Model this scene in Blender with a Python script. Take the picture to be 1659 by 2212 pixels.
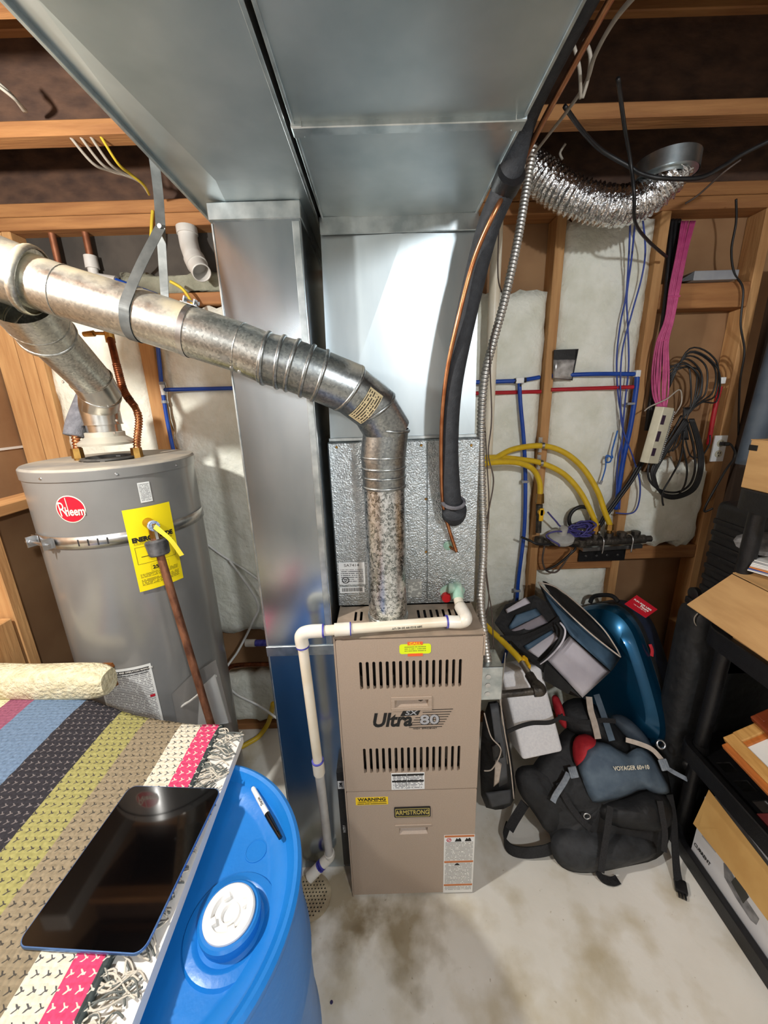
import bpy, bmesh, math, random
from mathutils import Vector as V, Matrix

# ------------------------------------------------------------------ camera, world, lights, exposure
for _o in list(bpy.data.objects):
    bpy.data.objects.remove(_o)
SC = bpy.context.scene
COL = SC.collection
random.seed(7)
FPX = 831.0
PITCH, ROLL = math.radians(16.0), math.radians(1.8)
CAM = V((0, 0, 1.8))
_f = V((0, math.cos(PITCH), -math.sin(PITCH)))
_u0 = V((0, math.sin(PITCH), math.cos(PITCH)))
_u = _u0 * math.cos(ROLL) + V((1, 0, 0)) * math.sin(ROLL)
_r = V((1, 0, 0)) * math.cos(ROLL) - _u0 * math.sin(ROLL)
cd = bpy.data.cameras.new('camera')
cd.sensor_fit = 'HORIZONTAL'
cd.sensor_width = 36.0
cd.lens = FPX / 1659.0 * 36.0
cd.clip_start = 0.02
cam = bpy.data.objects.new('camera', cd)
COL.objects.link(cam)
_m = Matrix((_r, _u, -_f)).transposed().to_4x4()
_m.translation = CAM
cam.matrix_world = _m
SC.camera = cam

w = bpy.data.worlds.new('world')
SC.world = w
w.use_nodes = True
w.node_tree.nodes['Background'].inputs[0].default_value = (0.80, 0.88, 1.0, 1)
w.node_tree.nodes['Background'].inputs[1].default_value = 0.20
SC.view_settings.view_transform = 'Standard'
SC.view_settings.look = 'None'
SC.view_settings.gamma = 1.0
SC.view_settings.use_curve_mapping = False
SC.view_settings.exposure = 0.5


def bulb(name, loc, power, size, col):
    l = bpy.data.lights.new(name, 'POINT')
    l.energy = power
    l.shadow_soft_size = size
    l.color = col
    o = bpy.data.objects.new(name, l)
    o.location = loc
    COL.objects.link(o)
    return o


bulb('ceiling_bulb_light', (-1.10, 0.40, 2.26), 66, 0.035, (1.0, 0.975, 0.92))
bulb('room_bulb_light', (0.62, -0.80, 2.38), 58, 0.05, (0.95, 0.98, 1.0))
bulb('far_room_fill_light', (-0.5, -1.9, 2.38), 26, 0.08, (0.97, 0.985, 1.0))  # unseen fill lamp behind the camera, added to lift the general light


# ------------------------------------------------------------------ survey helpers (points measured on known planes)
def ray(x, y):
    return _f + _r * ((x - 829.5) / FPX) - _u * ((y - 1106) / FPX)


def at(x, y, X=None, Y=None, Z=None):
    d = ray(x, y)
    if X is not None:
        t = (X - CAM.x) / d.x
    elif Y is not None:
        t = (Y - CAM.y) / d.y
    else:
        t = (Z - CAM.z) / d.z
    return CAM + d * t


def atp(x, y, p, n):
    d = ray(x, y)
    return CAM + d * ((V(p) - CAM).dot(V(n)) / d.dot(V(n)))


# ------------------------------------------------------------------ object bookkeeping
OFF = {}


def props(o, label=None, cat=None, group=None, kind=None):
    if label:
        o['label'] = label
    if cat:
        o['category'] = cat
    if group:
        o['group'] = group
    if kind:
        o['kind'] = kind
    return o


def thing(name, label, cat, loc, group=None):
    o = bpy.data.objects.new(name, None)
    o.empty_display_size = 0.05
    o.location = loc
    COL.objects.link(o)
    OFF[o] = V(loc)
    return props(o, label, cat, group)


def mesh_obj(name, me, mat, parent=None, smooth=False):
    if parent is not None:
        off = OFF[parent]
    else:
        xs = [v.co for v in me.vertices]
        lo = V((min(c.x for c in xs), min(c.y for c in xs), min(c.z for c in xs)))
        hi = V((max(c.x for c in xs), max(c.y for c in xs), max(c.z for c in xs)))
        off = V(((lo.x + hi.x) / 2, (lo.y + hi.y) / 2, lo.z))
    for v in me.vertices:
        v.co -= off
    if mat is not None:
        me.materials.append(mat)
    if smooth:
        for p in me.polygons:
            p.use_smooth = True
    o = bpy.data.objects.new(name, me)
    COL.objects.link(o)
    if parent is not None:
        o.parent = parent
        OFF[o] = off
    else:
        o.location = off
        OFF[o] = off
    return o


def build(bm, name, mat, parent=None, smooth=False, label=None, cat=None, group=None, kind=None):
    bmesh.ops.recalc_face_normals(bm, faces=bm.faces[:])
    me = bpy.data.meshes.new(name)
    bm.to_mesh(me)
    bm.free()
    o = mesh_obj(name, me, mat, parent, smooth)
    if smooth == 'auto':
        smooth_by_angle(o)
    return props(o, label, cat, group, kind)


def smooth_by_angle(o, ang=35):
    me = o.data
    for p in me.polygons:
        p.use_smooth = True
    b = bmesh.new()
    b.from_mesh(me)
    for e in b.edges:
        if len(e.link_faces) == 2 and e.calc_face_angle(0) > math.radians(ang):
            e.smooth = False
    b.to_mesh(me)
    b.free()


def B():
    return bmesh.new()


# ------------------------------------------------------------------ shapes
def box(bm, lo, hi, bev=0.0, M=None, seg=2):
    lo, hi = V(lo), V(hi)
    r = bmesh.ops.create_cube(bm, size=1.0)
    vs = r['verts']
    c, s = (lo + hi) / 2, hi - lo
    for v in vs:
        v.co = V((v.co.x * s.x, v.co.y * s.y, v.co.z * s.z)) + c
    if bev > 0:
        es = list({e for v in vs for e in v.link_edges})
        rr = bmesh.ops.bevel(bm, geom=es, offset=bev, segments=seg, affect='EDGES', profile=0.5)
        vs = list({v for f in rr['faces'] for v in f.verts} | {v for v in vs if v.is_valid})
    if M is not None:
        for v in vs:
            v.co = M @ v.co
    return vs


def frame(o, x, y, z=None):
    x, y = V(x).normalized(), V(y)
    z = x.cross(y).normalized() if z is None else V(z).normalized()
    y = z.cross(x).normalized()
    m = Matrix((x, y, z)).transposed().to_4x4()
    m.translation = V(o)
    return m


def FRONT(o):            # x right, y up, z toward the viewer side (-Y)
    return frame(o, (1, 0, 0), (0, 0, 1))


def basis(d):
    d = V(d).normalized()
    a = V((0, 0, 1)) if abs(d.z) < 0.9 else V((1, 0, 0))
    x = a.cross(d).normalized()
    return x, d.cross(x).normalized()


def cyl(bm, a, b, r, r2=None, seg=24, cap=True):
    a, b = V(a), V(b)
    r2 = r if r2 is None else r2
    x, y = basis(b - a)
    A = [bm.verts.new(a + (x * math.cos(t) + y * math.sin(t)) * r) for t in [2 * math.pi * i / seg for i in range(seg)]]
    C = [bm.verts.new(b + (x * math.cos(t) + y * math.sin(t)) * r2) for t in [2 * math.pi * i / seg for i in range(seg)]]
    for i in range(seg):
        j = (i + 1) % seg
        bm.faces.new((A[i], A[j], C[j], C[i]))
    if cap:
        bm.faces.new(A[::-1])
        bm.faces.new(C)


def spline(pts, n=8):
    P = [V(p) for p in pts]
    if len(P) < 3:
        return P
    out = []
    for i in range(len(P) - 1):
        p0 = P[max(i - 1, 0)]
        p1, p2 = P[i], P[i + 1]
        p3 = P[min(i + 2, len(P) - 1)]
        for k in range(n):
            t = k / n
            out.append(0.5 * ((2 * p1) + (p2 - p0) * t + (2 * p0 - 5 * p1 + 4 * p2 - p3) * t * t + (3 * p1 - p0 - 3 * p2 + p3) * t ** 3))
    out.append(P[-1])
    return out


def resample(P, step):
    out = [P[0]]
    acc = 0.0
    for a, b in zip(P, P[1:]):
        L = (b - a).length
        if L < 1e-9:
            continue
        d = step - acc
        while d <= L:
            out.append(a.lerp(b, d / L))
            d += step
        acc = L - (d - step)
    if (out[-1] - P[-1]).length > step * 0.3:
        out.append(P[-1])
    return out


def tube(bm, pts, r, seg=10, n=8, cap=True, step=None, rf=None, oval=None, smooth=True):
    """swept tube along a spline; rf(i, s) gives the radius; oval=(flat factor, up vector)"""
    P = spline(pts, n) if smooth else [V(p) for p in pts]
    if step:
        P = resample(P, step)
    T = []
    for i in range(len(P)):
        a, b = P[max(i - 1, 0)], P[min(i + 1, len(P) - 1)]
        d = (b - a)
        T.append(d.normalized() if d.length > 1e-9 else (T[-1] if T else V((0, 0, 1))))
    x, y = basis(T[0])
    if oval:
        up = V(oval[1])
        x = (up - T[0] * up.dot(T[0])).normalized()
        y = T[0].cross(x)
    rings = []
    s = 0.0
    for i, p in enumerate(P):
        if i:
            q = T[i - 1].rotation_difference(T[i])
            x = q @ x
            y = q @ y
            s += (P[i] - P[i - 1]).length
        rr = rf(i, s) if rf else r
        k = oval[0] if oval else 1.0
        rings.append([bm.verts.new(p + x * math.cos(t) * rr * k + y * math.sin(t) * rr) for t in [2 * math.pi * j / seg for j in range(seg)]])
    for A, C in zip(rings, rings[1:]):
        for i in range(seg):
            j = (i + 1) % seg
            bm.faces.new((A[i], A[j], C[j], C[i]))
    if cap:
        bm.faces.new(rings[0][::-1])
        bm.faces.new(rings[-1])
    return rings


def lathe(bm, prof, o=(0, 0, 0), M=None, seg=48, close=False):
    """profile of (radius, height) turned about the local z axis"""
    M = M or Matrix.Translation(V(o))
    rings = []
    for (r, z) in prof:
        if r < 1e-6:
            rings.append([bm.verts.new(M @ V((0, 0, z)))])
        else:
            rings.append([bm.verts.new(M @ V((r * math.cos(2 * math.pi * i / seg), r * math.sin(2 * math.pi * i / seg), z))) for i in range(seg)])
    for A, C in zip(rings, rings[1:]):
        for i in range(seg):
            j = (i + 1) % seg
            if len(A) == 1 and len(C) == 1:
                break
            if len(A) == 1:
                bm.faces.new((A[0], C[i], C[j]))
            elif len(C) == 1:
                bm.faces.new((A[i], A[j], C[0]))
            else:
                bm.faces.new((A[i], A[j], C[j], C[i]))


def prism(bm, pts, ext):
    """polygon (3D points) extruded along vector ext"""
    P = [V(p) for p in pts]
    e = V(ext)
    A = [bm.verts.new(p) for p in P]
    C = [bm.verts.new(p + e) for p in P]
    n = len(P)
    bm.faces.new(A[::-1])
    bm.faces.new(C)
    for i in range(n):
        j = (i + 1) % n
        bm.faces.new((A[i], A[j], C[j], C[i]))


def grid(bm, fn, nu, nv, uv=True, thick=None):
    L = bm.loops.layers.uv.verify() if uv else None
    G = [[bm.verts.new(fn(i / nu, j / nv)) for i in range(nu + 1)] for j in range(nv + 1)]
    for j in range(nv):
        for i in range(nu):
            f = bm.faces.new((G[j][i], G[j][i + 1], G[j + 1][i + 1], G[j + 1][i]))
            if uv:
                for l, (a, b) in zip(f.loops, ((i, j), (i + 1, j), (i + 1, j + 1), (i, j + 1))):
                    l[L].uv = (a / nu, b / nv)
    if thick:
        t = V(thick)
        H = [[bm.verts.new(G[j][i].co + t) for i in range(nu + 1)] for j in range(nv + 1)]
        for j in range(nv):
            for i in range(nu):
                bm.faces.new((H[j][i], H[j + 1][i], H[j + 1][i + 1], H[j][i + 1]))
        for i in range(nu):
            bm.faces.new((G[0][i], H[0][i], H[0][i + 1], G[0][i + 1]))
            bm.faces.new((G[nv][i + 1], H[nv][i + 1], H[nv][i], G[nv][i]))
        for j in range(nv):
            bm.faces.new((G[j + 1][0], H[j + 1][0], H[j][0], G[j][0]))
            bm.faces.new((G[j][nu], H[j][nu], H[j + 1][nu], G[j + 1][nu]))
    return G


def smooth_poly(pts, k=2):
    P = [V(p) for p in pts]
    for _ in range(k):
        Q = []
        for i in range(len(P)):
            a, b = P[i], P[(i + 1) % len(P)]
            Q += [a * 0.75 + b * 0.25, a * 0.25 + b * 0.75]
        P = Q
    return P


def pillow(bm, pts, n, front, back=0.0, rings=5, power=2.2, k=2, wob=0.0):
    """closed padded form: outline pts lie in a plane with normal n, it bulges by front along n and by back along -n"""
    P = smooth_poly(pts, k)
    c = sum(P, V((0, 0, 0))) / len(P)
    n = V(n).normalized()
    N = len(P)

    def shell(h, sgn):
        R = [None] * rings
        for q in range(1, rings):
            s = 1 - q / rings
            hh = h * (1 - s ** power) * sgn
            R[q] = [bm.verts.new(c + (p - c) * s + n * (hh + random.uniform(-wob, wob))) for p in P]
        return R
    E = [bm.verts.new(p) for p in P]
    for h, sgn in ((front, 1), (back, -1)):
        R = shell(h, sgn)
        R[0] = E
        for q in range(rings - 1):
            for i in range(N):
                j = (i + 1) % N
                f = (R[q][i], R[q][j], R[q + 1][j], R[q + 1][i])
                bm.faces.new(f if sgn > 0 else f[::-1])
        m = bm.verts.new(c + n * h * sgn)
        for i in range(N):
            j = (i + 1) % N
            f = (R[-1][i], R[-1][j], m)
            bm.faces.new(f if sgn > 0 else f[::-1])


def ribbon(bm, pts, width, wdir, thick=0.002, n=8):
    P = spline(pts, n)
    wd = V(wdir).normalized()
    rows = []
    for i, p in enumerate(P):
        d = (P[min(i + 1, len(P) - 1)] - P[max(i - 1, 0)]).normalized()
        wv = (wd - d * wd.dot(d))
        wv = wv.normalized() if wv.length > 1e-6 else V((1, 0, 0))
        nn = d.cross(wv).normalized()
        rows.append([bm.verts.new(p + wv * a * width / 2 + nn * b * thick / 2) for a, b in ((-1, -1), (1, -1), (1, 1), (-1, 1))])
    for A, C in zip(rows, rows[1:]):
        for i in range(4):
            j = (i + 1) % 4
            bm.faces.new((A[i], A[j], C[j], C[i]))
    bm.faces.new(rows[0][::-1])
    bm.faces.new(rows[-1])


_DG = None


def curve_mesh(cu):
    o = bpy.data.objects.new('tmp', cu)
    COL.objects.link(o)
    dg = bpy.context.evaluated_depsgraph_get()
    me = bpy.data.meshes.new_from_object(o.evaluated_get(dg))
    bpy.data.objects.remove(o)
    bpy.data.curves.remove(cu)
    me.materials.clear()
    return me


def lettering(body, size, M, mat, parent, name='lettering', align='CENTER', ext=0.0004, shear=0.0, bold=0.0, xs=1.0, space=1.0, warp=None):
    cu = bpy.data.curves.new('t', 'FONT')
    cu.body = body
    cu.size = size
    cu.align_x = align
    cu.align_y = 'CENTER'
    cu.extrude = ext
    cu.shear = shear
    cu.offset = bold
    cu.space_character = space
    cu.resolution_u = 3
    me = curve_mesh(cu)
    for v in me.vertices:
        c = V((v.co.x * xs, v.co.y, v.co.z))
        v.co = warp(c) if warp else M @ c
    me.name = name
    return mesh_obj(name, me, mat, parent)


def holed(outline, holes, thick):
    """flat plate with real openings, in local xy, thickness along +z"""
    cu = bpy.data.curves.new('p', 'CURVE')
    cu.dimensions = '2D'
    cu.fill_mode = 'BOTH'
    cu.extrude = thick / 2
    for pts in [outline] + holes:
        s = cu.splines.new('POLY')
        s.points.add(len(pts) - 1)
        for q, p in zip(s.points, pts):
            q.co = (p[0], p[1], 0, 1)
        s.use_cyclic_u = True
    return curve_mesh(cu)


def slot(x, z0, z1, r, k=6):
    out = []
    for i in range(k + 1):
        a = math.pi * i / k
        out.append((x + r * math.cos(a), z1 - r + r * math.sin(a)))
    for i in range(k + 1):
        a = math.pi + math.pi * i / k
        out.append((x + r * math.cos(a), z0 + r + r * math.sin(a)))
    return out


def rrect(x0, y0, x1, y1, r, k=5):
    out = []
    for cx, cy, a0 in ((x1 - r, y1 - r, 0), (x0 + r, y1 - r, 90), (x0 + r, y0 + r, 180), (x1 - r, y0 + r, 270)):
        for i in range(k + 1):
            a = math.radians(a0 + 90 * i / k)
            out.append((cx + r * math.cos(a), cy + r * math.sin(a)))
    return out


def decal(M, x0, y0, x1, y1, mat, parent, name, h=0.0008, r=0.0, label=None):
    """thin sticker or plate in a local frame, with uv across its face"""
    bm = B()
    pts = rrect(x0, y0, x1, y1, r) if r > 0 else [(x0, y0), (x1, y0), (x1, y1), (x0, y1)]
    L = bm.loops.layers.uv.verify()
    lo = [bm.verts.new(M @ V((p[0], p[1], 0))) for p in pts]
    hi = [bm.verts.new(M @ V((p[0], p[1], h))) for p in pts]
    n = len(pts)
    bm.faces.new(lo[::-1])
    top = bm.faces.new(hi)
    for l, p in zip(top.loops, pts):
        l[L].uv = ((p[0] - x0) / (x1 - x0), (p[1] - y0) / (y1 - y0))
    for i in range(n):
        j = (i + 1) % n
        bm.faces.new((lo[i], lo[j], hi[j], hi[i]))
    return build(bm, name, mat, parent, label=label)


# ------------------------------------------------------------------ materials
def node_mat(name):
    m = bpy.data.materials.new(name)
    m.use_nodes = True
    nt = m.node_tree
    return m, nt, nt.nodes['Principled BSDF']


def rgb(c):
    def f(v):
        v /= 255.0
        return v / 12.92 if v <= 0.04045 else ((v + 0.055) / 1.055) ** 2.4
    return (f(c[0]), f(c[1]), f(c[2]), 1)


def pm(name, c1, c2=None, scale=8.0, rough=0.5, metal=0.0, bump=0.0, bscale=None, stretch=(1, 1, 1), detail=4.0, lo=0.35, hi=0.65,
       rvar=0.0, coat=0.0, trans=0.0, spec=None, dist=0.0, tex='NOISE', alpha=1.0):
    m, nt, p = node_mat(name)
    N, K = nt.nodes, nt.links
    p.inputs['Roughness'].default_value = rough
    p.inputs['Metallic'].default_value = metal
    if coat:
        p.inputs['Coat Weight'].default_value = coat
        p.inputs['Coat Roughness'].default_value = 0.12
    if trans:
        p.inputs['Transmission Weight'].default_value = trans
    if spec is not None:
        p.inputs['Specular IOR Level'].default_value = spec
    if alpha < 1:
        p.inputs['Alpha'].default_value = alpha
    p.inputs['Base Color'].default_value = rgb(c1)
    if c2 is None and not bump:
        return m
    tc = N.new('ShaderNodeTexCoord')
    mp = N.new('ShaderNodeMapping')
    mp.inputs['Scale'].default_value = stretch
    K.new(tc.outputs['Object'], mp.inputs[0])
    if tex == 'VORONOI':
        t = N.new('ShaderNodeTexVoronoi')
        t.inputs['Scale'].default_value = scale
        fac = t.outputs['Color']
        vin = t.inputs['Vector']
        if dist:
            nz = N.new('ShaderNodeTexNoise')
            nz.inputs['Scale'].default_value = scale * 1.2
            ad = N.new('ShaderNodeVectorMath')
            ad.operation = 'MULTIPLY_ADD'
            K.new(mp.outputs[0], nz.inputs['Vector'])
            K.new(nz.outputs['Color'], ad.inputs[0])
            ad.inputs[1].default_value = (dist, dist, dist)
            K.new(mp.outputs[0], ad.inputs[2])
            K.new(ad.outputs[0], vin)
        else:
            K.new(mp.outputs[0], vin)
    else:
        t = N.new('ShaderNodeTexNoise')
        t.inputs['Scale'].default_value = scale
        t.inputs['Detail'].default_value = detail
        t.inputs['Distortion'].default_value = dist
        fac = t.outputs['Fac']
        K.new(mp.outputs[0], t.inputs['Vector'])
    if c2 is not None:
        cr = N.new('ShaderNodeValToRGB')
        cr.color_ramp.elements[0].position = lo
        cr.color_ramp.elements[1].position = hi
        cr.color_ramp.elements[0].color = rgb(c1)
        cr.color_ramp.elements[1].color = rgb(c2)
        K.new(fac, cr.inputs[0])
        K.new(cr.outputs[0], p.inputs['Base Color'])
    if rvar:
        mr = N.new('ShaderNodeMapRange')
        mr.inputs[3].default_value = max(rough - rvar, 0.02)
        mr.inputs[4].default_value = rough + rvar
        K.new(fac, mr.inputs[0])
        K.new(mr.outputs[0], p.inputs['Roughness'])
    if bump:
        t2 = N.new('ShaderNodeTexNoise')
        t2.inputs['Scale'].default_value = bscale or scale
        t2.inputs['Detail'].default_value = 3.0
        K.new(mp.outputs[0], t2.inputs['Vector'])
        bp = N.new('ShaderNodeBump')
        bp.inputs['Strength'].default_value = bump
        bp.inputs['Distance'].default_value = 0.01
        K.new(t2.outputs['Fac'], bp.inputs['Height'])
        K.new(bp.outputs[0], p.inputs['Normal'])
    return m


def fineprint(name, bg, ink, rows, cols=5, thr=0.45, margin=0.06, rough=0.4, head=0.0):
    """sticker with ragged rows of unreadably small type, laid out over its uv"""
    m, nt, p = node_mat(name)
    N, K = nt.nodes, nt.links
    p.inputs['Roughness'].default_value = rough
    tc = N.new('ShaderNodeTexCoord')
    mp = N.new('ShaderNodeMapping')
    mp.inputs['Scale'].default_value = (cols * 6.0, rows, 1)
    K.new(tc.outputs['UV'], mp.inputs[0])
    nz = N.new('ShaderNodeTexNoise')
    nz.inputs['Scale'].default_value = 1.0
    nz.inputs['Detail'].default_value = 1.0
    sx = N.new('ShaderNodeSeparateXYZ')
    K.new(mp.outputs[0], sx.inputs[0])
    fl = N.new('ShaderNodeMath')
    fl.operation = 'FLOOR'
    K.new(sx.outputs['Y'], fl.inputs[0])
    fr = N.new('ShaderNodeMath')
    fr.operation = 'FRACT'
    K.new(sx.outputs['Y'], fr.inputs[0])
    mul = N.new('ShaderNodeMath')
    mul.operation = 'MULTIPLY'
    mul.inputs[1].default_value = 7.31
    K.new(fl.outputs[0], mul.inputs[0])
    cx = N.new('ShaderNodeCombineXYZ')
    K.new(sx.outputs['X'], cx.inputs[0])
    K.new(mul.outputs[0], cx.inputs[1])
    K.new(cx.outputs[0], nz.inputs['Vector'])

    def cmp(sock, op, v):
        c = N.new('ShaderNodeMath')
        c.operation = op
        c.inputs[1].default_value = v
        K.new(sock, c.inputs[0])
        return c.outputs[0]

    def mult(a, b):
        c = N.new('ShaderNodeMath')
        c.operation = 'MULTIPLY'
        K.new(a, c.inputs[0])
        K.new(b, c.inputs[1])
        return c.outputs[0]
    s2 = N.new('ShaderNodeSeparateXYZ')
    K.new(tc.outputs['UV'], s2.inputs[0])
    k = mult(cmp(nz.outputs['Fac'], 'GREATER_THAN', thr), mult(cmp(fr.outputs[0], 'GREATER_THAN', 0.3), cmp(fr.outputs[0], 'LESS_THAN', 0.8)))
    for s, op, v in ((s2.outputs['X'], 'GREATER_THAN', margin), (s2.outputs['X'], 'LESS_THAN', 1 - margin), (s2.outputs['Y'], 'GREATER_THAN', margin), (s2.outputs['Y'], 'LESS_THAN', 1 - margin - head)):
        k = mult(k, cmp(s, op, v))
    mx = N.new('ShaderNodeMix')
    mx.data_type = 'RGBA'
    K.new(k, mx.inputs['Factor'])
    mx.inputs['A'].default_value = rgb(bg)
    mx.inputs['B'].default_value = rgb(ink)
    K.new(mx.outputs['Result'], p.inputs['Base Color'])
    return m


# sheet metal
galv = pm('galvanized_sheet', (186, 198, 204), (206, 216, 220), 9, 0.46, 1.0, bump=0.05, bscale=3.0, rvar=0.05, stretch=(1, 1, 0.25))
galv_trunk = pm('galvanized_trunk', (178, 190, 194), (206, 214, 217), 5, 0.42, 1.0, bump=0.10, bscale=1.6, rvar=0.06)
galv_drop = pm('galvanized_drop', (170, 182, 192), (205, 213, 220), 6, 0.21, 1.0, bump=0.03, bscale=4.0, rvar=0.06, stretch=(1, 1, 0.3))
galv_edge = pm('galvanized_edge', (170, 180, 184), (215, 222, 224), 20, 0.35, 1.0)
emboss = pm('embossed_sheet', (172, 180, 184), (198, 205, 208), 60, 0.34, 1.0, bump=0.42, bscale=210)
spangle = pm('spangled_pipe', (140, 147, 148), (236, 240, 242), 150, 0.32, 1.0, tex='VORONOI', dist=0.02, lo=0.25, hi=0.6, rvar=0.1)


def dusty_pipe(name, metal_a, metal_b, dust, amount=0.5):
    """mottled zinc with settled dust on its upward side"""
    m, nt, p = node_mat(name)
    N, K = nt.nodes, nt.links
    tc = N.new('ShaderNodeTexCoord')

    def nz(scale, detail=6.0):
        t = N.new('ShaderNodeTexNoise')
        t.inputs['Scale'].default_value = scale
        t.inputs['Detail'].default_value = detail
        K.new(tc.outputs['Object'], t.inputs['Vector'])
        return t.outputs['Fac']
    vo = N.new('ShaderNodeTexVoronoi')
    vo.inputs['Scale'].default_value = 190.0
    K.new(tc.outputs['Object'], vo.inputs['Vector'])
    cr = N.new('ShaderNodeValToRGB')
    cr.color_ramp.elements[0].color = rgb(metal_a)
    cr.color_ramp.elements[1].color = rgb(metal_b)
    K.new(vo.outputs['Color'], cr.inputs[0])
    ge = N.new('ShaderNodeNewGeometry')
    sx = N.new('ShaderNodeSeparateXYZ')
    K.new(ge.outputs['Normal'], sx.inputs[0])

    def mt(op, x, y):
        c = N.new('ShaderNodeMath')
        c.operation = op
        for i, v in enumerate((x, y)):
            if isinstance(v, (int, float)):
                c.inputs[i].default_value = v
            else:
                K.new(v, c.inputs[i])
        return c.outputs[0]
    k = mt('ADD', mt('MULTIPLY', sx.outputs['Z'], 0.55), mt('MULTIPLY', mt('SUBTRACT', nz(9.0), 0.5), 1.6))
    mr = N.new('ShaderNodeMapRange')
    mr.inputs[1].default_value = 0.45 - amount * 0.6
    mr.inputs[2].default_value = 0.75 - amount * 0.4
    K.new(k, mr.inputs[0])
    mx = N.new('ShaderNodeMix')
    mx.data_type = 'RGBA'
    K.new(mr.outputs[0], mx.inputs['Factor'])
    K.new(cr.outputs[0], mx.inputs['A'])
    mx.inputs['B'].default_value = rgb(dust)
    K.new(mx.outputs['Result'], p.inputs['Base Color'])
    inv = mt('SUBTRACT', 1.0, mt('MULTIPLY', mr.outputs[0], 0.75))
    K.new(inv, p.inputs['Metallic'])
    K.new(mt('ADD', 0.34, mt('MULTIPLY', mr.outputs[0], 0.3)), p.inputs['Roughness'])
    return m


pipe_dusty = dusty_pipe('dusty_vent_sheet', (176, 180, 178), (220, 222, 216), (202, 190, 160), 0.55)
pipe_galv = dusty_pipe('vent_pipe_sheet', (150, 154, 153), (214, 217, 213), (188, 178, 154), 0.25)
elbow_m = dusty_pipe('elbow_sheet', (132, 138, 140), (178, 182, 182), (168, 162, 146), 0.10)
alum = pm('aluminium_vent', (190, 190, 186), (222, 220, 214), 14, 0.25, 1.0, rvar=0.06)
foil = pm('foil', (205, 205, 206), (245, 245, 246), 40, 0.20, 1.0, bump=0.9, bscale=60)
conduit_m = pm('conduit_steel', (196, 194, 188), (218, 216, 212), 40, 0.42, 0.9)
steel = pm('zinc_steel', (180, 182, 184), (215, 217, 219), 30, 0.32, 1.0)
iron = pm('black_iron', (52, 49, 46), (88, 82, 74), 40, 0.5, 0.6, bump=0.3, bscale=120)
brass = pm('brass', (150, 112, 58), (190, 150, 84), 30, 0.35, 1.0)
copper = pm('copper', (176, 112, 74), (206, 144, 102), 30, 0.32, 1.0)
copper_dull = pm('dull_copper', (132, 84, 60), (164, 110, 82), 20, 0.5, 0.7)
strap_m = pm('strap_steel', (84, 88, 88), (108, 111, 110), 30, 0.55, 0.4)
grey_wool = pm('grey_wool', (146, 146, 130), (120, 120, 104), 14, 0.95, bump=0.9, bscale=30, detail=8)
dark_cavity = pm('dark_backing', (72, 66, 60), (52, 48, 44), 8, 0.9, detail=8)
copper_old = pm('tarnished_copper', (92, 52, 34), (158, 92, 58), 30, 0.42, 0.85, detail=8)
copper_rust = pm('rusty_copper_pipe', (84, 50, 34), (138, 92, 66), 45, 0.6, 0.35, bump=0.3, bscale=90, stretch=(1, 1, 0.35), detail=8)
# paint and plastic
taupe = pm('furnace_enamel', (166, 148, 131), (172, 154, 137), 260, 0.45, 0.0, bump=0.06, bscale=400)
taupe_dirty = pm('dusty_furnace_top', (168, 150, 132), (136, 124, 108), 14, 0.65, 0.0, detail=8)
tank_grey = pm('tank_enamel', (126, 126, 125), (138, 138, 136), 4, 0.28, 0.25, coat=0.3)
tank_top = pm('dusty_tank_top', (128, 127, 124), (168, 160, 146), 9, 0.6, 0.0, detail=8, lo=0.3, hi=0.6)
dark_in = pm('dark_interior', (16, 16, 17), (38, 38, 40), 30, 0.7)
white_pvc = pm('white_pvc', (236, 228, 210), (226, 214, 190), 12, 0.35, detail=6)
pvc_fit = pm('pvc_fitting', (240, 237, 228), (228, 220, 204), 14, 0.35, detail=6)
pvc_grey = pm('dusty_pvc', (206, 204, 200), (186, 182, 176), 10, 0.4)
primer = pm('purple_primer', (48, 44, 150), (92, 92, 190), 60, 0.5)
green_stain = pm('mint_fitting', (150, 190, 170), (196, 216, 200), 30, 0.45)
red_plug = pm('red_plug', (205, 32, 40), None, rough=0.4)
blue_drum = pm('blue_drum', (24, 118, 200), (30, 128, 212), 5, 0.34, bump=0.06, bscale=60)
white_plastic = pm('white_plastic', (240, 241, 240), (228, 229, 228), 20, 0.4)
black_pl = pm('black_plastic', (15, 15, 17), (23, 23, 25), 60, 0.45, bump=0.1, bscale=200)
black_rub = pm('black_insulation', (34, 37, 42), (46, 49, 54), 60, 0.75, bump=0.2, bscale=250)
grey_rub = pm('grey_foam_edge', (92, 92, 98), (112, 112, 118), 60, 0.85, bump=0.3, bscale=250)
black_cloth = pm('black_nylon', (16, 17, 19), (29, 30, 32), 30, 0.65, bump=0.8, bscale=16, detail=6)
black_web = pm('black_webbing', (20, 20, 22), (36, 36, 38), 200, 0.75, bump=0.3, bscale=500)
slate_cloth = pm('slate_nylon', (66, 82, 98), (90, 106, 120), 16, 0.7, bump=0.7, bscale=14, detail=6)
red_cloth = pm('red_nylon', (168, 26, 38), (190, 40, 50), 20, 0.7, bump=0.3, bscale=40)
grey_web = pm('grey_webbing', (120, 128, 138), (140, 148, 156), 100, 0.7)
beige_web = pm('beige_webbing', (186, 172, 158), (200, 188, 176), 60, 0.8)
white_cloth = pm('pale_bag_cloth', (206, 202, 210), (190, 186, 196), 9, 0.7, bump=0.25, bscale=16)
blue_cloth = pm('steel_blue_bag_cloth', (58, 84, 106), (76, 104, 128), 9, 0.6, bump=0.35, bscale=16)
mauve_cloth = pm('mauve_grey_bag_cloth', (150, 144, 152), (138, 130, 138), 9, 0.7, bump=0.25, bscale=16)
shell_blue = pm('blue_shell', (10, 66, 98), (14, 80, 116), 4, 0.3, 0.75, coat=0.4)
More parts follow.
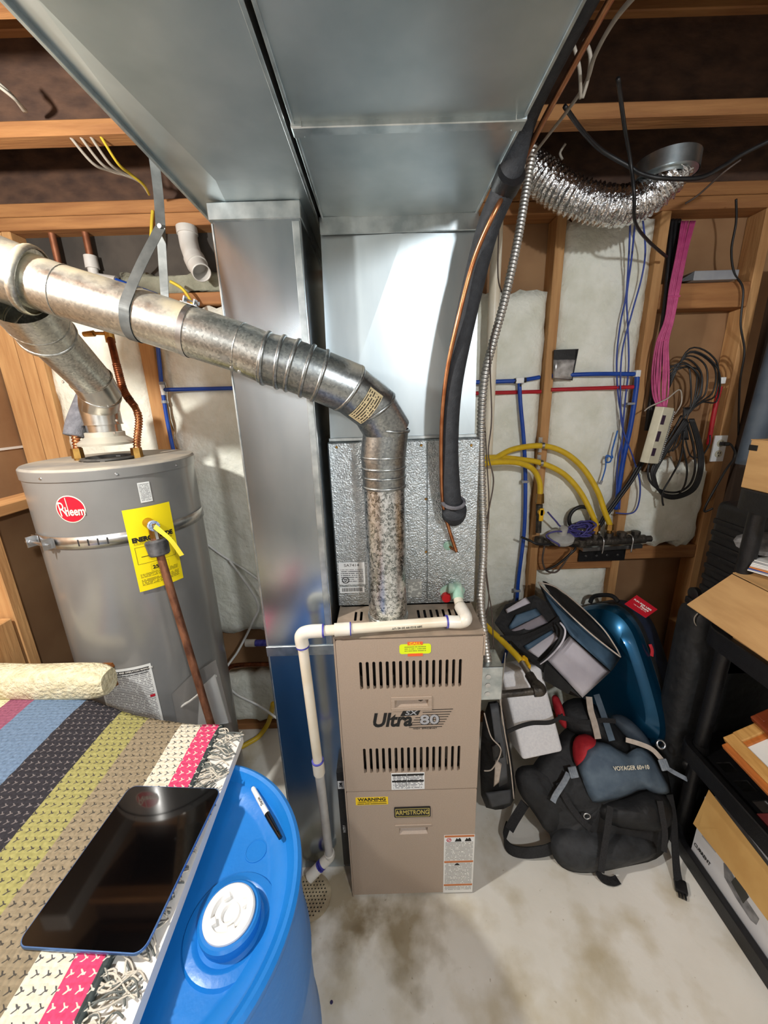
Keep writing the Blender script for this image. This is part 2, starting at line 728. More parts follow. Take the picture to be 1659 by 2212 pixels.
navy_cloth = pm('navy_fabric', (16, 28, 52), (22, 36, 62), 40, 0.7)
foam_white = pm('white_foam', (242, 242, 244), (232, 232, 236), 120, 0.8, bump=0.2, bscale=220)
cardboard = pm('cardboard', (204, 162, 108), (190, 148, 96), 6, 0.8, bump=0.06, bscale=40, stretch=(1, 1, 6))
kraft = pm('kraft_paper', (214, 172, 104), (200, 156, 90), 8, 0.75)
white_card = pm('white_carton', (226, 228, 230), (216, 218, 222), 6, 0.5)
paper = pm('paper', (232, 231, 226), (220, 219, 214), 6, 0.7)
screen = pm('tablet_glass', (4, 4, 5), None, rough=0.04, coat=0.3)
tablet_blue = pm('blue_aluminium', (92, 130, 190), (100, 138, 196), 30, 0.3, 0.8)
board_white = pm('white_board', (238, 236, 230), (228, 226, 220), 8, 0.45)
pex_blue = pm('blue_pex', (22, 66, 158), (30, 78, 172), 20, 0.35)
pex_red = pm('red_pex', (170, 24, 36), (184, 34, 46), 20, 0.35)
gas_yellow = pm('yellow_gas_tubing', (226, 190, 42), (214, 176, 34), 30, 0.4)
valve_yellow = pm('yellow_handle', (236, 184, 24), None, rough=0.4)
wire_blue = pm('blue_cable', (44, 66, 148), (56, 80, 164), 30, 0.45)
wire_purple = pm('violet_cable', (60, 56, 120), (74, 70, 138), 30, 0.45)
wire_pink = pm('pink_cable', (176, 62, 116), (196, 82, 134), 30, 0.5)
wire_black = pm('black_cable', (18, 18, 20), (28, 28, 30), 30, 0.45)
wire_brown = pm('brown_cable', (74, 62, 56), (92, 78, 70), 30, 0.5)
wire_white = pm('dusty_white_cable', (172, 164, 152), (154, 146, 134), 30, 0.6)
wire_yellow = pm('yellow_cable', (212, 186, 56), (200, 172, 48), 30, 0.5)
tube_white = pm('white_tube', (222, 222, 218), (210, 210, 206), 20, 0.4)
ivory = pm('ivory_plastic', (206, 200, 178), (192, 186, 164), 20, 0.5)
purple_dark = pm('dark_violet', (50, 26, 52), None, rough=0.6)
diffuser_grey = pm('grey_switch_box', (150, 152, 156), (138, 140, 146), 20, 0.5)
ink = pm('black_ink', (18, 18, 18), None, rough=0.6)
ink_grey = pm('silver_ink', (178, 180, 186), None, rough=0.4, metal=0.3)
ink_white = pm('white_ink', (236, 234, 228), None, rough=0.5)
ink_cream = pm('cream_ink', (226, 218, 196), None, rough=0.5)
gold_ink = pm('gold_ink', (206, 188, 104), None, rough=0.4, metal=0.4)
sticker_red = pm('red_sticker', (188, 26, 48), None, rough=0.35)
sticker_orange = pm('orange_sticker', (240, 98, 48), None, rough=0.4)
sticker_yellow = pm('yellow_sticker', (246, 208, 10), None, rough=0.4)
sticker_white = pm('white_sticker', (232, 233, 232), None, rough=0.4)
red_tag = pm('red_tag', (182, 20, 40), None, rough=0.4)
# building
wood = pm('stud_wood', (198, 152, 100), (174, 126, 78), 6, 0.75, stretch=(6, 6, 0.6), detail=6, bump=0.15, bscale=20)
wood_x = pm('plate_wood', (168, 118, 70), (142, 94, 54), 6, 0.75, stretch=(0.6, 6, 6), detail=6, bump=0.15, bscale=20)
wood_y = pm('brace_wood', (194, 146, 94), (170, 120, 72), 6, 0.75, stretch=(6, 0.6, 6), detail=6)
osb = pm('osb_web', (92, 66, 50), (58, 40, 32), 26, 0.85, detail=6, lo=0.3, hi=0.7, bump=0.3, bscale=40, stretch=(0.5, 1, 1))
sheath = pm('brown_sheathing', (160, 124, 88), (138, 102, 70), 4, 0.85, detail=6)
batt = pm('glass_wool', (242, 243, 232), (226, 227, 212), 11, 0.95, bump=0.9, bscale=30, detail=8)
concrete = pm('concrete', (214, 207, 188), (186, 177, 156), 3.2, 0.72, detail=9, lo=0.34, hi=0.66, bump=0.12, bscale=30)
plaster = pm('painted_wall', (206, 204, 198), (196, 194, 188), 3, 0.9)
varnish = pm('varnished_wood', (140, 84, 34), (96, 54, 22), 9, 0.3, stretch=(1, 1, 4), detail=6)
oak = pm('oak_moulding', (208, 160, 92), (186, 136, 72), 12, 0.45, stretch=(8, 0.8, 8))
oak_dark = pm('orange_oak', (190, 112, 48), (166, 92, 38), 12, 0.45, stretch=(8, 0.8, 8))


# ------------------------------------------------------------------ the setting
XL, XR, YB, YF, ZC = -1.66, 2.3, 1.89, -2.6, 2.88


def struct(bm, name, mat, smooth=False):
    return build(bm, name, mat, None, smooth, kind='structure')


# floor: slightly uneven slab with its own stains
def floor_material():
    m, nt, p = node_mat('stained_concrete')
    N, K = nt.nodes, nt.links
    p.inputs['Roughness'].default_value = 0.62
    tc = N.new('ShaderNodeTexCoord')

    def noise(scale, detail, dist=0.0):
        t = N.new('ShaderNodeTexNoise')
        t.inputs['Scale'].default_value = scale
        t.inputs['Detail'].default_value = detail
        t.inputs['Distortion'].default_value = dist
        K.new(tc.outputs['Object'], t.inputs['Vector'])
        return t.outputs['Fac']

    def ramp(s, a, b, ca, cb):
        r = N.new('ShaderNodeValToRGB')
        r.color_ramp.elements[0].position = a
        r.color_ramp.elements[1].position = b
        r.color_ramp.elements[0].color = rgb(ca)
        r.color_ramp.elements[1].color = rgb(cb)
        K.new(s, r.inputs[0])
        return r.outputs[0]
    a = ramp(noise(1.7, 9), 0.36, 0.64, (222, 217, 204), (246, 243, 234))
    b = ramp(noise(7, 9), 0.28, 0.50, (226, 219, 203), (255, 255, 255))
    c = ramp(noise(60, 4), 0.20, 0.30, (196, 186, 168), (255, 255, 255))
    # old water stains near the drain and the furnace foot
    wx, wy = (XL + XR) / 2, (YF + YB) / 2
    for (sx_, sy_, rad, amt) in ((0.02, 0.90, 0.19, (184, 174, 154)), (-0.22, 1.00, 0.24, (180, 168, 146)), (0.55, 0.62, 0.3, (232, 226, 212))):
        mp_ = N.new('ShaderNodeMapping')
        mp_.inputs['Location'].default_value = (-(sx_ - wx) / rad, -(sy_ - wy) / rad, 0)
        mp_.inputs['Scale'].default_value = (1 / rad, 1 / rad, 0.0)
        K.new(tc.outputs['Object'], mp_.inputs[0])
        ln = N.new('ShaderNodeVectorMath')
        ln.operation = 'LENGTH'
        K.new(mp_.outputs[0], ln.inputs[0])
        ad_ = N.new('ShaderNodeMath')
        ad_.operation = 'ADD'
        K.new(ln.outputs['Value'], ad_.inputs[0])
        m2_ = N.new('ShaderNodeMath')
        m2_.operation = 'MULTIPLY_ADD'
        m2_.inputs[1].default_value = 2.2
        m2_.inputs[2].default_value = -1.1
        K.new(noise(9, 8), m2_.inputs[0])
        K.new(m2_.outputs[0], ad_.inputs[1])
        st_ = ramp(ad_.outputs[0], 0.15, 0.85, amt, (255, 255, 255))
        mx_ = N.new('ShaderNodeMix')
        mx_.data_type = 'RGBA'
        mx_.blend_type = 'MULTIPLY'
        mx_.inputs['Factor'].default_value = 1.0
        K.new(b, mx_.inputs['A'])
        K.new(st_, mx_.inputs['B'])
        b = mx_.outputs['Result']

    def mul(x, y):
        mx = N.new('ShaderNodeMix')
        mx.data_type = 'RGBA'
        mx.blend_type = 'MULTIPLY'
        mx.inputs['Factor'].default_value = 1.0
        K.new(x, mx.inputs['A'])
        K.new(y, mx.inputs['B'])
        return mx.outputs['Result']
    K.new(mul(mul(a, b), c), p.inputs['Base Color'])
    bp = N.new('ShaderNodeBump')
    bp.inputs['Strength'].default_value = 0.12
    bp.inputs['Distance'].default_value = 0.01
    K.new(noise(24, 6), bp.inputs['Height'])
    K.new(bp.outputs[0], p.inputs['Normal'])
    return m


bm = B()
box(bm, (XL - 0.1, YF - 0.1, -0.12), (XR + 0.1, YB + 0.1, 0.0))
floor = struct(bm, 'floor', floor_material())

bm = B()
box(bm, (XL - 0.1, YF - 0.1, ZC), (XR + 0.1, YB + 0.1, ZC + 0.03))
ceil = struct(bm, 'ceiling', osb)
for yj in (1.46, 1.045, 0.63, 0.215, -0.2, -0.615, -1.03, -1.445, -1.86, -2.275):
    bm = B()
    box(bm, (XL, yj - 0.006, 2.636), (XR, yj + 0.006, 2.842))
    web = build(bm, 'joist_web', osb, ceil)
    for z0, z1 in ((2.598, 2.637), (2.841, 2.879)):
        bm = B()
        box(bm, (XL, yj - 0.03, z0), (XR, yj + 0.03, z1), 0.003, seg=1)
        build(bm, 'joist_flange', wood_x, web)

bm = B()
box(bm, (XL - 0.1, YB, 0), (XR + 0.1, YB + 0.1, ZC))
wb = struct(bm, 'wall_back', sheath)
bm = B()
box(bm, (XL - 0.1, YF, 0), (XL, YB, ZC))
wl = struct(bm, 'wall_left', sheath)
bm = B()
box(bm, (XR, YF, 0), (XR + 0.1, YB, ZC))
struct(bm, 'wall_right', plaster)
bm = B()
box(bm, (XL - 0.1, YF - 0.1, 0), (XR + 0.1, YF, ZC))
struct(bm, 'wall_front', plaster)

# back wall framing
SY0, SY1 = 1.80, 1.889


def stud(x0, x1, z0=0.04, z1=2.50, y0=SY0, y1=SY1):
    bm = B()
    box(bm, (x0, y0, z0), (x1, y1, z1), 0.003, seg=1)
    return build(bm, 'stud', wood, wb)


for x0, x1 in ((-1.655, -1.565), (-1.562, -1.50), (-1.498, -1.46), (-1.035, -0.972), (-0.47, -0.43), (-0.06, -0.02), (0.35, 0.388), (0.732, 0.772),
               (1.150, 1.190), (1.570, 1.610), (1.98, 2.02)):
    stud(x0, x1, z1=2.215 if x1 < -0.45 and x1 > -1.45 else 2.50)
bm = B()
box(bm, (XL, SY0 - 0.004, 2.50), (XR, SY1, 2.545), 0.003, seg=1)
build(bm, 'top_plate', wood_x, wb)
bm = B()
box(bm, (XL, SY0 - 0.002, 2.547), (XR, SY1, 2.592), 0.003, seg=1)
build(bm, 'top_plate', wood_x, wb)
bm = B()
box(bm, (XL, SY0, 0.0), (XR, SY1, 0.04), 0.003, seg=1)
build(bm, 'sill_plate', wood_x, wb)
bm = B()
box(bm, (XL, SY0 + 0.03, 2.592), (XR, SY1, ZC))
build(bm, 'rim_board', osb, wb)


def blocking(x0, x1, z0, z1, y0=SY0 + 0.002, mat=None):
    bm = B()
    box(bm, (x0, y0, z0), (x1, SY1, z1), 0.003, seg=1)
    return build(bm, 'blocking', mat or wood_x, wb)


blocking(-1.46, -0.47, 2.216, 2.262)
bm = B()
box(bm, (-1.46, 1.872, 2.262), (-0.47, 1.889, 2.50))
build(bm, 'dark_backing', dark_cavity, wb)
zb0, zb1 = at(1165, 1232, Y=1.8).z, at(1165, 1184, Y=1.8).z
blocking(0.772, 1.15, zb0 + 0.035, zb1)
blocking(0.772, 1.15, zb0, zb0 + 0.034)
blocking(1.19, 1.57, zb0 + 0.045, zb1 - 0.01)
zs0, zs1 = at(1520, 665, Y=1.8).z, at(1520, 610, Y=1.8).z
blocking(1.19, 1.57, zs0, zs1)
blocking(-1.46, -1.035, 1.20, 1.24)


def insulation(x0, x1, z0, z1, puff=0.018, y=1.822, ragged=0.006, seed=1):
    rnd = random.Random(seed)
    nu, nv = 14, max(10, int((z1 - z0) * 22))
    H = [[rnd.uniform(-1, 1) for _ in range(nu + 1)] for _ in range(nv + 1)]

    def fn(a, b):
        i, j = round(a * nu), round(b * nv)
        h = H[j][i]
        e = min(a, 1 - a, 0.18) / 0.18
        e2 = min(b, 1 - b, 0.06) / 0.06
        yy = y - puff * (e * e2) ** 0.5 + 0.004 * h + (1 - e) * 0.012
        return V((x0 + (x1 - x0) * a + (h * ragged if a in (0, 1) else 0), yy, z0 + (z1 - z0) * b + (h * ragged * 2 if b in (0, 1) else 0)))
    bm = B()
    grid(bm, fn, nu, nv, uv=False, thick=(0, 0.045, 0))
    return build(bm, 'insulation_batt', batt, wb, smooth=True)


insulation(-1.458, -1.037, 0.05, 1.19, seed=2)
insulation(-1.458, -1.037, 1.245, 2.21, seed=3)
insulation(-0.970, -0.472, at(520, 1368, Y=1.8).z, 2.21, seed=4)
insulation(-0.970, -0.472, 0.05, at(520, 1462, Y=1.8).z, puff=0.03, seed=5)
insulation(-0.428, -0.062, 0.05, 2.3, seed=6)
insulation(-0.018, 0.348, 0.05, 2.3, seed=7)
insulation(0.390, 0.728, 0.05, at(1130, 628, Y=1.8).z, seed=8)
insulation(0.774, 1.148, zb1 + 0.005, 2.49, seed=9)
insulation(0.774, 1.148, 0.05, zb0 - 0.006, seed=10)
insulation(1.192, 1.568, zb1 - 0.01, at(1450, 1005, Y=1.8).z, puff=0.045, ragged=0.02, seed=11)
# loose grey wool pushed in above the blocking at the left
insulation(-1.10, -0.48, 2.265, 2.34, puff=0.02, y=1.842, ragged=0.012, seed=12).data.materials[0] = grey_wool
# left wall board joint and trim
bm = B()
box(bm, (XL, 1.30, 1.646), (XL + 0.006, 1.888, 1.656))
build(bm, 'board_joint', paper, wl)
# low framed half wall at the left of the tank
bm = B()
box(bm, (-1.40, 1.10, 1.465), (-1.29, 1.79, 1.503), 0.003, seg=1)
pw = build(bm, 'trim_1', wood_y, None, kind='structure')
for y0 in (1.20, 1.72):
    bm = B()
    box(bm, (-1.385, y0, 0.0), (-1.30, y0 + 0.042, 1.465), 0.003, seg=1)
    build(bm, 'stud', wood, pw)
bm = B()
box(bm, (-1.372, 1.262, 0.03), (-1.36, 1.74, 1.464))
build(bm, 'back_panel', sheath, pw)
bm = B()
box(bm, (-1.36, 1.10, 0.0), (-1.30, 1.19, 1.12), 0.003, seg=1)
build(bm, 'stud', wood, pw)


# ------------------------------------------------------------------ sheet metal ducts
ZT = 2.27                       # underside of the trunks
sup = thing('supply_trunk_duct', 'wide galvanized supply duct overhead running toward the viewer above the furnace', 'duct', (0.064, 0.5, ZT))


def duct_section(x0, x1, y0, y1, z0, z1, crease, parent, mat, name='duct_section'):
    bm = B()
    c = bm.verts.new(((x0 + x1) / 2, (y0 + y1) / 2, z0 - crease))
    lo = [bm.verts.new(p) for p in ((x0, y0, z0), (x1, y0, z0), (x1, y1, z0), (x0, y1, z0))]
    hi = [bm.verts.new(p) for p in ((x0, y0, z1), (x1, y0, z1), (x1, y1, z1), (x0, y1, z1))]
    for i in range(4):
        j = (i + 1) % 4
        bm.faces.new((lo[j], lo[i], c))
        bm.faces.new((lo[i], lo[j], hi[j], hi[i]))
    bm.faces.new(hi)
    return build(bm, name, mat, parent)


SX0, SX1 = -0.137, 0.266
for y0, y1 in ((-2.4, -0.95), (-0.95, -0.08), (-0.08, 0.828), (0.828, 1.70)):
    duct_section(SX0, SX1, y0 + 0.001, y1 - 0.001, ZT, 2.50, 0.004, sup, galv_trunk)
for ys in (0.828, -0.08, -0.95):
    bm = B()
    box(bm, (SX0 - 0.003, ys - 0.001, ZT - 0.009), (SX1 + 0.003, ys + 0.022, ZT + 0.003), 0.0015, seg=1)
    for sx in (SX0 - 0.004, SX1 - 0.016):
        box(bm, (sx, ys - 0.002, ZT - 0.008), (sx + 0.02, ys + 0.028, ZT + 0.05), 0.001, seg=1)
    build(bm, 'slip_joint', galv_edge, sup)
bm = B()
for xs in (SX0 - 0.003, SX1 - 0.003):
    box(bm, (xs, -2.4, ZT - 0.004), (xs + 0.006, 1.70, ZT + 0.012), 0.001, seg=1)
build(bm, 'corner_seam', galv_edge, sup)

ret = thing('return_trunk_duct', 'galvanized return duct overhead at the left of the supply duct', 'duct', (-0.3, 0.5, ZT))
RX0, RX1 = -0.441, -0.152
bm = B()
# underside with a folded strip along the left edge
yA, yB_ = -2.4, 1.60
pts = [(RX0, yA), (RX1, yA), (RX1, yB_), (RX0, yB_)]
v = {}
lo = [bm.verts.new((RX0, yA, ZT + 0.012)), bm.verts.new((RX0 + 0.055, yA, ZT)), bm.verts.new((RX1, yA, ZT)), bm.verts.new((RX1, 1.0, ZT)),
      bm.verts.new((RX0 + 0.10, 1.0, ZT)), bm.verts.new((RX0, 1.0, ZT + 0.017)), bm.verts.new((RX1, yB_, ZT)), bm.verts.new((RX0, yB_, ZT + 0.017)),
      bm.verts.new((RX0 + 0.05, 0.6, ZT))]
hi = [bm.verts.new(p) for p in ((RX0, yA, 2.5), (RX1, yA, 2.5), (RX1, yB_, 2.5), (RX0, yB_, 2.5))]
bm.faces.new((lo[0], lo[1], lo[8], lo[4], lo[5]))
bm.faces.new((lo[1], lo[2], lo[3], lo[4], lo[8]))
bm.faces.new((lo[5], lo[4], lo[3], lo[6], lo[7]))
bm.faces.new((lo[2], lo[1], lo[0], hi[0], hi[1]))
bm.faces.new((lo[6], lo[3], lo[2], hi[1], hi[2]))
bm.faces.new((lo[7], lo[6], hi[2], hi[3]))
bm.faces.new((lo[0], lo[5], lo[7], hi[3], hi[0]))
bm.faces.new(hi)
build(bm, 'duct_section', galv_trunk, ret)
bm = B()
for xs in (RX0 - 0.003, RX1 - 0.004):
    zo_ = 0.010 if xs < RX1 - 0.1 else 0.0
    box(bm, (xs, -2.4, ZT - 0.003 + zo_), (xs + 0.007, 1.60, ZT + 0.016 + zo_), 0.001, seg=1)
build(bm, 'corner_seam', galv_edge, ret)

# return drop
dr = thing('return_drop_duct', 'tall narrow galvanized return duct standing on the floor left of the furnace', 'duct', (-0.29, 1.3, 0))
DX0, DX1, DY0, DY1 = -0.398, -0.180, 1.10, 1.60
for z0, z1 in ((0.002, 1.020), (1.024, 2.236)):
    bm = B()
    box(bm, (DX0, DY0, z0), (DX1, DY1, z1), 0.002, seg=1)
    build(bm, 'duct_section', galv_drop, dr)
bm = B()
box(bm, (DX0 - 0.004, DY0 - 0.004, 1.0), (DX1 + 0.004, DY1 + 0.004, 1.036), 0.001, seg=1)
build(bm, 'slip_joint', galv_edge, dr)
bm = B()
box(bm, (DX0 - 0.006, DY0 - 0.006, 2.234), (DX1 + 0.002, DY1 + 0.004, 2.272), 0.002, seg=1)
build(bm, 'top_collar', galv_edge, dr)
bm = B()
box(bm, (DX1 - 0.022, DY0 - 0.003, 1.04), (DX1 - 0.004, DY0 + 0.001, 2.23), 0.0008, seg=1)
box(bm, (DX0 - 0.002, DY0 - 0.002, 0.01), (DX0 + 0.003, DY0 + 0.002, 2.23), 0.0008, seg=1)
build(bm, 'lock_seam', galv_edge, dr)

# supply plenum on top of the coil case
pl = thing('supply_plenum', 'bright galvanized plenum box between the coil case and the overhead supply duct', 'duct', (0.065, 1.45, 1.687))
PX0, PX1, PY0, PY1, PZ0, PZ1 = -0.158, 0.286, 1.20, 1.70, 1.687, 2.268
bm = B()
TL, TR, BL, BR = [bm.verts.new(p) for p in ((PX0 + 0.012, PY0, PZ1), (PX1 - 0.005, PY0, PZ1), (PX0, PY0, PZ0), (PX1, PY0, PZ0))]
TC = bm.verts.new((0.075, PY0 - 0.011, PZ1 - 0.04))
b4 = [bm.verts.new(p) for p in ((PX0 + 0.012, PY1, PZ1), (PX1 - 0.005, PY1, PZ1), (PX1, PY1, PZ0), (PX0, PY1, PZ0))]
for f in ((TL, BL, TC), (BL, BR, TC), (BR, TR, TC), (TL, TC, TR), (TL, BL, b4[3], b4[0]), (TR, BR, b4[2], b4[1]), (TL, TR, b4[1], b4[0]), (BL, BR, b4[2], b4[3]), tuple(b4)):
    bm.faces.new(f)
build(bm, 'plenum_box', galv, pl)
bm = B()
box(bm, (PX0 + 0.012, PY0 - 0.018, PZ1 - 0.038), (PX1 - 0.012, PY0 - 0.012, PZ1 + 0.002), 0.001, seg=1)
build(bm, 'top_flange', galv_edge, pl)
bm = B()
box(bm, (PX0 - 0.004, PY0 - 0.006, PZ0), (PX1 + 0.004, PY0 - 0.001, PZ0 + 0.010), 0.001, seg=1)
build(bm, 'bottom_flange', galv_edge, pl)

# ------------------------------------------------------------------ evaporator coil case
cc = thing('evaporator_coil_case', 'pebble-embossed metal coil case on top of the furnace', 'hvac unit', (0.068, 1.45, 1.128))
CX0, CX1, CY0, CY1, CZ0, CZ1 = -0.166, 0.301, 1.184, 1.72, 1.128, 1.686
bm = B()
box(bm, (CX0, CY0, CZ0), (CX1, CY1, CZ1), 0.003, seg=1)
build(bm, 'case_body', emboss, cc)
xs_ = at(922, 1100, Y=CY0).x
for x0, x1, nm in ((CX0 + 0.003, xs_ - 0.001, 'front_panel'), (xs_ + 0.001, CX1 - 0.003, 'front_panel')):
    bm = B()
    box(bm, (x0, CY0 - 0.004, CZ0 + 0.012), (x1, CY0 + 0.001, CZ1 - 0.003), 0.0015, seg=1)
    build(bm, nm, emboss, cc)
FC = lambda x, y: FRONT(at(x, y, Y=CY0 - 0.004))


def screw_at(p, n, parent, r=0.0045, mat=None):
    p, n = V(p), V(n).normalized()
    bm = B()
    cyl(bm, p, p + n * 0.0022, r, r * 0.7, 10)
    box(bm, (-r * 0.8, -0.0007, 0.0016), (r * 0.8, 0.0007, 0.0026), M=frame(p, *basis(n)))
    return build(bm, 'screw', mat or steel, parent, smooth='auto')


for x, y in ((727, 966), (910, 962), (1018, 962), (920, 1078), (920, 1192)):
    screw_at(at(x, y, Y=CY0 - 0.004), (0, -1, 0), cc, mat=brass)


def decal_px(x0, y0, x1, y1, Y, mat, parent, name, r=0.0, h=0.0008, label=None):
    """sticker whose corners were measured on the plane Y"""
    a, b = at(x0, y1, Y=Y), at(x1, y0, Y=Y)
    M = FRONT((a.x, Y, a.z))
    return decal(M, 0, 0, b.x - a.x, b.z - a.z, mat, parent, name, h, r, label), M, b.x - a.x, b.z - a.z


YS = CY0 - 0.0042
rate, M, wd, hh = decal_px(734, 1214, 787, 1263, YS, fineprint('rating_print', (226, 228, 228), (110, 112, 116), 11, 4, 0.42, 0.06, head=0.25), cc, 'rating_label', label='white rating label')
lettering('SA7414', hh * 0.17, M @ Matrix.Translation((wd * 0.5, hh * 0.87, 0.001)), ink, rate, xs=1.2)
rg = B()
lathe(rg, [(hh * 0.15, 0), (hh * 0.15, 0.0006), (hh * 0.115, 0.0006), (hh * 0.115, 0)], M=M @ Matrix.Translation((wd * 0.24, hh * 0.2, 0.0009)), seg=28)
lathe(rg, [(hh * 0.085, 0), (hh * 0.085, 0.0006), (hh * 0.05, 0.0006), (hh * 0.05, 0)], M=M @ Matrix.Translation((wd * 0.24, hh * 0.2, 0.0009)), seg=3)
build(rg, 'ring_mark', ink, rate)
bl, M, wd, hh = decal_px(735, 1267, 787, 1281, YS, sticker_white, cc, 'barcode_label')
bm = B()
rr = random.Random(4)
xx = 0.08
while xx < 0.9:
    wbar = rr.uniform(0.012, 0.03)
    box(bm, (wd * xx, hh * 0.22, 0.0008), (wd * (xx + wbar), hh * 0.85, 0.0012), M=M)
    xx += wbar + rr.uniform(0.012, 0.03)
build(bm, 'barcode', ink, bl)
decal_px(881, 1250, 911, 1290, YS, pm('torn_label', (196, 196, 188), (150, 150, 144), 90, 0.6, lo=0.45, hi=0.5), cc, 'torn_label')
# drain opening and plug
bm = B()
pm_ = at(977, 1277, Y=YS)
lathe(bm, [(0.0, 0), (0.034, 0), (0.034, 0.002), (0.0, 0.002)], M=FRONT(pm_ + V((0, 0.001, 0))) @ Matrix.Scale(1.25, 4, (1, 0, 0)) @ Matrix.Scale(0.78, 4, (0, 1, 0)), seg=28)
build(bm, 'drain_opening', green_stain, cc)
bm = B()
pp = at(963, 1288, Y=YS)
cyl(bm, pp + V((0, 0.0, 0)), pp + V((0, -0.016, 0)), 0.0165, 0.015, 20)
build(bm, 'drain_plug', red_plug, cc, smooth='auto', label='red plastic drain plug')
bm = B()
hp = at(968, 1178, Y=YS)
lathe(bm, [(0.010, 0), (0.016, 0.003), (0.010, 0.006), (0.007, 0.002), (0.0, 0.002)], M=FRONT(hp), seg=20)
build(bm, 'line_grommet', green_stain, cc)

# ------------------------------------------------------------------ furnace
fu = thing('gas_furnace', 'taupe gas furnace with slotted doors and yellow warning sticker', 'furnace', (0.065, 1.35, 0))
FX0, FX1, FY0, FY1, FZ = -0.162, 0.291, 1.012, 1.74, 1.126
bm = B()
# open-fronted casing: sides, back, bottom, top frame
box(bm, (FX0, FY0, 0.0), (FX0 + 0.004, FY1, FZ - 0.002))
box(bm, (FX1 - 0.004, FY0, 0.0), (FX1, FY1, FZ - 0.002))
box(bm, (FX0, FY1 - 0.004, 0.0), (FX1, FY1, FZ - 0.002))
box(bm, (FX0, FY0, 0.0), (FX1, FY1, 0.006))
box(bm, (FX0, FY0, 0.5), (FX1, FY1, 0.506))
build(bm, 'casing', taupe, fu)
# louvred top deck in front of the coil case
x0, x1 = FX0 + 0.001, FX1 - 0.001
d0, d1 = 1.0, CY0 - 0.001
holes = []
for px_ in (769, 781):
    a = at(px_, 1325, Z=FZ)
    holes.append(slot(a.x, 1.092 - 1.0, 1.152 - 1.0, 0.0042, 4))
for i in range(8):
    a = at(903 + i * 13.5, 1320, Z=FZ)
    holes.append(slot(a.x, 1.098 - 1.0, 1.152 - 1.0, 0.0042, 4))
me = holed([(x0, 0), (x1, 0), (x1, d1 - 1.0), (x0, d1 - 1.0)], holes, 0.003)
for v_ in me.vertices:
    v_.co = V((v_.co.x, 1.0 + v_.co.y, FZ + v_.co.z - 0.0015))
mesh_obj('top_deck', me, taupe_dirty, fu)
bm = B()
box(bm, (FX0 + 0.008, 1.03, 0.60), (FX1 - 0.008, 1.60, 1.085))
build(bm, 'burner_box', dark_in, fu)
bm = B()
for i in range(4):
    xb = FX0 + 0.08 + i * 0.09
    cyl(bm, (xb, 1.024, 0.64), (xb, 1.024, 0.98), 0.012, seg=10)
for zt in (0.70, 0.92):
    cyl(bm, (FX0 + 0.05, 1.022, zt), (FX1 - 0.05, 1.022, zt), 0.006, seg=8)
build(bm, 'burner_manifold', iron, fu)


def front_panel(name, z0, z1, holes):
    me = holed(rrect(FX0 + 0.004, z0, FX1 - 0.004, z1, 0.004, 2), holes, 0.016)
    for v_ in me.vertices:
        v_.co = V((v_.co.x, 1.008 - v_.co.z, v_.co.y))
    o = mesh_obj(name, me, taupe, fu)
    md = o.modifiers.new('bev', 'BEVEL')
    md.width = 0.0015
    md.segments = 2
    md.limit_method = 'ANGLE'
    return o


zsplit = at(890, 1707, Y=1.0).z
hol = []
xa, xb_ = at(780, 1460, Y=1.0).x, at(994, 1455, Y=1.0).x
z_t, z_b = at(885, 1427, Y=1.0).z, at(885, 1487, Y=1.0).z
for i in range(16):
    hol.append(slot(xa + (xb_ - xa) * i / 15, z_b, z_t, 0.0047))
xa, xb_ = at(788, 1640, Y=1.0).x, at(991, 1635, Y=1.0).x
z_t, z_b = at(890, 1614, Y=1.0).z, at(890, 1668, Y=1.0).z
for i in range(16):
    hol.append(slot(xa + (xb_ - xa) * i / 15, z_b, z_t, 0.0047))
hx0, hx1 = at(853, 1520, Y=1.0).x, at(925, 1520, Y=1.0).x
hz0, hz1 = at(889, 1527, Y=1.0).z, at(889, 1511, Y=1.0).z
hol.append([(hx0, hz0), (hx1, hz0), (hx1, hz1), (hx0, hz1)])
up = front_panel('upper_door', zsplit + 0.002, 1.118, hol)
lx0, lx1 = at(862, 1800, Y=1.0).x, at(924, 1797, Y=1.0).x
lz0, lz1 = at(893, 1802, Y=1.0).z, at(893, 1788, Y=1.0).z
lowd = front_panel('lower_door', 0.012, zsplit - 0.002, [[(lx0, lz0), (lx1, lz0), (lx1, lz1), (lx0, lz1)]])


def pull(x0, x1, z0, z1, parent, rim):
    bm = B()
    d = 0.016
    # recessed cup with sloping lip
    V4 = [bm.verts.new(p) for p in ((x0, 1.0005, z0), (x1, 1.0005, z0), (x1, 1.0005, z1), (x0, 1.0005, z1))]
    W4 = [bm.verts.new(p) for p in ((x0 + 0.008, 1.0 + d, z0 + 0.012), (x1 - 0.008, 1.0 + d, z0 + 0.012), (x1 - 0.004, 1.0 + d, z1 - 0.002), (x0 + 0.004, 1.0 + d, z1 - 0.002))]
    for i in range(4):
        j = (i + 1) % 4
        bm.faces.new((V4[i], V4[j], W4[j], W4[i]))
    bm.faces.new(W4)
    h = build(bm, 'handle_cup', taupe, parent)
    if rim:
        for a, b in (((x0 - 0.012, z1), (x1 + 0.012, z1 + 0.012)), ((x0 - 0.012, z0 - 0.012), (x1 + 0.012, z0)), ((x0 - 0.012, z0), (x0, z1)), ((x1, z0), (x1 + 0.012, z1))):
            bm = B()
            box(bm, (a[0], 0.9965, a[1]), (b[0], 1.0005, b[1]), 0.001, seg=1)
            build(bm, 'handle_rim', taupe, parent)
    else:
        bm = B()
        box(bm, (x0 - 0.014, 0.996, z1 + 0.014), (x1 + 0.014, 1.0005, z1 + 0.018), 0.001, seg=1)
        build(bm, 'handle_rim', taupe, parent)


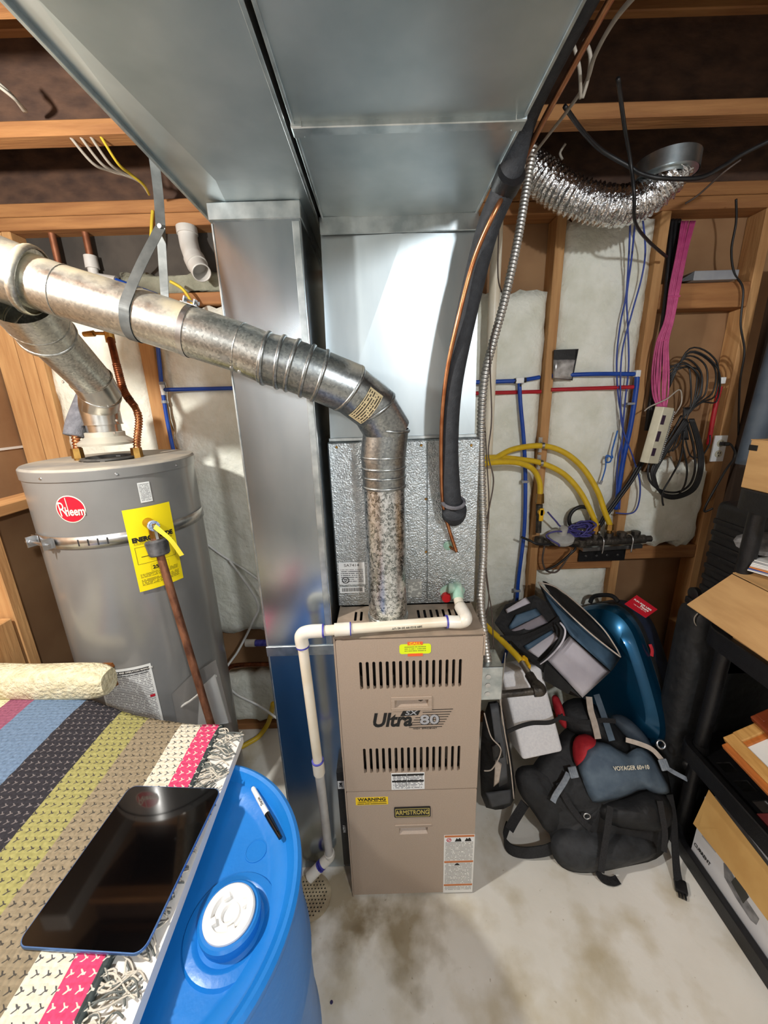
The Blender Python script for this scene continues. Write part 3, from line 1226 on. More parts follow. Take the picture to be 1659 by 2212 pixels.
pull(hx0, hx1, hz0, hz1, up, True)
pull(lx0, lx1, lz0, lz1, lowd, False)
YD = 0.9998
# service sticker
M = None
lab, M, wd, hh = decal_px(863, 1390, 931, 1413, YD, fineprint('service_print', (226, 246, 20), (150, 160, 40), 5, 5, 0.40, 0.16), up, 'service_sticker', r=0.008, label='fluorescent yellow service sticker')
for (a0, a1, b0, b1, tx) in ((0.26, 0.74, 0.90, 1.22, 'CALL'), (0.26, 0.74, -0.24, 0.04, '')):
    s = decal(M, wd * a0, hh * b0, wd * a1, hh * b1, sticker_orange, up, 'orange_sticker', 0.0014)
    if tx:
        lettering(tx, hh * 0.34, M @ Matrix.Translation((wd * 0.5, hh * (b0 + b1) / 2, 0.0018)), sticker_yellow, s, bold=0.0004, xs=1.3)
# logo: Ultra SX 80
s0 = at(803, 1572, Y=1.0)
sx1_ = at(978, 1534, Y=1.0)
W_ = sx1_.x - s0.x
H_ = at(890, 1533, Y=1.0).z - at(890, 1574, Y=1.0).z
LM = FRONT((s0.x, YD, at(890, 1574, Y=1.0).z)) @ Matrix.Translation((0, 0, 0.0003))
lettering('Ultra', H_ * 0.98, LM @ Matrix.Translation((0.0, H_ * 0.47, 0)), ink, up, align='LEFT', shear=0.22, bold=0.0024, xs=0.84)
bm = B()
for i in range(8):
    t = i / 7.0
    z = H_ * (0.06 + 0.90 * t)
    xa_ = W_ * (0.46 + 0.14 * t if t < 0.62 else 0.63)
    xb_ = W_ * (0.87 + 0.13 * t)
    th = H_ * 0.028
    prism(bm, [LM @ V(p) for p in ((xa_, z, 0), (xb_, z, 0), (xb_ + th * 0.4, z + th, 0), (xa_ + th * 0.4, z + th, 0))], (0, -0.0004, 0))
build(bm, 'logo_stripes', ink, up)
bm = B()
prism(bm, [LM @ V((W_ * a, H_ * b, 0.0001)) for a, b in ((0.355, 0.68), (0.575, 0.72), (0.61, 1.0), (0.395, 0.97))], (0, -0.0004, 0))
build(bm, 'logo_flag', ink, up)
lettering('SX', H_ * 0.32, LM @ Matrix.Translation((W_ * 0.485, H_ * 0.845, 0.0007)), ink_grey, up, shear=0.2, xs=1.35, bold=0.0003)
lettering('80', H_ * 0.66, LM @ Matrix.Translation((W_ * 0.715, H_ * 0.45, 0.0010)), ink_grey, up, bold=0.0012, xs=1.25)
lettering('80', H_ * 0.66, LM @ Matrix.Translation((W_ * 0.718, H_ * 0.43, 0.0004)), ink, up, bold=0.0026, xs=1.25)
lettering('HIGH  EFFICIENCY', H_ * 0.09, LM @ Matrix.Translation((W_ * 0.66, H_ * 0.0, 0.0003)), ink, up, xs=1.4)
# notice label
nl, M, wd, hh = decal_px(846, 1668, 917, 1706, YD, fineprint('notice_print', (232, 233, 232), (90, 92, 98), 13, 3, 0.45, 0.05), up, 'notice_label', label='white notice label with black bars')
bm = B()
for b0 in (0.84, 0.46):
    for a0, a1 in ((0.02, 0.455), (0.475, 0.98)):
        box(bm, (wd * a0, hh * b0, 0.0008), (wd * a1, hh * (b0 + 0.10), 0.0012), M=M)
box(bm, (wd * 0.458, hh * 0.02, 0.0008), (wd * 0.466, hh * 0.98, 0.0012), M=M)
build(bm, 'notice_bars', ink, nl)
# warning sticker
wl_, M, wd, hh = decal_px(769, 1721, 838, 1739, YD, fineprint('warning_print', (244, 205, 20), (110, 92, 20), 4, 4, 0.36, 0.05, head=0.42), lowd, 'warning_sticker', label='yellow WARNING sticker')
lettering('WARNING', hh * 0.55, M @ Matrix.Translation((wd * 0.5, hh * 0.72, 0.001)), ink, wl_, bold=0.0006, xs=1.08)
# brand plate
bp_, M, wd, hh = decal_px(852, 1741, 930, 1764, YD, pm('plate_black', (24, 24, 24), None, rough=0.3), lowd, 'brand_plate', r=0.004, h=0.004, label='black and gold brand plate')
bm = B()
o_ = rrect(wd * 0.03, hh * 0.08, wd * 0.97, hh * 0.92, 0.003)
i_ = rrect(wd * 0.045, hh * 0.14, wd * 0.955, hh * 0.86, 0.0025)
A_ = [bm.verts.new(M @ V((p[0], p[1], 0.0043))) for p in o_]
C_ = [bm.verts.new(M @ V((p[0], p[1], 0.0043))) for p in i_]
for i in range(len(A_)):
    j = (i + 1) % len(A_)
    bm.faces.new((A_[i], A_[j], C_[j], C_[i]))
build(bm, 'plate_border', gold_ink, bp_)
lettering('ARMSTRONG', hh * 0.62, M @ Matrix.Translation((wd * 0.5, hh * 0.50, 0.0043)), gold_ink, bp_, bold=0.0004, xs=0.70)
# safety label
sl, M, wd, hh = decal_px(957, 1802, 1026, 1928, YD - 0.0002, fineprint('safety_print', (228, 227, 222), (150, 148, 144), 44, 4, 0.40, 0.05), lowd, 'safety_label', label='tall white safety label with orange bars')
lab_or = pm('label_orange', (196, 116, 62), None, rough=0.5)
for b in (0.965, 0.535, 0.125):
    bm = B()
    box(bm, (wd * 0.02, hh * b, 0.0008), (wd * 0.98, hh * (b + 0.03), 0.0012), M=M)
    build(bm, 'orange_bar', lab_or, sl)
bm = B()
box(bm, (wd * 0.03, hh * 0.885, 0.0008), (wd * 0.97, hh * 0.962, 0.0011), M=M)
build(bm, 'pictogram_panel', sticker_white, sl)
bm = B()
lathe(bm, [(hh * 0.030, 0), (hh * 0.030, 0.0005), (hh * 0.022, 0.0005), (hh * 0.022, 0)], M=M @ Matrix.Translation((wd * 0.16, hh * 0.923, 0.0011)), seg=20)
box(bm, (-hh * 0.026, -hh * 0.004, 0), (hh * 0.026, hh * 0.004, 0.0006), M=M @ Matrix.Translation((wd * 0.16, hh * 0.923, 0.0011)) @ Matrix.Rotation(0.7, 4, 'Z'))
build(bm, 'no_flame_mark', sticker_red, sl)
bm = B()
for cx_ in (0.46, 0.78):
    prism(bm, [M @ V((wd * (cx_ + a), hh * b, 0.0011)) for a, b in ((-0.11, 0.895), (0.11, 0.895), (0.085, 0.935), (0.04, 0.955), (0.0, 0.93), (-0.05, 0.95))], (0, -0.0004, 0))
prism(bm, [M @ V((wd * a, hh * b, 0.0011)) for a, b in ((0.36, 0.49), (0.54, 0.49), (0.50, 0.515), (0.45, 0.527), (0.40, 0.515))], (0, -0.0004, 0))
build(bm, 'flame_marks', ink, sl)
# crooked casing lip at the upper right
bm = B()
box(bm, (FX1 - 0.006, 1.0, 1.05), (FX1 + 0.002, 1.012, 1.127), 0.001, seg=1)
box(bm, (FX0 - 0.002, 1.0, 0.0), (FX0 + 0.003, 1.012, 1.127), 0.001, seg=1)
build(bm, 'casing_flange', taupe, fu)

# furnace filter carton between drop and furnace
fc = thing('furnace_filter', 'slim black furnace filter carton wedged between duct and furnace', 'filter', (-0.178, 1.2, 0.12))
zf0, zf1 = at(748, 1868, Y=1.05).z, at(748, 1668, Y=1.05).z
bm = B()
box(bm, (-0.197, 1.05, max(zf0, 0.0)), (-0.170, 1.55, zf1), 0.001, seg=1)
build(bm, 'filter_frame', black_pl, fc)
MV = frame((-0.1835, 1.0494, 0), (0, 0, 1), (-1, 0, 0))
for body, z, s_ in (('3M', at(748, 1695, Y=1.05).z, 0.017), ('16:25:1', at(748, 1790, Y=1.05).z, 0.013)):
    if body == '3M':
        decal(frame((-0.1835, 1.0497, z), (0, 0, 1), (-1, 0, 0)), -0.018, -0.0115, 0.018, 0.0115, sticker_white, fc, 'white_label', 0.0004)
    lettering(body, s_, frame((-0.1835, 1.049, z), (0, 0, 1), (-1, 0, 0)), ink if body == '3M' else ink_white, fc, bold=0.0003)


# ------------------------------------------------------------------ furnace vent pipe
vent = thing('furnace_vent_pipe', 'dented galvanized vent pipe rising from the furnace and running left overhead', 'vent pipe', (0.0, 1.09, FZ))


def gored(bm, pts, r, segs):
    tube(bm, pts, r, seg=28, smooth=False, cap=False)


def bead(bm, p, d, r, w=0.004, h=0.003):
    d = V(d).normalized()
    M = frame(p, *basis(d))
    prof = []
    for i in range(7):
        a = math.pi * i / 6
        prof.append((r + h * math.sin(a), -w * math.cos(a)))
    lathe(bm, prof, M=M, seg=28)


vx, vy = at(836, 1250, Y=1.09).x, 1.09
RV = 0.0605
zt1 = at(836, 1050, Y=vy).z
zt2 = at(836, 985, Y=vy).z
bm = B()
cyl(bm, (vx, vy, FZ + 0.0), (vx, vy, zt1), RV, RV * 0.985, 32)
build(bm, 'pipe_section', spangle, vent, smooth='auto')
bm = B()
bead(bm, (vx, vy, FZ + 0.02), (0, 0, 1), RV, 0.006, 0.004)
lathe(bm, [(RV + 0.002, 0), (RV + 0.002, 0.03), (RV, 0.03)], o=(vx, vy, FZ), seg=32)
build(bm, 'base_collar', galv_edge, vent, smooth='auto')
bm = B()
cyl(bm, (vx, vy, zt1 - 0.004), (vx, vy, zt2), RV * 1.02, RV * 1.03, 32, cap=False)
for zz in (zt1 + 0.002, zt1 + 0.03, (zt1 + zt2) / 2 + 0.012, zt2):
    bead(bm, (vx, vy, zz), (0, 0, 1), RV * 1.03)
build(bm, 'pipe_coupling', elbow_m, vent, smooth='auto')
# gored elbow: leans to the left and a little toward the viewer
e0 = V((vx, vy, zt2))
elp = [e0, at(834, 925, Y=1.085), at(806, 878, Y=1.06), at(752, 838, Y=1.03), at(690, 812, Y=1.012)]
elp[0] = e0
for a, b in zip(elp, elp[1:]):
    d = (b - a).normalized()
    bm = B()
    cyl(bm, a - d * 0.012, b + d * 0.004, 0.0645, 0.062, 28, cap=False)
    bead(bm, b, d, 0.0625, 0.005, 0.0045)
    build(bm, 'elbow_gore', elbow_m, vent, smooth='auto')
# manufacturer sticker on the elbow (cream paper wrapped on the gore)
ga, gb = elp[2], elp[3]
gd = (gb - ga).normalized()
gm = ga.lerp(gb, 0.42)
to_cam = (CAM - gm)
to_cam = (to_cam - gd * to_cam.dot(gd)).normalized()
side = gd.cross(to_cam)


def wrap(a, b):
    ang = -0.95 + 1.5 * a
    return gm + gd * (0.040 * (b - 0.5)) + (to_cam * math.cos(ang) + side * math.sin(ang)) * 0.0662


bm = B()
grid(bm, wrap, 10, 1, thick=-to_cam * 0.0008)
build(bm, 'maker_sticker', fineprint('elbow_print', (206, 190, 150), (60, 52, 40), 6, 3, 0.42, 0.05), vent, label='cream maker sticker on the elbow')
# dented transition and long run
run_px = [(690, 812, 1.012), (632, 790, 1.005), (575, 775, 1.0), (520, 752, 1.0), (410, 716, 0.995), (300, 680, 0.99), (140, 632, 0.98), (62, 605, 0.975)]
run = [at(x, y, Y=Y) for x, y, Y in run_px]
rads = [0.0625, 0.061, 0.059, 0.0575, 0.0575, 0.0575, 0.057, 0.057]
mats = [elbow_m, elbow_m, pipe_galv, pipe_galv, pipe_dusty, pipe_dusty, pipe_dusty]
for i in range(len(run) - 1):
    a, b = run[i], run[i + 1]
    d = (b - a).normalized()
    bm = B()
    cyl(bm, a - d * 0.006, b + d * 0.004, rads[i], rads[i + 1], 32, cap=False)
    if i < 2:
        bead(bm, b, d, rads[i + 1], 0.0055, 0.005)
        bead(bm, a.lerp(b, 0.45), d, rads[i], 0.005, 0.004)
    else:
        bead(bm, a, d, rads[i], 0.0016, 0.0016)
    build(bm, 'pipe_section', mats[i], vent, smooth='auto')
# clamp band with its screw
cb = run[4]
dd = (run[5] - run[4]).normalized()
bm = B()
lathe(bm, [(0.0588, -0.006), (0.0592, -0.006), (0.0592, 0.006), (0.0588, 0.006)], M=frame(cb, *basis(dd)), seg=36)
build(bm, 'clamp_band', steel, vent, smooth='auto')
top = (V((0, 0, 1)) - dd * dd.z).normalized()
cp = cb + (top * 0.9 + V((0, -0.35, 0))).normalized() * 0.060
Mx = frame(cp, dd, top)
bm = B()
box(bm, (-0.013, -0.001, -0.008), (-0.010, 0.013, 0.008), M=Mx)
box(bm, (0.010, -0.001, -0.008), (0.013, 0.013, 0.008), M=Mx)
box(bm, (-0.018, -0.0012, -0.008), (0.018, 0.0008, 0.008), M=Mx)
build(bm, 'clamp_bracket', steel, vent)
bm = B()
cyl(bm, Mx @ V((-0.017, 0.007, 0)), Mx @ V((0.017, 0.007, 0)), 0.0022, seg=8)
cyl(bm, Mx @ V((-0.020, 0.007, 0)), Mx @ V((-0.016, 0.007, 0)), 0.0045, seg=8)
build(bm, 'clamp_screw', steel, vent)
for x, y, Yv in ((517, 803, 1.0), (500, 795, 1.0), (704, 848, 1.03)):
    p = at(x, y, Y=Yv - 0.045)
    screw_at(p, (0.0, -0.8, -0.5), vent)

# wye at the far left and the branch from the water heater
wye = thing('vent_wye', 'dusty vent wye where the water heater flue joins the main vent', 'vent pipe', tuple(run[-1]))
w0 = run[-1]
w1 = at(-60, 560, Y=0.955)
dw = (w1 - w0).normalized()
bm = B()
cyl(bm, w0 - dw * 0.01, w1 + dw * 0.25, 0.066, 0.072, 32, cap=True)
bead(bm, w0 - dw * 0.004, dw, 0.068, 0.010, 0.006)
build(bm, 'wye_body', pipe_dusty, wye, smooth='auto')
j0 = at(40, 640, Y=0.99)
j1 = at(103, 724, Y=1.10)
bm = B()
cyl(bm, j0, j1, 0.072, 0.0645, 32, cap=False)
dj = (j1 - j0).normalized()
bead(bm, j1 - dj * 0.004, dj, 0.0645, 0.006, 0.004)
bead(bm, j0.lerp(j1, 0.62), dj, 0.066, 0.004, 0.003)
build(bm, 'wye_branch', pipe_dusty, wye, smooth='auto')

# ------------------------------------------------------------------ water heater
TX, TY, TR_ = -0.962, 1.385, 0.256
HT = 1.635
wh = thing('water_heater', 'grey gas water heater tank with red round maker badge', 'water heater', (TX, TY, 0))


def tp(deg, z, r=TR_):
    a = math.radians(deg)
    return V((TX + r * math.cos(a), TY + r * math.sin(a), z))


def tank_hit(x, y, R=TR_):
    d = ray(x, y)
    a = d.x ** 2 + d.y ** 2
    ox, oy = CAM.x - TX, CAM.y - TY
    b = 2 * (ox * d.x + oy * d.y)
    c = ox * ox + oy * oy - R * R
    D = max(b * b - 4 * a * c, 0)
    p = CAM + d * ((-b - D ** 0.5) / 2 / a)
    return math.degrees(math.atan2(p.y - TY, p.x - TX)), p.z


bm = B()
lathe(bm, [(0.0, 0.06), (TR_ - 0.01, 0.06), (TR_, 0.07), (TR_, HT - 0.034), (TR_ - 0.006, HT - 0.03), (0.0, HT - 0.03)], o=(TX, TY, 0), seg=72)
build(bm, 'tank_jacket', tank_grey, wh, smooth='auto')
bm = B()
lathe(bm, [(TR_ + 0.003, HT - 0.036), (TR_ + 0.0035, HT - 0.006), (TR_ - 0.002, HT), (0.10, HT), (0.095, HT - 0.006), (0.0, HT - 0.006)], o=(TX, TY, 0), seg=72)
build(bm, 'top_cap', tank_top, wh, smooth='auto')
bm = B()
lathe(bm, [(TR_ + 0.0040, HT - 0.036), (TR_ + 0.0044, HT - 0.008), (TR_ + 0.003, HT - 0.006), (TR_ + 0.002, HT - 0.02)], o=(TX, TY, 0), seg=72)
build(bm, 'cap_rim', tank_grey, wh, smooth='auto')
for i in range(3):
    a = math.radians(i * 120 + 20)
    bm = B()
    cyl(bm, (TX + 0.2 * math.cos(a), TY + 0.2 * math.sin(a), 0.0), (TX + 0.2 * math.cos(a), TY + 0.2 * math.sin(a), 0.065), 0.02, seg=12)
    build(bm, 'foot', iron, wh)
for x, y in ((88, 1037), (252, 1026), (382, 1006)):
    dg, z = tank_hit(x, y, TR_ + 0.004)
    screw_at(tp(dg, HT - 0.024, TR_ + 0.004), tp(dg, 0, 1.0) - V((TX, TY, 0)), wh, 0.005)


def tank_patch(d0, d1, z0, z1, mat, name, r=TR_ + 0.0012, skew=0.0, nseg=14, label=None, parent=None, corner=0.0):
    """curved sticker; skew tilts it about its middle, in metres of rise per metre along the jacket"""
    bm = B()

    def fn(a, b):
        dg = d0 + (d1 - d0) * a
        zz = z0 + (z1 - z0) * b
        arc = math.radians(dg - (d0 + d1) / 2) * TR_
        zc = zz - (z0 + z1) / 2
        return tp(dg - math.degrees(zc * skew / TR_), zz + arc * skew, r)
    grid(bm, fn, nseg, 8, thick=None)
    return build(bm, name, mat, parent or wh, smooth=True, label=label)


def tank_text(body, size, deg, z, mat, parent, bold=0.0, xs=1.0, shear=0.0, skew=0.0, r=TR_ + 0.0025, align='CENTER', space=1.0):
    def warp(c):
        dg = deg + math.degrees((c.x - c.y * skew) / TR_)
        return tp(dg, z + c.y + c.x * skew, r + c.z)
    return lettering(body, size, None, mat, parent, warp=warp, bold=bold, xs=xs, shear=shear, align=align, space=space)


# round badge
bd, bz = tank_hit(152, 1100)
for rr_, m_, nm, rad in ((0.0425, ink_cream, 'badge_ring', TR_ + 0.0008), (0.0395, sticker_red, 'badge', TR_ + 0.0016)):
    bm = B()
    c0 = bm.verts.new(tp(bd, bz, rad))
    ring = []
    for q in (0.5, 1.0):
        ring.append([bm.verts.new(tp(bd + math.degrees(rr_ * q * math.cos(t) / TR_), bz + rr_ * q * math.sin(t), rad)) for t in [2 * math.pi * i / 40 for i in range(40)]])
    for i in range(40):
        j = (i + 1) % 40
        bm.faces.new((c0, ring[0][i], ring[0][j]))
        bm.faces.new((ring[0][i], ring[1][i], ring[1][j], ring[0][j]))
    build(bm, nm, m_, wh, smooth=True, label='red round maker badge' if nm == 'badge' else None)
tank_text('R', 0.066, bd - math.degrees(0.021 / TR_), bz - 0.002, ink_cream, wh, bold=-0.0004, xs=0.62, shear=-0.12)
tank_text('heem', 0.038, bd + math.degrees(0.0125 / TR_), bz - 0.008, ink_cream, wh, bold=0.0008, xs=0.66)
bm = B()
p0, p1 = tp(bd - math.degrees(0.0065 / TR_), bz + 0.036, TR_ + 0.0025), tp(bd - math.degrees(0.0045 / TR_), bz - 0.018, TR_ + 0.0025)
tube(bm, [p0, p1], 0.0013, seg=6)
build(bm, 'lettering', ink_cream, wh)
# small white label, energy guide, instructions
d0, z1_ = tank_hit(291, 1040)
d1, z0_ = tank_hit(332, 1084)
tank_patch(d0 + 1, d1 - 0.5, z0_ + 0.004, z1_ - 0.006, fineprint('small_label_print', (222, 224, 222), (120, 122, 122), 15, 3, 0.42, 0.07), 'small_label', label='small white instruction label')
eg = thing('energy_label', 'yellow energy label hanging on the tank behind the relief valve', 'label', tuple(tp(-38, 1.21, TR_ + 0.004)))
dA, zA = tank_hit(268, 1104)
dB, zB = tank_hit(391, 1250)
dM = (tank_hit(268, 1104)[0] + tank_hit(366, 1086)[0] + tank_hit(391, 1250)[0] + tank_hit(298, 1278)[0]) / 4
zM = (tank_hit(317, 1095)[1] + tank_hit(345, 1264)[1]) / 2
HWD, HZ = 0.069, 0.141
egp = tank_patch(dM - math.degrees(HWD / TR_), dM + math.degrees(HWD / TR_), zM - HZ, zM + HZ, pm('yellow_card', (248, 224, 0), None, rough=0.5), 'yellow_card', r=TR_ + 0.0065, parent=eg)


def eg_text(body, size, u, vz, bold=0.0, xs=1.0, mat=None):
    return tank_text(body, size, dM + math.degrees(u / TR_), zM + vz, mat or ink, eg, bold=bold, xs=xs, r=TR_ + 0.0075)


eg_text('ENERGYGUIDE', 0.021, 0.0, 0.037, bold=0.0013, xs=0.86)
eg_text('258', 0.017, -0.006, -0.066, bold=0.0004, xs=1.1)
eg_pr = fineprint('energy_print', (248, 224, 0), (90, 84, 20), 5, 4, 0.42, 0.02)
for z0_, z1_ in ((0.021, 0.027), (-0.094, -0.080), (-0.122, -0.100)):
    tank_patch(dM - math.degrees(0.060 / TR_), dM + math.degrees(0.060 / TR_), zM + z0_, zM + z1_, eg_pr, 'small_print', r=TR_ + 0.0072, parent=eg)
for u0, u1, v0, v1 in ((-0.058, 0.058, 0.012, 0.013), (-0.058, 0.058, -0.046, -0.045), (-0.058, -0.057, -0.046, 0.013), (0.057, 0.058, -0.046, 0.013), (-0.045, 0.04, -0.023, -0.021), (-0.024, 0.03, -0.054, -0.0535), (-0.024, 0.03, -0.078, -0.0775), (-0.024, -0.0235, -0.078, -0.0535), (0.0295, 0.03, -0.078, -0.0535)):
    tank_patch(dM + math.degrees(u0 / TR_), dM + math.degrees(u1 / TR_), zM + v0, zM + v1, ink, 'rule_line', r=TR_ + 0.0073, parent=eg, nseg=8)
# operation sheet low on the jacket
d0, z1_ = tank_hit(140, 1445)
d1, _z = tank_hit(322, 1420)
zs = tank_hit(330, 1430)[1]
sh = tank_patch(-100, d1, 0.62, zs, fineprint('operation_print', (222, 224, 222), (130, 130, 132), 46, 6, 0.40, 0.04), 'operation_sheet', label='white operation sheet on the jacket')
tank_patch(-98, d1 - 1.5, zs - 0.022, zs - 0.010, ink, 'sheet_header', r=TR_ + 0.0018)
tank_patch(d1 - 5, d1 - 1.5, zs - 0.135, zs - 0.125, sticker_red, 'sheet_flag', r=TR_ + 0.0018)
tank_text('INSTALLATION AND OPERATION MANUALS', 0.008, d1 - 17, zs - 0.016, ink_white, wh, r=TR_ + 0.0026, bold=0.0001)
tank_text('AUTOMATIC STORAGE WATER HEATER', 0.007, d1 - 17, zs - 0.030, ink, wh, r=TR_ + 0.0026)

# earthquake strap
st = thing('tank_strap', 'perforated galvanized strap around the water heater', 'strap', tuple(tp(-90, 1.39)))
zst = tank_hit(200, 1170)[1]
bm = B()


def band(a, b):
    dg = -128 + (150) * a
    return tp(dg, zst - 0.019 + 0.038 * b, TR_ + 0.004)


grid(bm, band, 60, 1, thick=None)
o_ = build(bm, 'strap_band', steel, st, smooth=True)
sm = o_.modifiers.new('s', 'SOLIDIFY')
sm.thickness = 0.0012
for x in (172, 193, 214, 235):
    dg = tank_hit(x, 1172)[0]
    bm = B()
    box(bm, (-0.0022, -0.011, 0), (0.0022, 0.011, 0.0008), 0.0, M=frame(tp(dg, zst, TR_ + 0.0046), tp(dg + 90, 0, 1) - V((TX, TY, 0)), (0, 0, 1)))
    build(bm, 'strap_slot', dark_in, st)
dg = tank_hit(105, 1180)[0]
nrm = (tp(dg, 0, 1) - V((TX, TY, 0))).normalized()
tng = V((-nrm.y, nrm.x, 0))
Mb = frame(tp(dg, zst, TR_ + 0.005), tng, (0, 0, 1))
for sx in (-0.052, 0.034):
    bm = B()
    box(bm, (sx, -0.017, 0.0), (sx + 0.003, 0.017, 0.026), 0.0, M=Mb)
    box(bm, (sx - 0.016, -0.017, 0.0), (sx + 0.018, 0.017, 0.002), 0.0, M=Mb)
    build(bm, 'strap_bracket', steel, st)
bm = B()
cyl(bm, Mb @ V((-0.062, 0, 0.015)), Mb @ V((0.052, 0, 0.015)), 0.004, seg=10)
for sx in (-0.064, -0.047, 0.02):
    cyl(bm, Mb @ V((sx, 0, 0.015)), Mb @ V((sx + 0.009, 0, 0.015)), 0.009, seg=6)
build(bm, 'strap_bolt', steel, st)

# draft hood on the tank
hx, hy = at(238, 985, Y=TY).x, TY
dh = thing('draft_hood', 'flared draft hood standing on legs above the tank', 'draft hood', (hx, hy, HT))
zc_ = at(240, 953, Y=hy).z
bm = B()
lathe(bm, [(0.086, zc_ - HT - 0.010), (0.088, zc_ - HT - 0.002), (0.060, zc_ - HT + 0.018), (0.060, zc_ - HT + 0.032), (0.054, zc_ - HT + 0.034)], o=(hx, hy, HT), seg=40)
o_ = build(bm, 'hood_cone', pm('dusty_hood', (176, 172, 160), (196, 190, 174), 9, 0.55, 0.35), dh, smooth='auto')
for a in (-75, 15, 105, 195):
    bm = B()
    c, s = math.cos(math.radians(a)), math.sin(math.radians(a))
    box(bm, (-0.007, -0.0008, -0.002), (0.007, 0.0008, zc_ - HT - 0.006), M=frame((hx + 0.072 * c, hy + 0.072 * s, HT), (-s, c, 0), (c, s, 0)))
    build(bm, 'hood_leg', steel, dh)
bm = B()
lathe(bm, [(0.088, 0.0), (0.088, 0.006), (0.075, 0.006), (0.072, -0.004), (0.0, -0.004)], o=(hx, hy, HT + 0.001), seg=36)
build(bm, 'flue_ring', pm('sooty_ring', (88, 86, 82), (60, 58, 56), 20, 0.6), dh, smooth='auto')

# water heater flue
wf = thing('water_heater_flue', 'shiny aluminium flue pipe rising from the draft hood and slanting left', 'vent pipe', (hx, hy, zc_ + 0.03))
zf1_ = at(235, 880, Y=hy).z
bm = B()
cyl(bm, (hx, hy, zc_ + 0.025), (hx, hy, zc_ + 0.068), 0.052, 0.052, 32, cap=False)
cyl(bm, (hx, hy, zc_ + 0.060), (hx, hy, zf1_), 0.0585, 0.0585, 32, cap=False)
lathe(bm, [(0.0605, 0), (0.0605, 0.003), (0.05, 0.003)], o=(hx, hy, zc_ + 0.058), seg=32)
build(bm, 'pipe_section', alum, wf, smooth='auto')
f0 = V((hx, hy, zf1_))
f1 = at(216, 850, Y=1.35)
f2 = at(196, 818, Y=1.31)
f3 = at(150, 770, Y=1.22)
f4 = at(98, 715, Y=1.09)
for a, b, m_, r0, r1 in ((f0, f1, alum, 0.0585, 0.059), (f1, f2, alum, 0.059, 0.060), (f2, f4, pipe_galv, 0.0585, 0.0585)):
    d = (b - a).normalized()
    bm = B()
    cyl(bm, a - d * 0.012, b + d * 0.006, r0, r1, 32, cap=False)
    bead(bm, b - d * 0.002, d, r1, 0.004, 0.003)
    build(bm, 'flue_gore' if m_ is alum else 'pipe_section', m_, wf, smooth='auto')
for x, y in ((252, 908), (248, 935), (136, 825)):
    p = at(x, y, Y=hy - 0.057) if x > 200 else at(x, y, Y=1.24)
    screw_at(p, (0, -1, 0), wf)


# ------------------------------------------------------------------ water heater plumbing
def corr(path, r, amp, pitch, s0=0.0, s1=9.0, base=None):
    def rf(i, s):
        return r + (amp * math.sin(2 * math.pi * s / pitch) if s0 < s < s1 else 0.0)
    return rf


# right hand flex connector
cr_ = [at(297, 985, Y=1.40), at(296, 952, Y=1.40), at(300, 905, Y=1.42), at(291, 878, Y=1.44), at(268, 845, Y=1.48), at(255, 800, Y=1.52), at(243, 750, Y=1.56), at(237, 728, Y=1.58)]
hw = thing('copper_flex_connector', 'corrugated copper connector curving up from the right of the tank top', 'pipe', tuple(cr_[0]))
bm = B()
tube(bm, cr_[:4], 0.0115, seg=14, n=40, rf=lambda i, s: 0.0115 + (0.0018 * math.sin(2 * math.pi * s / 0.0095) if 0.035 < s < 0.16 else 0), step=0.0016)
build(bm, 'flex_section', copper, hw, smooth=True, label='bright copper flex')
bm = B()
tube(bm, cr_[3:], 0.0118, seg=14, step=0.002, rf=lambda i, s: 0.0125 + (0.0016 * math.sin(2 * math.pi * s / 0.009) if 0.03 < s < 0.2 else 0))
build(bm, 'flex_section', copper_old, hw, smooth=True, label='tarnished brown copper flex')
bm = B()
cyl(bm, cr_[0] - V((0, 0, 0.01)), cr_[0] + V((0, 0, 0.03)), 0.019, 0.018, 6)
cyl(bm, cr_[0] - V((0, 0, 0.03)), cr_[0], 0.014, seg=14)
build(bm, 'union_nut', brass, hw)
bm = B()
vpt = cr_[-1]
cyl(bm, vpt - V((0, 0, 0.02)), vpt + V((0, 0, 0.03)), 0.016, seg=12)
cyl(bm, vpt + V((0, 0, 0.012)), vpt + V((-0.05, 0, 0.014)), 0.006, seg=10)
cyl(bm, vpt + V((-0.055, 0, 0.014)), vpt + V((-0.095, 0, 0.012)), 0.011, 0.009, seg=8)
build(bm, 'shutoff_valve', brass, hw)
# left connector inside a foam sleeve
cl_ = [at(168, 982, Y=1.36), at(166, 958, Y=1.36), at(162, 935, Y=1.36), at(175, 890, Y=1.40), at(185, 850, Y=1.46)]
cw = thing('insulated_flex_connector', 'copper connector in a grey foam sleeve at the left of the tank top', 'pipe', tuple(cl_[0]))
bm = B()
tube(bm, cl_[:3], 0.0135, seg=14, step=0.0018, rf=lambda i, s: 0.0125 + (0.0018 * math.sin(2 * math.pi * s / 0.011) if s > 0.03 else 0))
build(bm, 'flex_section', copper, cw, smooth=True)
bm = B()
cyl(bm, cl_[0] - V((0, 0, 0.012)), cl_[0] + V((0, 0, 0.022)), 0.019, 0.018, 6)
cyl(bm, cl_[0] - V((0, 0, 0.03)), cl_[0], 0.014, seg=14)
build(bm, 'union_nut', brass, cw)
bm = B()
tube(bm, [at(160, 942, Y=1.36), at(165, 915, Y=1.375), at(176, 885, Y=1.40), at(192, 845, Y=1.46)], 0.031, seg=20)
build(bm, 'foam_sleeve', grey_rub, cw, smooth=True)

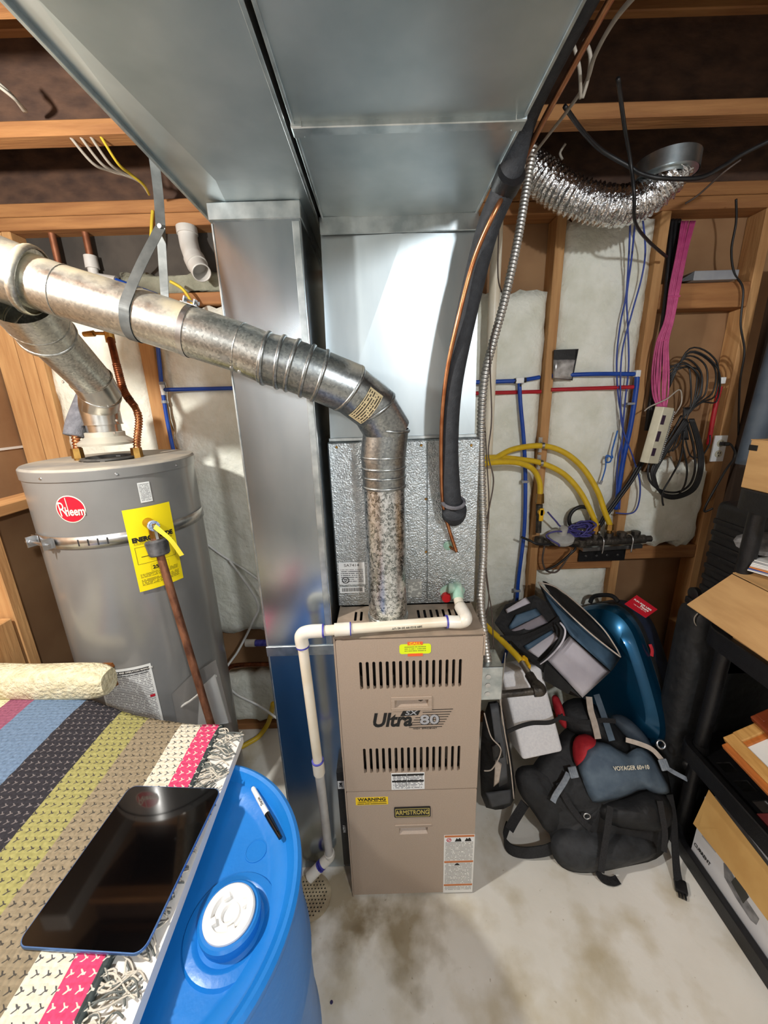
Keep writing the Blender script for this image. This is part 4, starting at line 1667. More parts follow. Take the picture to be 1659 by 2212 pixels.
# relief valve and discharge pipe
dv, zv = tank_hit(318, 1128)
nv = (tp(dv, 0, 1) - V((TX, TY, 0))).normalized()
nv = V((nv.x, nv.y, 0))
v0 = tp(dv, zv, TR_)
rv = thing('relief_valve', 'brass relief valve with blue disc and yellow tag on the tank', 'valve', tuple(v0))
v1 = v0 + nv * 0.055
bm = B()
cyl(bm, v0 - nv * 0.004, v1, 0.0165, 0.015, 18)
cyl(bm, v1 + V((0, 0, 0.008)), v1 - V((0, 0, 0.040)), 0.0155, 0.014, 18)
build(bm, 'valve_body', brass, rv, smooth='auto')
bm = B()
cyl(bm, v1, v1 + nv * 0.014, 0.0165, 0.0165, 20)
build(bm, 'blue_disc', pm('speckled_blue', (60, 96, 160), (190, 205, 225), 300, 0.4), rv, smooth='auto', label='speckled blue disc')
bm = B()
ribbon(bm, [v1 + nv * 0.016 + V((0, 0, 0.004)), v1 + nv * 0.018 - V((0, 0, 0.02)), v1 + nv * 0.022 - V((0, 0, 0.042))], 0.008, (nv.y, -nv.x, 0), 0.002)
build(bm, 'test_lever', steel, rv)
bm = B()
tg = [v1 + nv * 0.016, at(350, 1150, Y=v1.y - 0.03), at(370, 1168, Y=v1.y - 0.03), at(393, 1200, Y=v1.y - 0.02)]
ribbon(bm, tg, 0.015, (0.85, 0, 0.5), 0.0008)
build(bm, 'yellow_tag', fineprint('tag_print', (218, 206, 60), (110, 104, 40), 9, 3), rv)
nut = v1 - V((0, 0, 0.040))
tpb = at(455, 1562, Y=v1.y - 0.06)
tpa = nut - V((0, 0, 0.012))
dp = thing('relief_discharge_pipe', 'rusty copper discharge pipe hanging from the relief valve', 'pipe', (tpb.x, tpb.y, tpb.z - 0.2))
dirp = (tpb - tpa).normalized()
bm = B()
cyl(bm, tpa + V((0, 0, 0.018)), tpa, 0.0135, seg=14)
tube(bm, [tpa + dirp * 0.0, tpa.lerp(tpb, 0.55), tpb, tpb + dirp * 0.45], 0.0125, seg=14, smooth=False)
build(bm, 'pipe', copper_rust, dp, smooth='auto')
bm = B()
lathe(bm, [(0.012, 0.0), (0.030, -0.001), (0.034, -0.006), (0.031, -0.048), (0.027, -0.052), (0.012, -0.052)], M=frame(tpa - dirp * 0.004, *basis(-dirp)), seg=24)
build(bm, 'rubber_sleeve', pm('dusty_rubber', (50, 50, 52), (98, 98, 100), 30, 0.8, detail=8), dp, smooth='auto', label='dusty black rubber sleeve')

# ------------------------------------------------------------------ condensate drain
cd_ = thing('condensate_drain', 'white plastic condensate pipe from the coil case down to the floor drain', 'pipe', (-0.26, 1.0, 0))
pa = at(988, 1272, Y=1.165)
pb = at(990, 1296, Y=1.135)
pc = at(1003, 1340, Z=FZ + 0.026)
pd = at(650, 1366, Z=FZ + 0.028)
pe = at(688, 1655, Y=pd.y + 0.01)
pf = at(712, 1850, Z=0.10)
pg = at(668, 1896, Z=0.035)


def pseg(a, b, r, mat, name='pipe'):
    bm = B()
    cyl(bm, a, b, r, seg=20)
    return build(bm, name, mat, cd_, smooth='auto')


bm = B()
tube(bm, [pa + V((0, 0.02, 0)), pa, pa.lerp(pb, 0.9)], 0.0185, seg=16)
tube(bm, [pa + V((-0.03, 0, 0.004)), pa], 0.0175, seg=16)
build(bm, 'tee_fitting', green_stain, cd_, smooth=True)
bm = B()
tube(bm, [pb.lerp(pc, 0.35), pc + V((0.004, -0.002, 0.010)), pc + V((-0.012, -0.006, -0.001)), pc.lerp(pd, 0.11)], 0.0195, seg=16)
build(bm, 'elbow_fitting', pvc_fit, cd_, smooth=True)
pseg(pb, pb.lerp(pc, 0.5), 0.0155, white_pvc)
pseg(pc.lerp(pd, 0.08), pd.lerp(pc, 0.08), 0.0155, white_pvc)
q0, q1 = pc.lerp(pd, 0.70), pc.lerp(pd, 0.80)
pseg(q0, q1, 0.0195, pvc_fit, 'coupling')
bm = B()
tube(bm, [pd.lerp(pc, 0.13), pd.lerp(pc, 0.04), pd + (pe - pd).normalized() * 0.012, pd.lerp(pe, 0.09)], 0.0198, seg=16)
build(bm, 'elbow_fitting', pvc_fit, cd_, smooth=True)
pseg(pd.lerp(pe, 0.05), pe, 0.0155, white_pvc)
pseg(pe.lerp(pd, 0.045), pe + (pf - pe).normalized() * 0.034, 0.0195, pvc_fit, 'coupling')
pseg(pe, pf, 0.0155, pvc_grey)
bm = B()
tube(bm, [pf.lerp(pe, 0.05), pf, pf.lerp(pg, 0.35)], 0.0195, seg=16)
build(bm, 'elbow_fitting', pvc_fit, cd_, smooth=True)
bm = B()
tube(bm, [pf.lerp(pg, 0.5), pf.lerp(pg, 0.78), pg], 0.020, seg=16)
build(bm, 'elbow_fitting', pvc_fit, cd_, smooth=True)
for a, b in ((pf.lerp(pg, 0.34), pf.lerp(pg, 0.40)), (pf.lerp(pg, 0.47), pf.lerp(pg, 0.51)), (pd.lerp(pc, 0.128), pd.lerp(pc, 0.138)), (q0, q0.lerp(q1, 0.07)), (pc.lerp(pd, 0.105), pc.lerp(pd, 0.115)), (pe.lerp(pd, 0.05), pe.lerp(pd, 0.042)), (pd.lerp(pe, 0.085), pd.lerp(pe, 0.095))):
    pseg(a, b, 0.0201, primer, 'primer_mark')
dpx = (pd - pc).normalized()
lettering('289 012199 20 42 UT', 0.0085, frame(pc.lerp(pd, 0.36) + V((0, -0.0161, 0.0)), dpx, (0, 0, -1)), ink, cd_, xs=1.2)

# floor drain strainer
fdc = at(672, 1938, Z=0.0)
fd = thing('floor_drain', 'cream perforated floor drain cover at the foot of the duct', 'drain', (fdc.x, fdc.y, 0))
hol = []
for i in range(-6, 7):
    for j in range(-6, 7):
        x, y = i * 0.0125 + (0.006 if j % 2 else 0), j * 0.0115
        if x * x + y * y < 0.062 ** 2:
            hol.append([(x + 0.0034 * math.cos(a), y + 0.0034 * math.sin(a)) for a in [2 * math.pi * k / 8 for k in range(8)]])
R_ = 0.076
me = holed([(R_ * math.cos(2 * math.pi * k / 40), R_ * math.sin(2 * math.pi * k / 40)) for k in range(40)], hol, 0.004)
for v_ in me.vertices:
    v_.co = V((fdc.x + v_.co.x, fdc.y + v_.co.y, 0.0055 + v_.co.z))
mesh_obj('strainer_plate', me, pm('stained_strainer', (206, 192, 160), (150, 132, 104), 16, 0.6, detail=8), fd)
bm = B()
lathe(bm, [(0.0, 0.0008), (R_ - 0.004, 0.0008), (R_ - 0.004, 0.003)], o=(fdc.x, fdc.y, 0), seg=40)
build(bm, 'drain_bowl', dark_in, fd)

# ------------------------------------------------------------------ refrigerant lines
rl = thing('insulated_suction_line', 'thick black foam-covered refrigerant line hanging from the overhead duct', 'pipe', (0.22, 1.1, 1.45))
sp = [V((0.294, -0.8, 2.33)), V((0.294, 0.2, 2.33)), V((0.294, 0.6, 2.33)), V((0.294, 0.9, 2.325)), at(1098, 385, X=0.288), at(1052, 500, Y=1.04), at(1012, 660, Y=1.07), at(978, 830, Y=1.09), at(970, 960, Y=1.105), at(975, 1060, Y=1.115), at(980, 1092, Y=1.125)]
bm = B()
tube(bm, sp, 0.0265, seg=20, n=10)
build(bm, 'foam_sleeve', black_rub, rl, smooth=True)
en = at(980, 1112, Y=1.18)
bm = B()
tube(bm, [at(981, 1100, Y=1.115), at(981, 1108, Y=1.14), en], 0.037, seg=22)
build(bm, 'end_sleeve', black_rub, rl, smooth=True)
bm = B()
e1 = at(979, 1086, Y=1.118)
lathe(bm, [(0.0365, 0.0), (0.037, 0.006), (0.0285, 0.007), (0.0268, 0.0)], M=frame(e1, *basis(V((0.0, -0.4, 1)))), seg=22)
build(bm, 'sleeve_rim', grey_rub, rl, smooth='auto')
bm = B()
tube(bm, [at(1105, 372, X=0.2885), at(1090, 405, Y=1.0)], 0.0305, seg=20)
build(bm, 'tape_band', black_pl, rl, smooth='auto')
ll = thing('copper_liquid_line', 'thin copper refrigerant line running along the black insulated line', 'pipe', (0.2, 1.1, 1.4))
lp = [V((0.326, -0.8, 2.312)), V((0.326, 0.2, 2.312)), V((0.326, 0.6, 2.312)), V((0.326, 0.88, 2.305)), at(1116, 375, X=0.31), at(1070, 455, Y=0.985), at(1024, 560, Y=1.02), at(992, 680, Y=1.035), at(966, 800, Y=1.06), at(955, 900, Y=1.075), at(953, 1000, Y=1.09), at(957, 1090, Y=1.12), at(972, 1150, Y=1.15), at(986, 1192, Y=1.158)]
bm = B()
tube(bm, lp, 0.0055, seg=12, n=8)
tube(bm, [at(986, 1190, Y=1.158), at(976, 1184, Y=1.172), at(968, 1178, Y=1.19)], 0.005, seg=10)
build(bm, 'copper_tube', copper, ll, smooth=True)

# ------------------------------------------------------------------ armoured conduit, box and low voltage wires
cdp = [at(1152, 318, Y=1.52), at(1138, 400, Y=1.50), at(1118, 520, Y=1.46), at(1092, 640, Y=1.42), at(1065, 740, Y=1.38), at(1046, 820, Y=1.34), at(1039, 930, Y=1.30), at(1041, 1060, Y=1.26), at(1044, 1180, Y=1.23), at(1038, 1290, Y=1.20), at(1046, 1370, Y=1.17), at(1056, 1442, Y=1.15)]
ac = thing('armored_conduit', 'spiral metal conduit running down beside the coil case to a junction box', 'conduit', tuple(cdp[-1]))
bm = B()
tube(bm, cdp, 0.0118, seg=12, n=30, step=0.0024, rf=lambda i, s: 0.0132 + 0.0019 * math.sin(2 * math.pi * s / 0.0125))
build(bm, 'spiral_sleeve', conduit_m, ac, smooth=True)
jb0 = at(1047, 1442, Y=1.12)
jb1 = at(1084, 1512, Y=1.12)
jb = thing('junction_box', 'grey steel junction box with round knockouts on the furnace side', 'electrical box', (0.33, 1.16, jb1.z))
bm = B()
box(bm, (FX1 + 0.001, 1.12, jb1.z), (jb1.x, 1.22, jb0.z), 0.004)
build(bm, 'box_body', galv_edge, jb)
for i in range(3):
    bm = B()
    zc = jb0.z + (jb1.z - jb0.z) * (0.28 + 0.26 * i)
    lathe(bm, [(0.009, 0), (0.0095, 0.0008), (0.0085, 0.001), (0.0, 0.001)], M=FRONT(((FX1 + jb1.x) / 2, 1.1196, zc)), seg=18)
    build(bm, 'knockout', steel, jb)


def cable(pts, r, mat, name, label, cat='cable', group=None, n=8, seg=8):
    bm = B()
    tube(bm, pts, r, seg=seg, n=n)
    return build(bm, name, mat, None, smooth=True, label=label, cat=cat, group=group)


cable([at(1078, 480, Y=1.5), at(1076, 600, Y=1.46), at(1090, 660, Y=1.42), at(1060, 740, Y=1.36), at(1062, 900, Y=1.30), at(1055, 980, Y=1.27), at(1066, 1040, Y=1.26), at(1052, 1120, Y=1.25), at(1046, 1180, Y=1.25), at(1052, 1260, Y=1.24), at(1062, 1320, Y=1.24), at(1066, 1400, Y=1.23)], 0.0024, wire_brown, 'thermostat_wire', 'thin brown thermostat wire wandering beside the spiral conduit', seg=6)
cable([at(1046, 900, Y=1.34), at(1052, 1000, Y=1.33), at(1056, 1100, Y=1.32), at(1048, 1200, Y=1.32), at(1056, 1290, Y=1.31), at(1048, 1340, Y=1.30)], 0.0022, wire_brown, 'thermostat_wire', 'second thin brown wire close against the coil case edge', seg=6)
cable([at(1092, 1410, Y=1.22), at(1082, 1520, Y=1.2), at(1088, 1580, Y=1.2), at(1096, 1650, Y=1.2)], 0.0022, wire_white, 'thermostat_wire', 'pale wire hanging below the junction box', seg=6)
# vertical white pipe behind the coil case
bm = B()
wp0, wp1 = at(1075, 470, Y=1.72), at(1062, 1330, Y=1.72)
cyl(bm, wp0, V((wp0.x, wp0.y, 0.0)), 0.022, seg=18)
wpo = build(bm, 'drain_pipe', white_pvc, None, smooth='auto', label='vertical cream plastic pipe against the wall right of the coil case', cat='pipe')
for yy in (1085, 1140):
    z_ = at(1068, yy, Y=1.72).z
    bm = B()
    cyl(bm, (wp0.x, wp0.y, z_ - 0.02), (wp0.x, wp0.y, z_ + 0.02), 0.026, seg=18)
    build(bm, 'coupling', white_pvc, wpo, smooth='auto')


# ------------------------------------------------------------------ upper left: pipes, strap hanger, wires
def pipe_thing(pts, r, mat, name, label, cat='pipe', smooth=True, seg=16, group=None):
    bm = B()
    tube(bm, pts, r, seg=seg, smooth=smooth)
    return build(bm, name, mat, None, smooth='auto', label=label, cat=cat, group=group)


cp1 = [at(182, 425, Y=1.835), at(188, 500, Y=1.835), at(196, 560, Y=1.835)]
pipe_thing([V((cp1[2].x, 1.835, 2.50)), V((cp1[2].x, 1.835, cp1[2].z))], 0.013, copper_dull, 'copper_riser', 'copper pipe dropping into a white plastic tee above the vent', smooth=False)
tee = thing('plastic_tee', 'white plastic tee fitting under the copper pipe above the vent', 'fitting', tuple(cp1[2] - V((0, 0, 0.08))))
t0 = V((cp1[2].x, 1.835, cp1[2].z))
bm = B()
cyl(bm, t0 + V((0, 0, 0.012)), t0 - V((0, 0, 0.035)), 0.024, 0.026, 18)
cyl(bm, t0 - V((0, 0, 0.035)), t0 - V((0, 0, 0.13)), 0.019, seg=18)
build(bm, 'tee_body', pvc_grey, tee, smooth='auto')
bm = B()
cyl(bm, t0 - V((0, 0, 0.07)), t0 + V((0.09, 0.0, -0.085)), 0.021, seg=18)
build(bm, 'tee_branch', pvc_grey, tee, smooth='auto')
b0, b1 = t0 + V((0.085, 0, -0.084)), at(338, 640, Y=1.82)
pipe_thing([b0, b1], 0.014, pex_blue, 'pex_stub', 'short dark blue pipe leading right from the white plastic tee', smooth=False)
cp2 = [at(108, 458, Y=1.835), at(128, 575, Y=1.835)]
pipe_thing([V((cp2[1].x, 1.835, 2.50)), V((cp2[1].x, 1.835, cp2[1].z - 0.06))], 0.013, copper_dull, 'copper_riser', 'left copper pipe passing behind the dusty vent pipe', smooth=False)

hg = thing('strap_hanger', 'flat metal strap hanging from the joist and looping under the vent pipe', 'hanger', (run[5].x, run[5].y, run[5].z))
hb = at(347, 490, Y=1.02)
htop = at(335, 360, Y=1.05)
bm = B()
ribbon(bm, [V((htop.x, htop.y, 2.60)), htop, hb], 0.020, (0.9, 0.35, 0), 0.0012)
build(bm, 'strap', strap_m, hg)
pc_ = run[5]
ax = (run[6] - run[5]).normalized()
upv = (V((0, 0, 1)) - ax * ax.z).normalized()
fw = ax.cross(upv).normalized()
if fw.y > 0:
    fw = -fw
rr_ = 0.0595
lp_ = [hb, hb.lerp(pc_ + upv * 0.03 + fw * rr_, 0.55), pc_ + (fw * 0.96 + upv * 0.30) * rr_]
for k in range(1, 8):
    a = 0.3 - k * 0.45
    lp_.append(pc_ + (fw * math.cos(a) + upv * math.sin(a)) * rr_)
lp_.append(pc_ - fw * rr_ * 1.02 + upv * 0.02)
bm = B()
ribbon(bm, lp_, 0.022, ax, 0.0012)
build(bm, 'strap_loop', strap_m, hg)
hb2 = at(356, 640, Y=1.06)
bm = B()
ribbon(bm, [hb, hb.lerp(hb2, 0.5), hb2, pc_ - fw * rr_ * 1.0 + upv * 0.02 - ax * 0.03], 0.022, (0.95, -0.2, 0), 0.0012)
build(bm, 'strap', strap_m, hg)
bm = B()
cyl(bm, hb + V((0, -0.006, 0)), hb + V((0, 0.006, 0)), 0.005, seg=8)
build(bm, 'strap_bolt', steel, hg)

# drain elbow under the joist
de = thing('drain_elbow', 'white plastic drain pipe elbow hanging under the joist left of the drop', 'pipe', tuple(at(430, 560, Y=1.5)))
dpts = [at(404, 499, Y=1.812), at(407, 519, Y=1.808), at(412, 540, Y=1.79), at(422, 565, Y=1.76), at(436, 590, Y=1.72)]
bm = B()
tube(bm, dpts, 0.036, seg=22, cap=False)
o_ = build(bm, 'pipe', pvc_grey, de, smooth=True)
sm = o_.modifiers.new('s', 'SOLIDIFY')
sm.thickness = 0.004
for a, b in ((V((dpts[0].x, dpts[0].y, 2.498)), dpts[0].lerp(dpts[1], 0.4)), (dpts[3].lerp(dpts[2], 0.25), dpts[3].lerp(dpts[4], 0.35))):
    bm = B()
    cyl(bm, a, b, 0.040, seg=22)
    build(bm, 'hub', pvc_grey, de, smooth='auto')
cable([at(330, 455, Y=1.788), at(328, 475, Y=1.785), at(325, 520, Y=1.78), at(315, 560, Y=1.78), at(298, 585, Y=1.79)], 0.006, wire_yellow, 'yellow_cable', 'yellow cable hanging below the joist left of the strap hanger')
cable([at(368, 608, Y=1.74), at(395, 625, Y=1.74), at(415, 655, Y=1.74), at(432, 690, Y=1.76), at(436, 740, Y=1.78)], 0.006, wire_yellow, 'yellow_cable', 'yellow cable arching in front of the blocking beside the drop')
for i, (lab) in enumerate(('upper white cable sagging under the left joist', 'middle white cable sagging under the left joist', 'lower white cable sagging under the left joist', 'yellowish cable sagging nearest the duct under the left joist')):
    a = at(170 + i * 22, 330, Y=1.44)
    cable([V((a.x - 0.02, 1.44, 2.605)), at(200 + i * 18, 352, Y=1.50), at(240 + i * 14, 370 + i * 2, Y=1.56), at(296 + i * 5, 388 + i * 4, Y=1.62), at(322, 420, Y=1.70)], 0.0045, wire_yellow if i == 3 else wire_white, 'joist_cable', lab, seg=6)
for i, lab in enumerate(('pale cable run above the left joist nearest the wall', 'pale cable run above the left joist nearer the viewer')):
    cable([at(-20 + i * 8, 165 + i * 14, Y=1.30), at(25 + i * 6, 205 + i * 8, Y=1.32), at(52 + i * 4, 240, Y=1.38)], 0.0045, wire_white, 'joist_cable', lab, seg=6)
# grey duct wrap lying on the plate at far left
bm = B()
box(bm, (XL + 0.01, 1.20, 2.30), (XL + 0.14, 1.79, 2.40), 0.01)
build(bm, 'header_box', pm('grey_board', (150, 142, 134), (136, 128, 120), 6, 0.8), None, label='grey boxed run along the top of the left wall', cat='duct')

# blue water tubing on the left wall bay
xb = at(352, 880, Y=1.79)
bl_ = thing('blue_water_line', 'blue plastic water line with branch on the wall left of the drop', 'pipe', (xb.x, 1.785, 0.4))
vl = [at(338, 720, Y=1.785), at(346, 800, Y=1.785), at(352, 850, Y=1.785), at(375, 975, Y=1.785), at(440, 1250, Y=1.785), at(478, 1400, Y=1.785), at(490, 1440, Y=1.785)]
bm = B()
tube(bm, vl, 0.0085, seg=12)
build(bm, 'riser', pex_blue, bl_, smooth=True)
bm = B()
tube(bm, [at(355, 842, Y=1.785), at(520, 838, Y=1.785), at(620, 834, Y=1.785)], 0.0085, seg=12)
build(bm, 'branch', pex_blue, bl_, smooth=True)
bm = B()
c0 = at(352, 842, Y=1.785)
cyl(bm, c0 + V((0, 0, -0.022)), c0 + V((0, 0, 0.022)), 0.0105, seg=12)
build(bm, 'tee_fitting', white_plastic, bl_)
for yy in (828, 868):
    p = at(350 if yy < 840 else 355, yy, Y=1.785)
    bm = B()
    cyl(bm, p + V((0, 0, -0.006)), p + V((0, 0, 0.006)), 0.0125, seg=12)
    build(bm, 'clip', diffuser_grey, bl_)
# white tube, lower pipes, yellow hose by the tank
cable([at(495, 1210, Y=1.75), at(556, 1300, Y=1.76), at(545, 1345, Y=1.75), at(515, 1405, Y=1.72), at(484, 1455, Y=1.66), at(505, 1495, Y=1.62), at(560, 1525, Y=1.60), at(610, 1560, Y=1.60)], 0.006, tube_white, 'white_tube', 'white flexible tube looping behind the drop at the wall', cat='tube')
cable([at(440, 1170, Y=1.79), at(480, 1200, Y=1.79), at(535, 1235, Y=1.79), at(570, 1262, Y=1.79)], 0.006, tube_white, 'white_tube', 'white flexible tube sloping across the insulation right of the tank', cat='tube')
cable([at(375, 1535, Y=1.20), at(410, 1515, Y=1.20), at(440, 1490, Y=1.20), at(466, 1460, Y=1.20)], 0.005, tube_white, 'white_tube', 'white flexible tube inside the clear bag beside the tank', cat='tube')
cable([at(500, 1625, Z=0.02), at(535, 1606, Z=0.02), at(560, 1590, Z=0.03), at(580, 1560, Z=0.09), at(590, 1520, Y=1.68)], 0.013, gas_yellow, 'yellow_hose', 'yellow hose curving along the floor behind the barrel', cat='hose', seg=12)
lp1 = thing('low_copper_pipe', 'brown copper pipe clamped low on the wall behind the drop', 'pipe', tuple(at(530, 1440, Y=1.79)))
bm = B()
tube(bm, [at(488, 1452, Y=1.79), at(500, 1440, Y=1.785), at(530, 1436, Y=1.785), at(600, 1434, Y=1.785)], 0.012, seg=12)
build(bm, 'pipe', copper_old, lp1, smooth=True)
lp2 = thing('drain_stub', 'white plastic drain stub with purple primer behind the drop', 'pipe', tuple(at(545, 1388, Y=1.78)))
bm = B()
cyl(bm, at(532, 1389, Y=1.785), at(552, 1389, Y=1.78), 0.02, seg=16)
build(bm, 'elbow', pvc_fit, lp2)
bm = B()
cyl(bm, at(552, 1389, Y=1.78), at(620, 1388, Y=1.78), 0.017, seg=16)
build(bm, 'primer_band', primer, lp2)

# ------------------------------------------------------------------ right wall: water lines
YW = 1.775
wl2 = thing('blue_water_line', 'blue plastic water line teeing across the wall bay right of the conduit', 'pipe', tuple(at(1122, 830, Y=YW)))
bm = B()
tube(bm, [at(1020, 826, Y=YW), at(1080, 824, Y=YW), at(1122, 822, Y=YW), at(1165, 815, Y=1.80)], 0.009, seg=12)
tube(bm, [at(1192, 812, Y=1.80), at(1280, 808, Y=YW), at(1372, 808, Y=YW)], 0.009, seg=12)
build(bm, 'cross_line', pex_blue, wl2, smooth=True)
bm = B()
tube(bm, [at(1122, 826, Y=YW), at(1124, 870, Y=YW), at(1132, 960, Y=YW), at(1135, 1050, Y=YW), at(1132, 1150, Y=YW), at(1120, 1250, Y=YW), at(1112, 1330, Y=YW), at(1085, 1440, Y=YW)], 0.009, seg=12)
build(bm, 'drop_line', pex_blue, wl2, smooth=True)
bm = B()
p = at(1122, 822, Y=YW)
box(bm, p - V((0.018, 0.011, 0.012)), p + V((0.018, 0.011, 0.012)), 0.003)
build(bm, 'tee_fitting', white_plastic, wl2)
for px_, py_ in ((1135, 1040), (1118, 1275)):
    p = at(px_, py_, Y=YW)
    bm = B()
    box(bm, p - V((0.02, 0.012, 0.006)), p + V((0.012, 0.012, 0.006)), 0.002)
    build(bm, 'clip', diffuser_grey, wl2)
for px_, py_ in ((1112, 823), (1134, 821), (1123, 832)):
    p = at(px_, py_, Y=YW)
    bm = B()
    cyl(bm, p - V((0.004, 0, 0)), p + V((0.004, 0, 0)), 0.0108, seg=12)
    build(bm, 'crimp_ring', black_pl, wl2)
wl3 = thing('blue_water_riser', 'blue plastic water line turning down along the stud beside hanging cables', 'pipe', tuple(at(1360, 1000, Y=YW)))
bm = B()
tube(bm, [at(1376, 812, Y=YW), at(1374, 840, Y=YW), at(1362, 920, Y=YW), at(1345, 1000, Y=YW), at(1330, 1100, Y=YW)], 0.0105, seg=12)
build(bm, 'pipe', pex_blue, wl3, smooth=True)
bm = B()
p = at(1376, 808, Y=YW)
box(bm, p - V((0.011, 0.011, 0.012)), p + V((0.011, 0.011, 0.016)), 0.003)
build(bm, 'elbow_fitting', white_plastic, wl3)
bm = B()
p = at(1362, 872, Y=YW)
box(bm, p - V((0.02, 0.013, 0.005)), p + V((0.014, 0.013, 0.005)), 0.002)
build(bm, 'clip', diffuser_grey, wl3)
pipe_thing([at(1015, 850, Y=YW), at(1168, 846, Y=1.81)], 0.0085, pex_red, 'red_water_line', 'red plastic water line behind the conduit left of the first stud', smooth=False)
pipe_thing([at(1190, 842, Y=1.80), at(1368, 836, Y=YW)], 0.0085, pex_red, 'red_water_line', 'red plastic water line crossing the insulation between the two studs', smooth=False)
pipe_thing([at(1556, 835, Y=1.80), at(1545, 880, Y=1.80), at(1530, 960, Y=1.80)], 0.0095, pex_red, 'red_water_line', 'red plastic water line dropping behind the wall outlet', smooth=True)
bm = B()
p = at(1560, 822, Y=1.80)
box(bm, p - V((0.012, 0.01, 0.014)), p + V((0.01, 0.01, 0.014)), 0.003)
build(bm, 'elbow_fitting', white_plastic, None, label='white elbow fitting on top of the red water line', cat='fitting')

# zip bag hung on the blue line
zb = thing('zip_pouch', 'small black and clear plastic pouch hanging on the insulation', 'pouch', tuple(at(1215, 820, Y=1.785)))
q = [at(1196, 756, Y=1.785), at(1249, 754, Y=1.79), at(1236, 822, Y=1.785), at(1194, 818, Y=1.785)]
bm = B()
pillow(bm, [q[0].lerp(q[3], 0.30), q[1].lerp(q[2], 0.30), q[2], q[3]], (0, -1, 0), 0.008, 0.002, k=0, power=6)
build(bm, 'pouch_window', pm('clear_pouch', (196, 192, 190), (120, 118, 116), 24, 0.2, 0.3), zb, smooth=True)
bm = B()
prism(bm, [q[0], q[1], q[1].lerp(q[2], 0.33), q[0].lerp(q[3], 0.33)], (0, -0.004, 0))
prism(bm, [q[1].lerp(q[0], 0.12), q[1], q[2], q[2].lerp(q[3], 0.10)], (0, -0.004, 0))
build(bm, 'pouch_header', black_pl, zb)

# ------------------------------------------------------------------ gas manifold and tubing
YG = 1.74
gm_ = thing('gas_manifold', 'dark iron gas manifold with two brass fittings on a bracket', 'manifold', tuple(at(1290, 1175, Y=YG)))
ml, mr_ = at(1250, 1172, Y=YG), at(1392, 1164, Y=YG)
bm = B()
cyl(bm, ml, mr_, 0.021, seg=16)
for px_ in (1284, 1313, 1341, 1371):
    p = ml.lerp(mr_, (px_ - 1250) / 142)
    cyl(bm, p, p + V((0, 0, 0.040)), 0.017, seg=14)
    cyl(bm, p + V((0, 0, 0.026)), p + V((0, 0, 0.042)), 0.021, seg=8)
cyl(bm, mr_, mr_ + V((0.03, 0, 0)), 0.016, seg=8)
build(bm, 'manifold_body', iron, gm_, smooth='auto')
nuts = []
for px_ in (1284, 1313):
    p = ml.lerp(mr_, (px_ - 1250) / 142) + V((0, 0, 0.04))
    bm = B()
    cyl(bm, p, p + V((0, 0, 0.020)), 0.012, seg=12)
    cyl(bm, p + V((0, 0, 0.018)), p + V((0, 0, 0.045)), 0.019, 0.017, 6)
    build(bm, 'brass_fitting', brass, gm_)
    nuts.append(p + V((0, 0, 0.045)))
bm = B()
prism(bm, [ml + V((0.02, -0.01, -0.026)), mr_ + V((-0.01, -0.01, -0.026)), mr_ + V((-0.01, 0.05, -0.026)), ml + V((0.02, 0.05, -0.026))], (0, 0, -0.018))
build(bm, 'bracket', steel, gm_)
bm = B()
a_, b_ = at(1250, 1188, Y=1.797), at(1350, 1186, Y=1.797)
box(bm, (a_.x, 1.788, at(1250, 1212, Y=1.797).z), (b_.x, 1.797, a_.z), 0.001, seg=1)
build(bm, 'mounting_plate', black_pl, gm_)
for k in range(4):
    screw_at((a_.x + (b_.x - a_.x) * (0.15 + 0.23 * k), 1.788, a_.z - 0.03), (0, -1, 0), gm_, 0.006)
for px_ in (1298, 1360):
    p = ml.lerp(mr_, (px_ - 1250) / 142)
    bm = B()
    tube(bm, [p + V((0, -0.024, -0.055)), p + V((0, -0.026, 0.0)), p + V((0, -0.012, 0.024)), p + V((0, 0.014, 0.022)), p + V((0, 0.02, 0.0))], 0.0035, seg=8)
    build(bm, 'u_bolt', steel, gm_, smooth=True)
rg_ = thing('gas_regulator', 'round grey gas regulator joined to the left of the manifold', 'regulator', tuple(at(1210, 1170, Y=YG)))
rc = at(1212, 1160, Y=YG - 0.02)
bm = B()
lathe(bm, [(0.0, -0.024), (0.048, -0.022), (0.058, -0.008), (0.058, 0.006), (0.044, 0.016), (0.021, 0.021), (0.019, 0.056), (0.013, 0.060), (0.0, 0.060)], M=frame(rc, (1, 0, 0), V((0, 0.9, 0.3))) @ Matrix.Rotation(0, 4, 'X'), seg=32)
build(bm, 'regulator_body', pm('cast_zinc', (176, 176, 172), (194, 194, 190), 30, 0.5, 0.2), rg_, smooth='auto')
bm = B()
cyl(bm, at(1160, 1168, Y=YG), ml + V((0.01, 0, 0)), 0.016, seg=12)
lathe(bm, [(0.0, -0.022), (0.022, -0.018), (0.024, 0.0), (0.022, 0.018), (0.0, 0.022)], o=at(1165, 1168, Y=YG), seg=16)
lathe(bm, [(0.0, -0.022), (0.024, -0.018), (0.026, 0.0), (0.024, 0.018), (0.0, 0.022)], o=at(1255, 1172, Y=YG), seg=16)
build(bm, 'iron_fittings', iron, rg_, smooth='auto')
va = at(1163, 1150, Y=YG)
vb = at(1166, 1075, Y=YG)
vt = thing('gas_shutoff_valve', 'gas shut-off valve with yellow handle standing on the regulator inlet', 'valve', tuple(va))
bm = B()
cyl(bm, va, va.lerp(vb, 0.55), 0.013, seg=12)
cyl(bm, va.lerp(vb, 0.5), va.lerp(vb, 0.8), 0.016, seg=8)
build(bm, 'valve_body', iron, vt)
bm = B()
cyl(bm, va.lerp(vb, 0.85), vb + V((0, 0, 0.02)), 0.020, 0.017, 6)
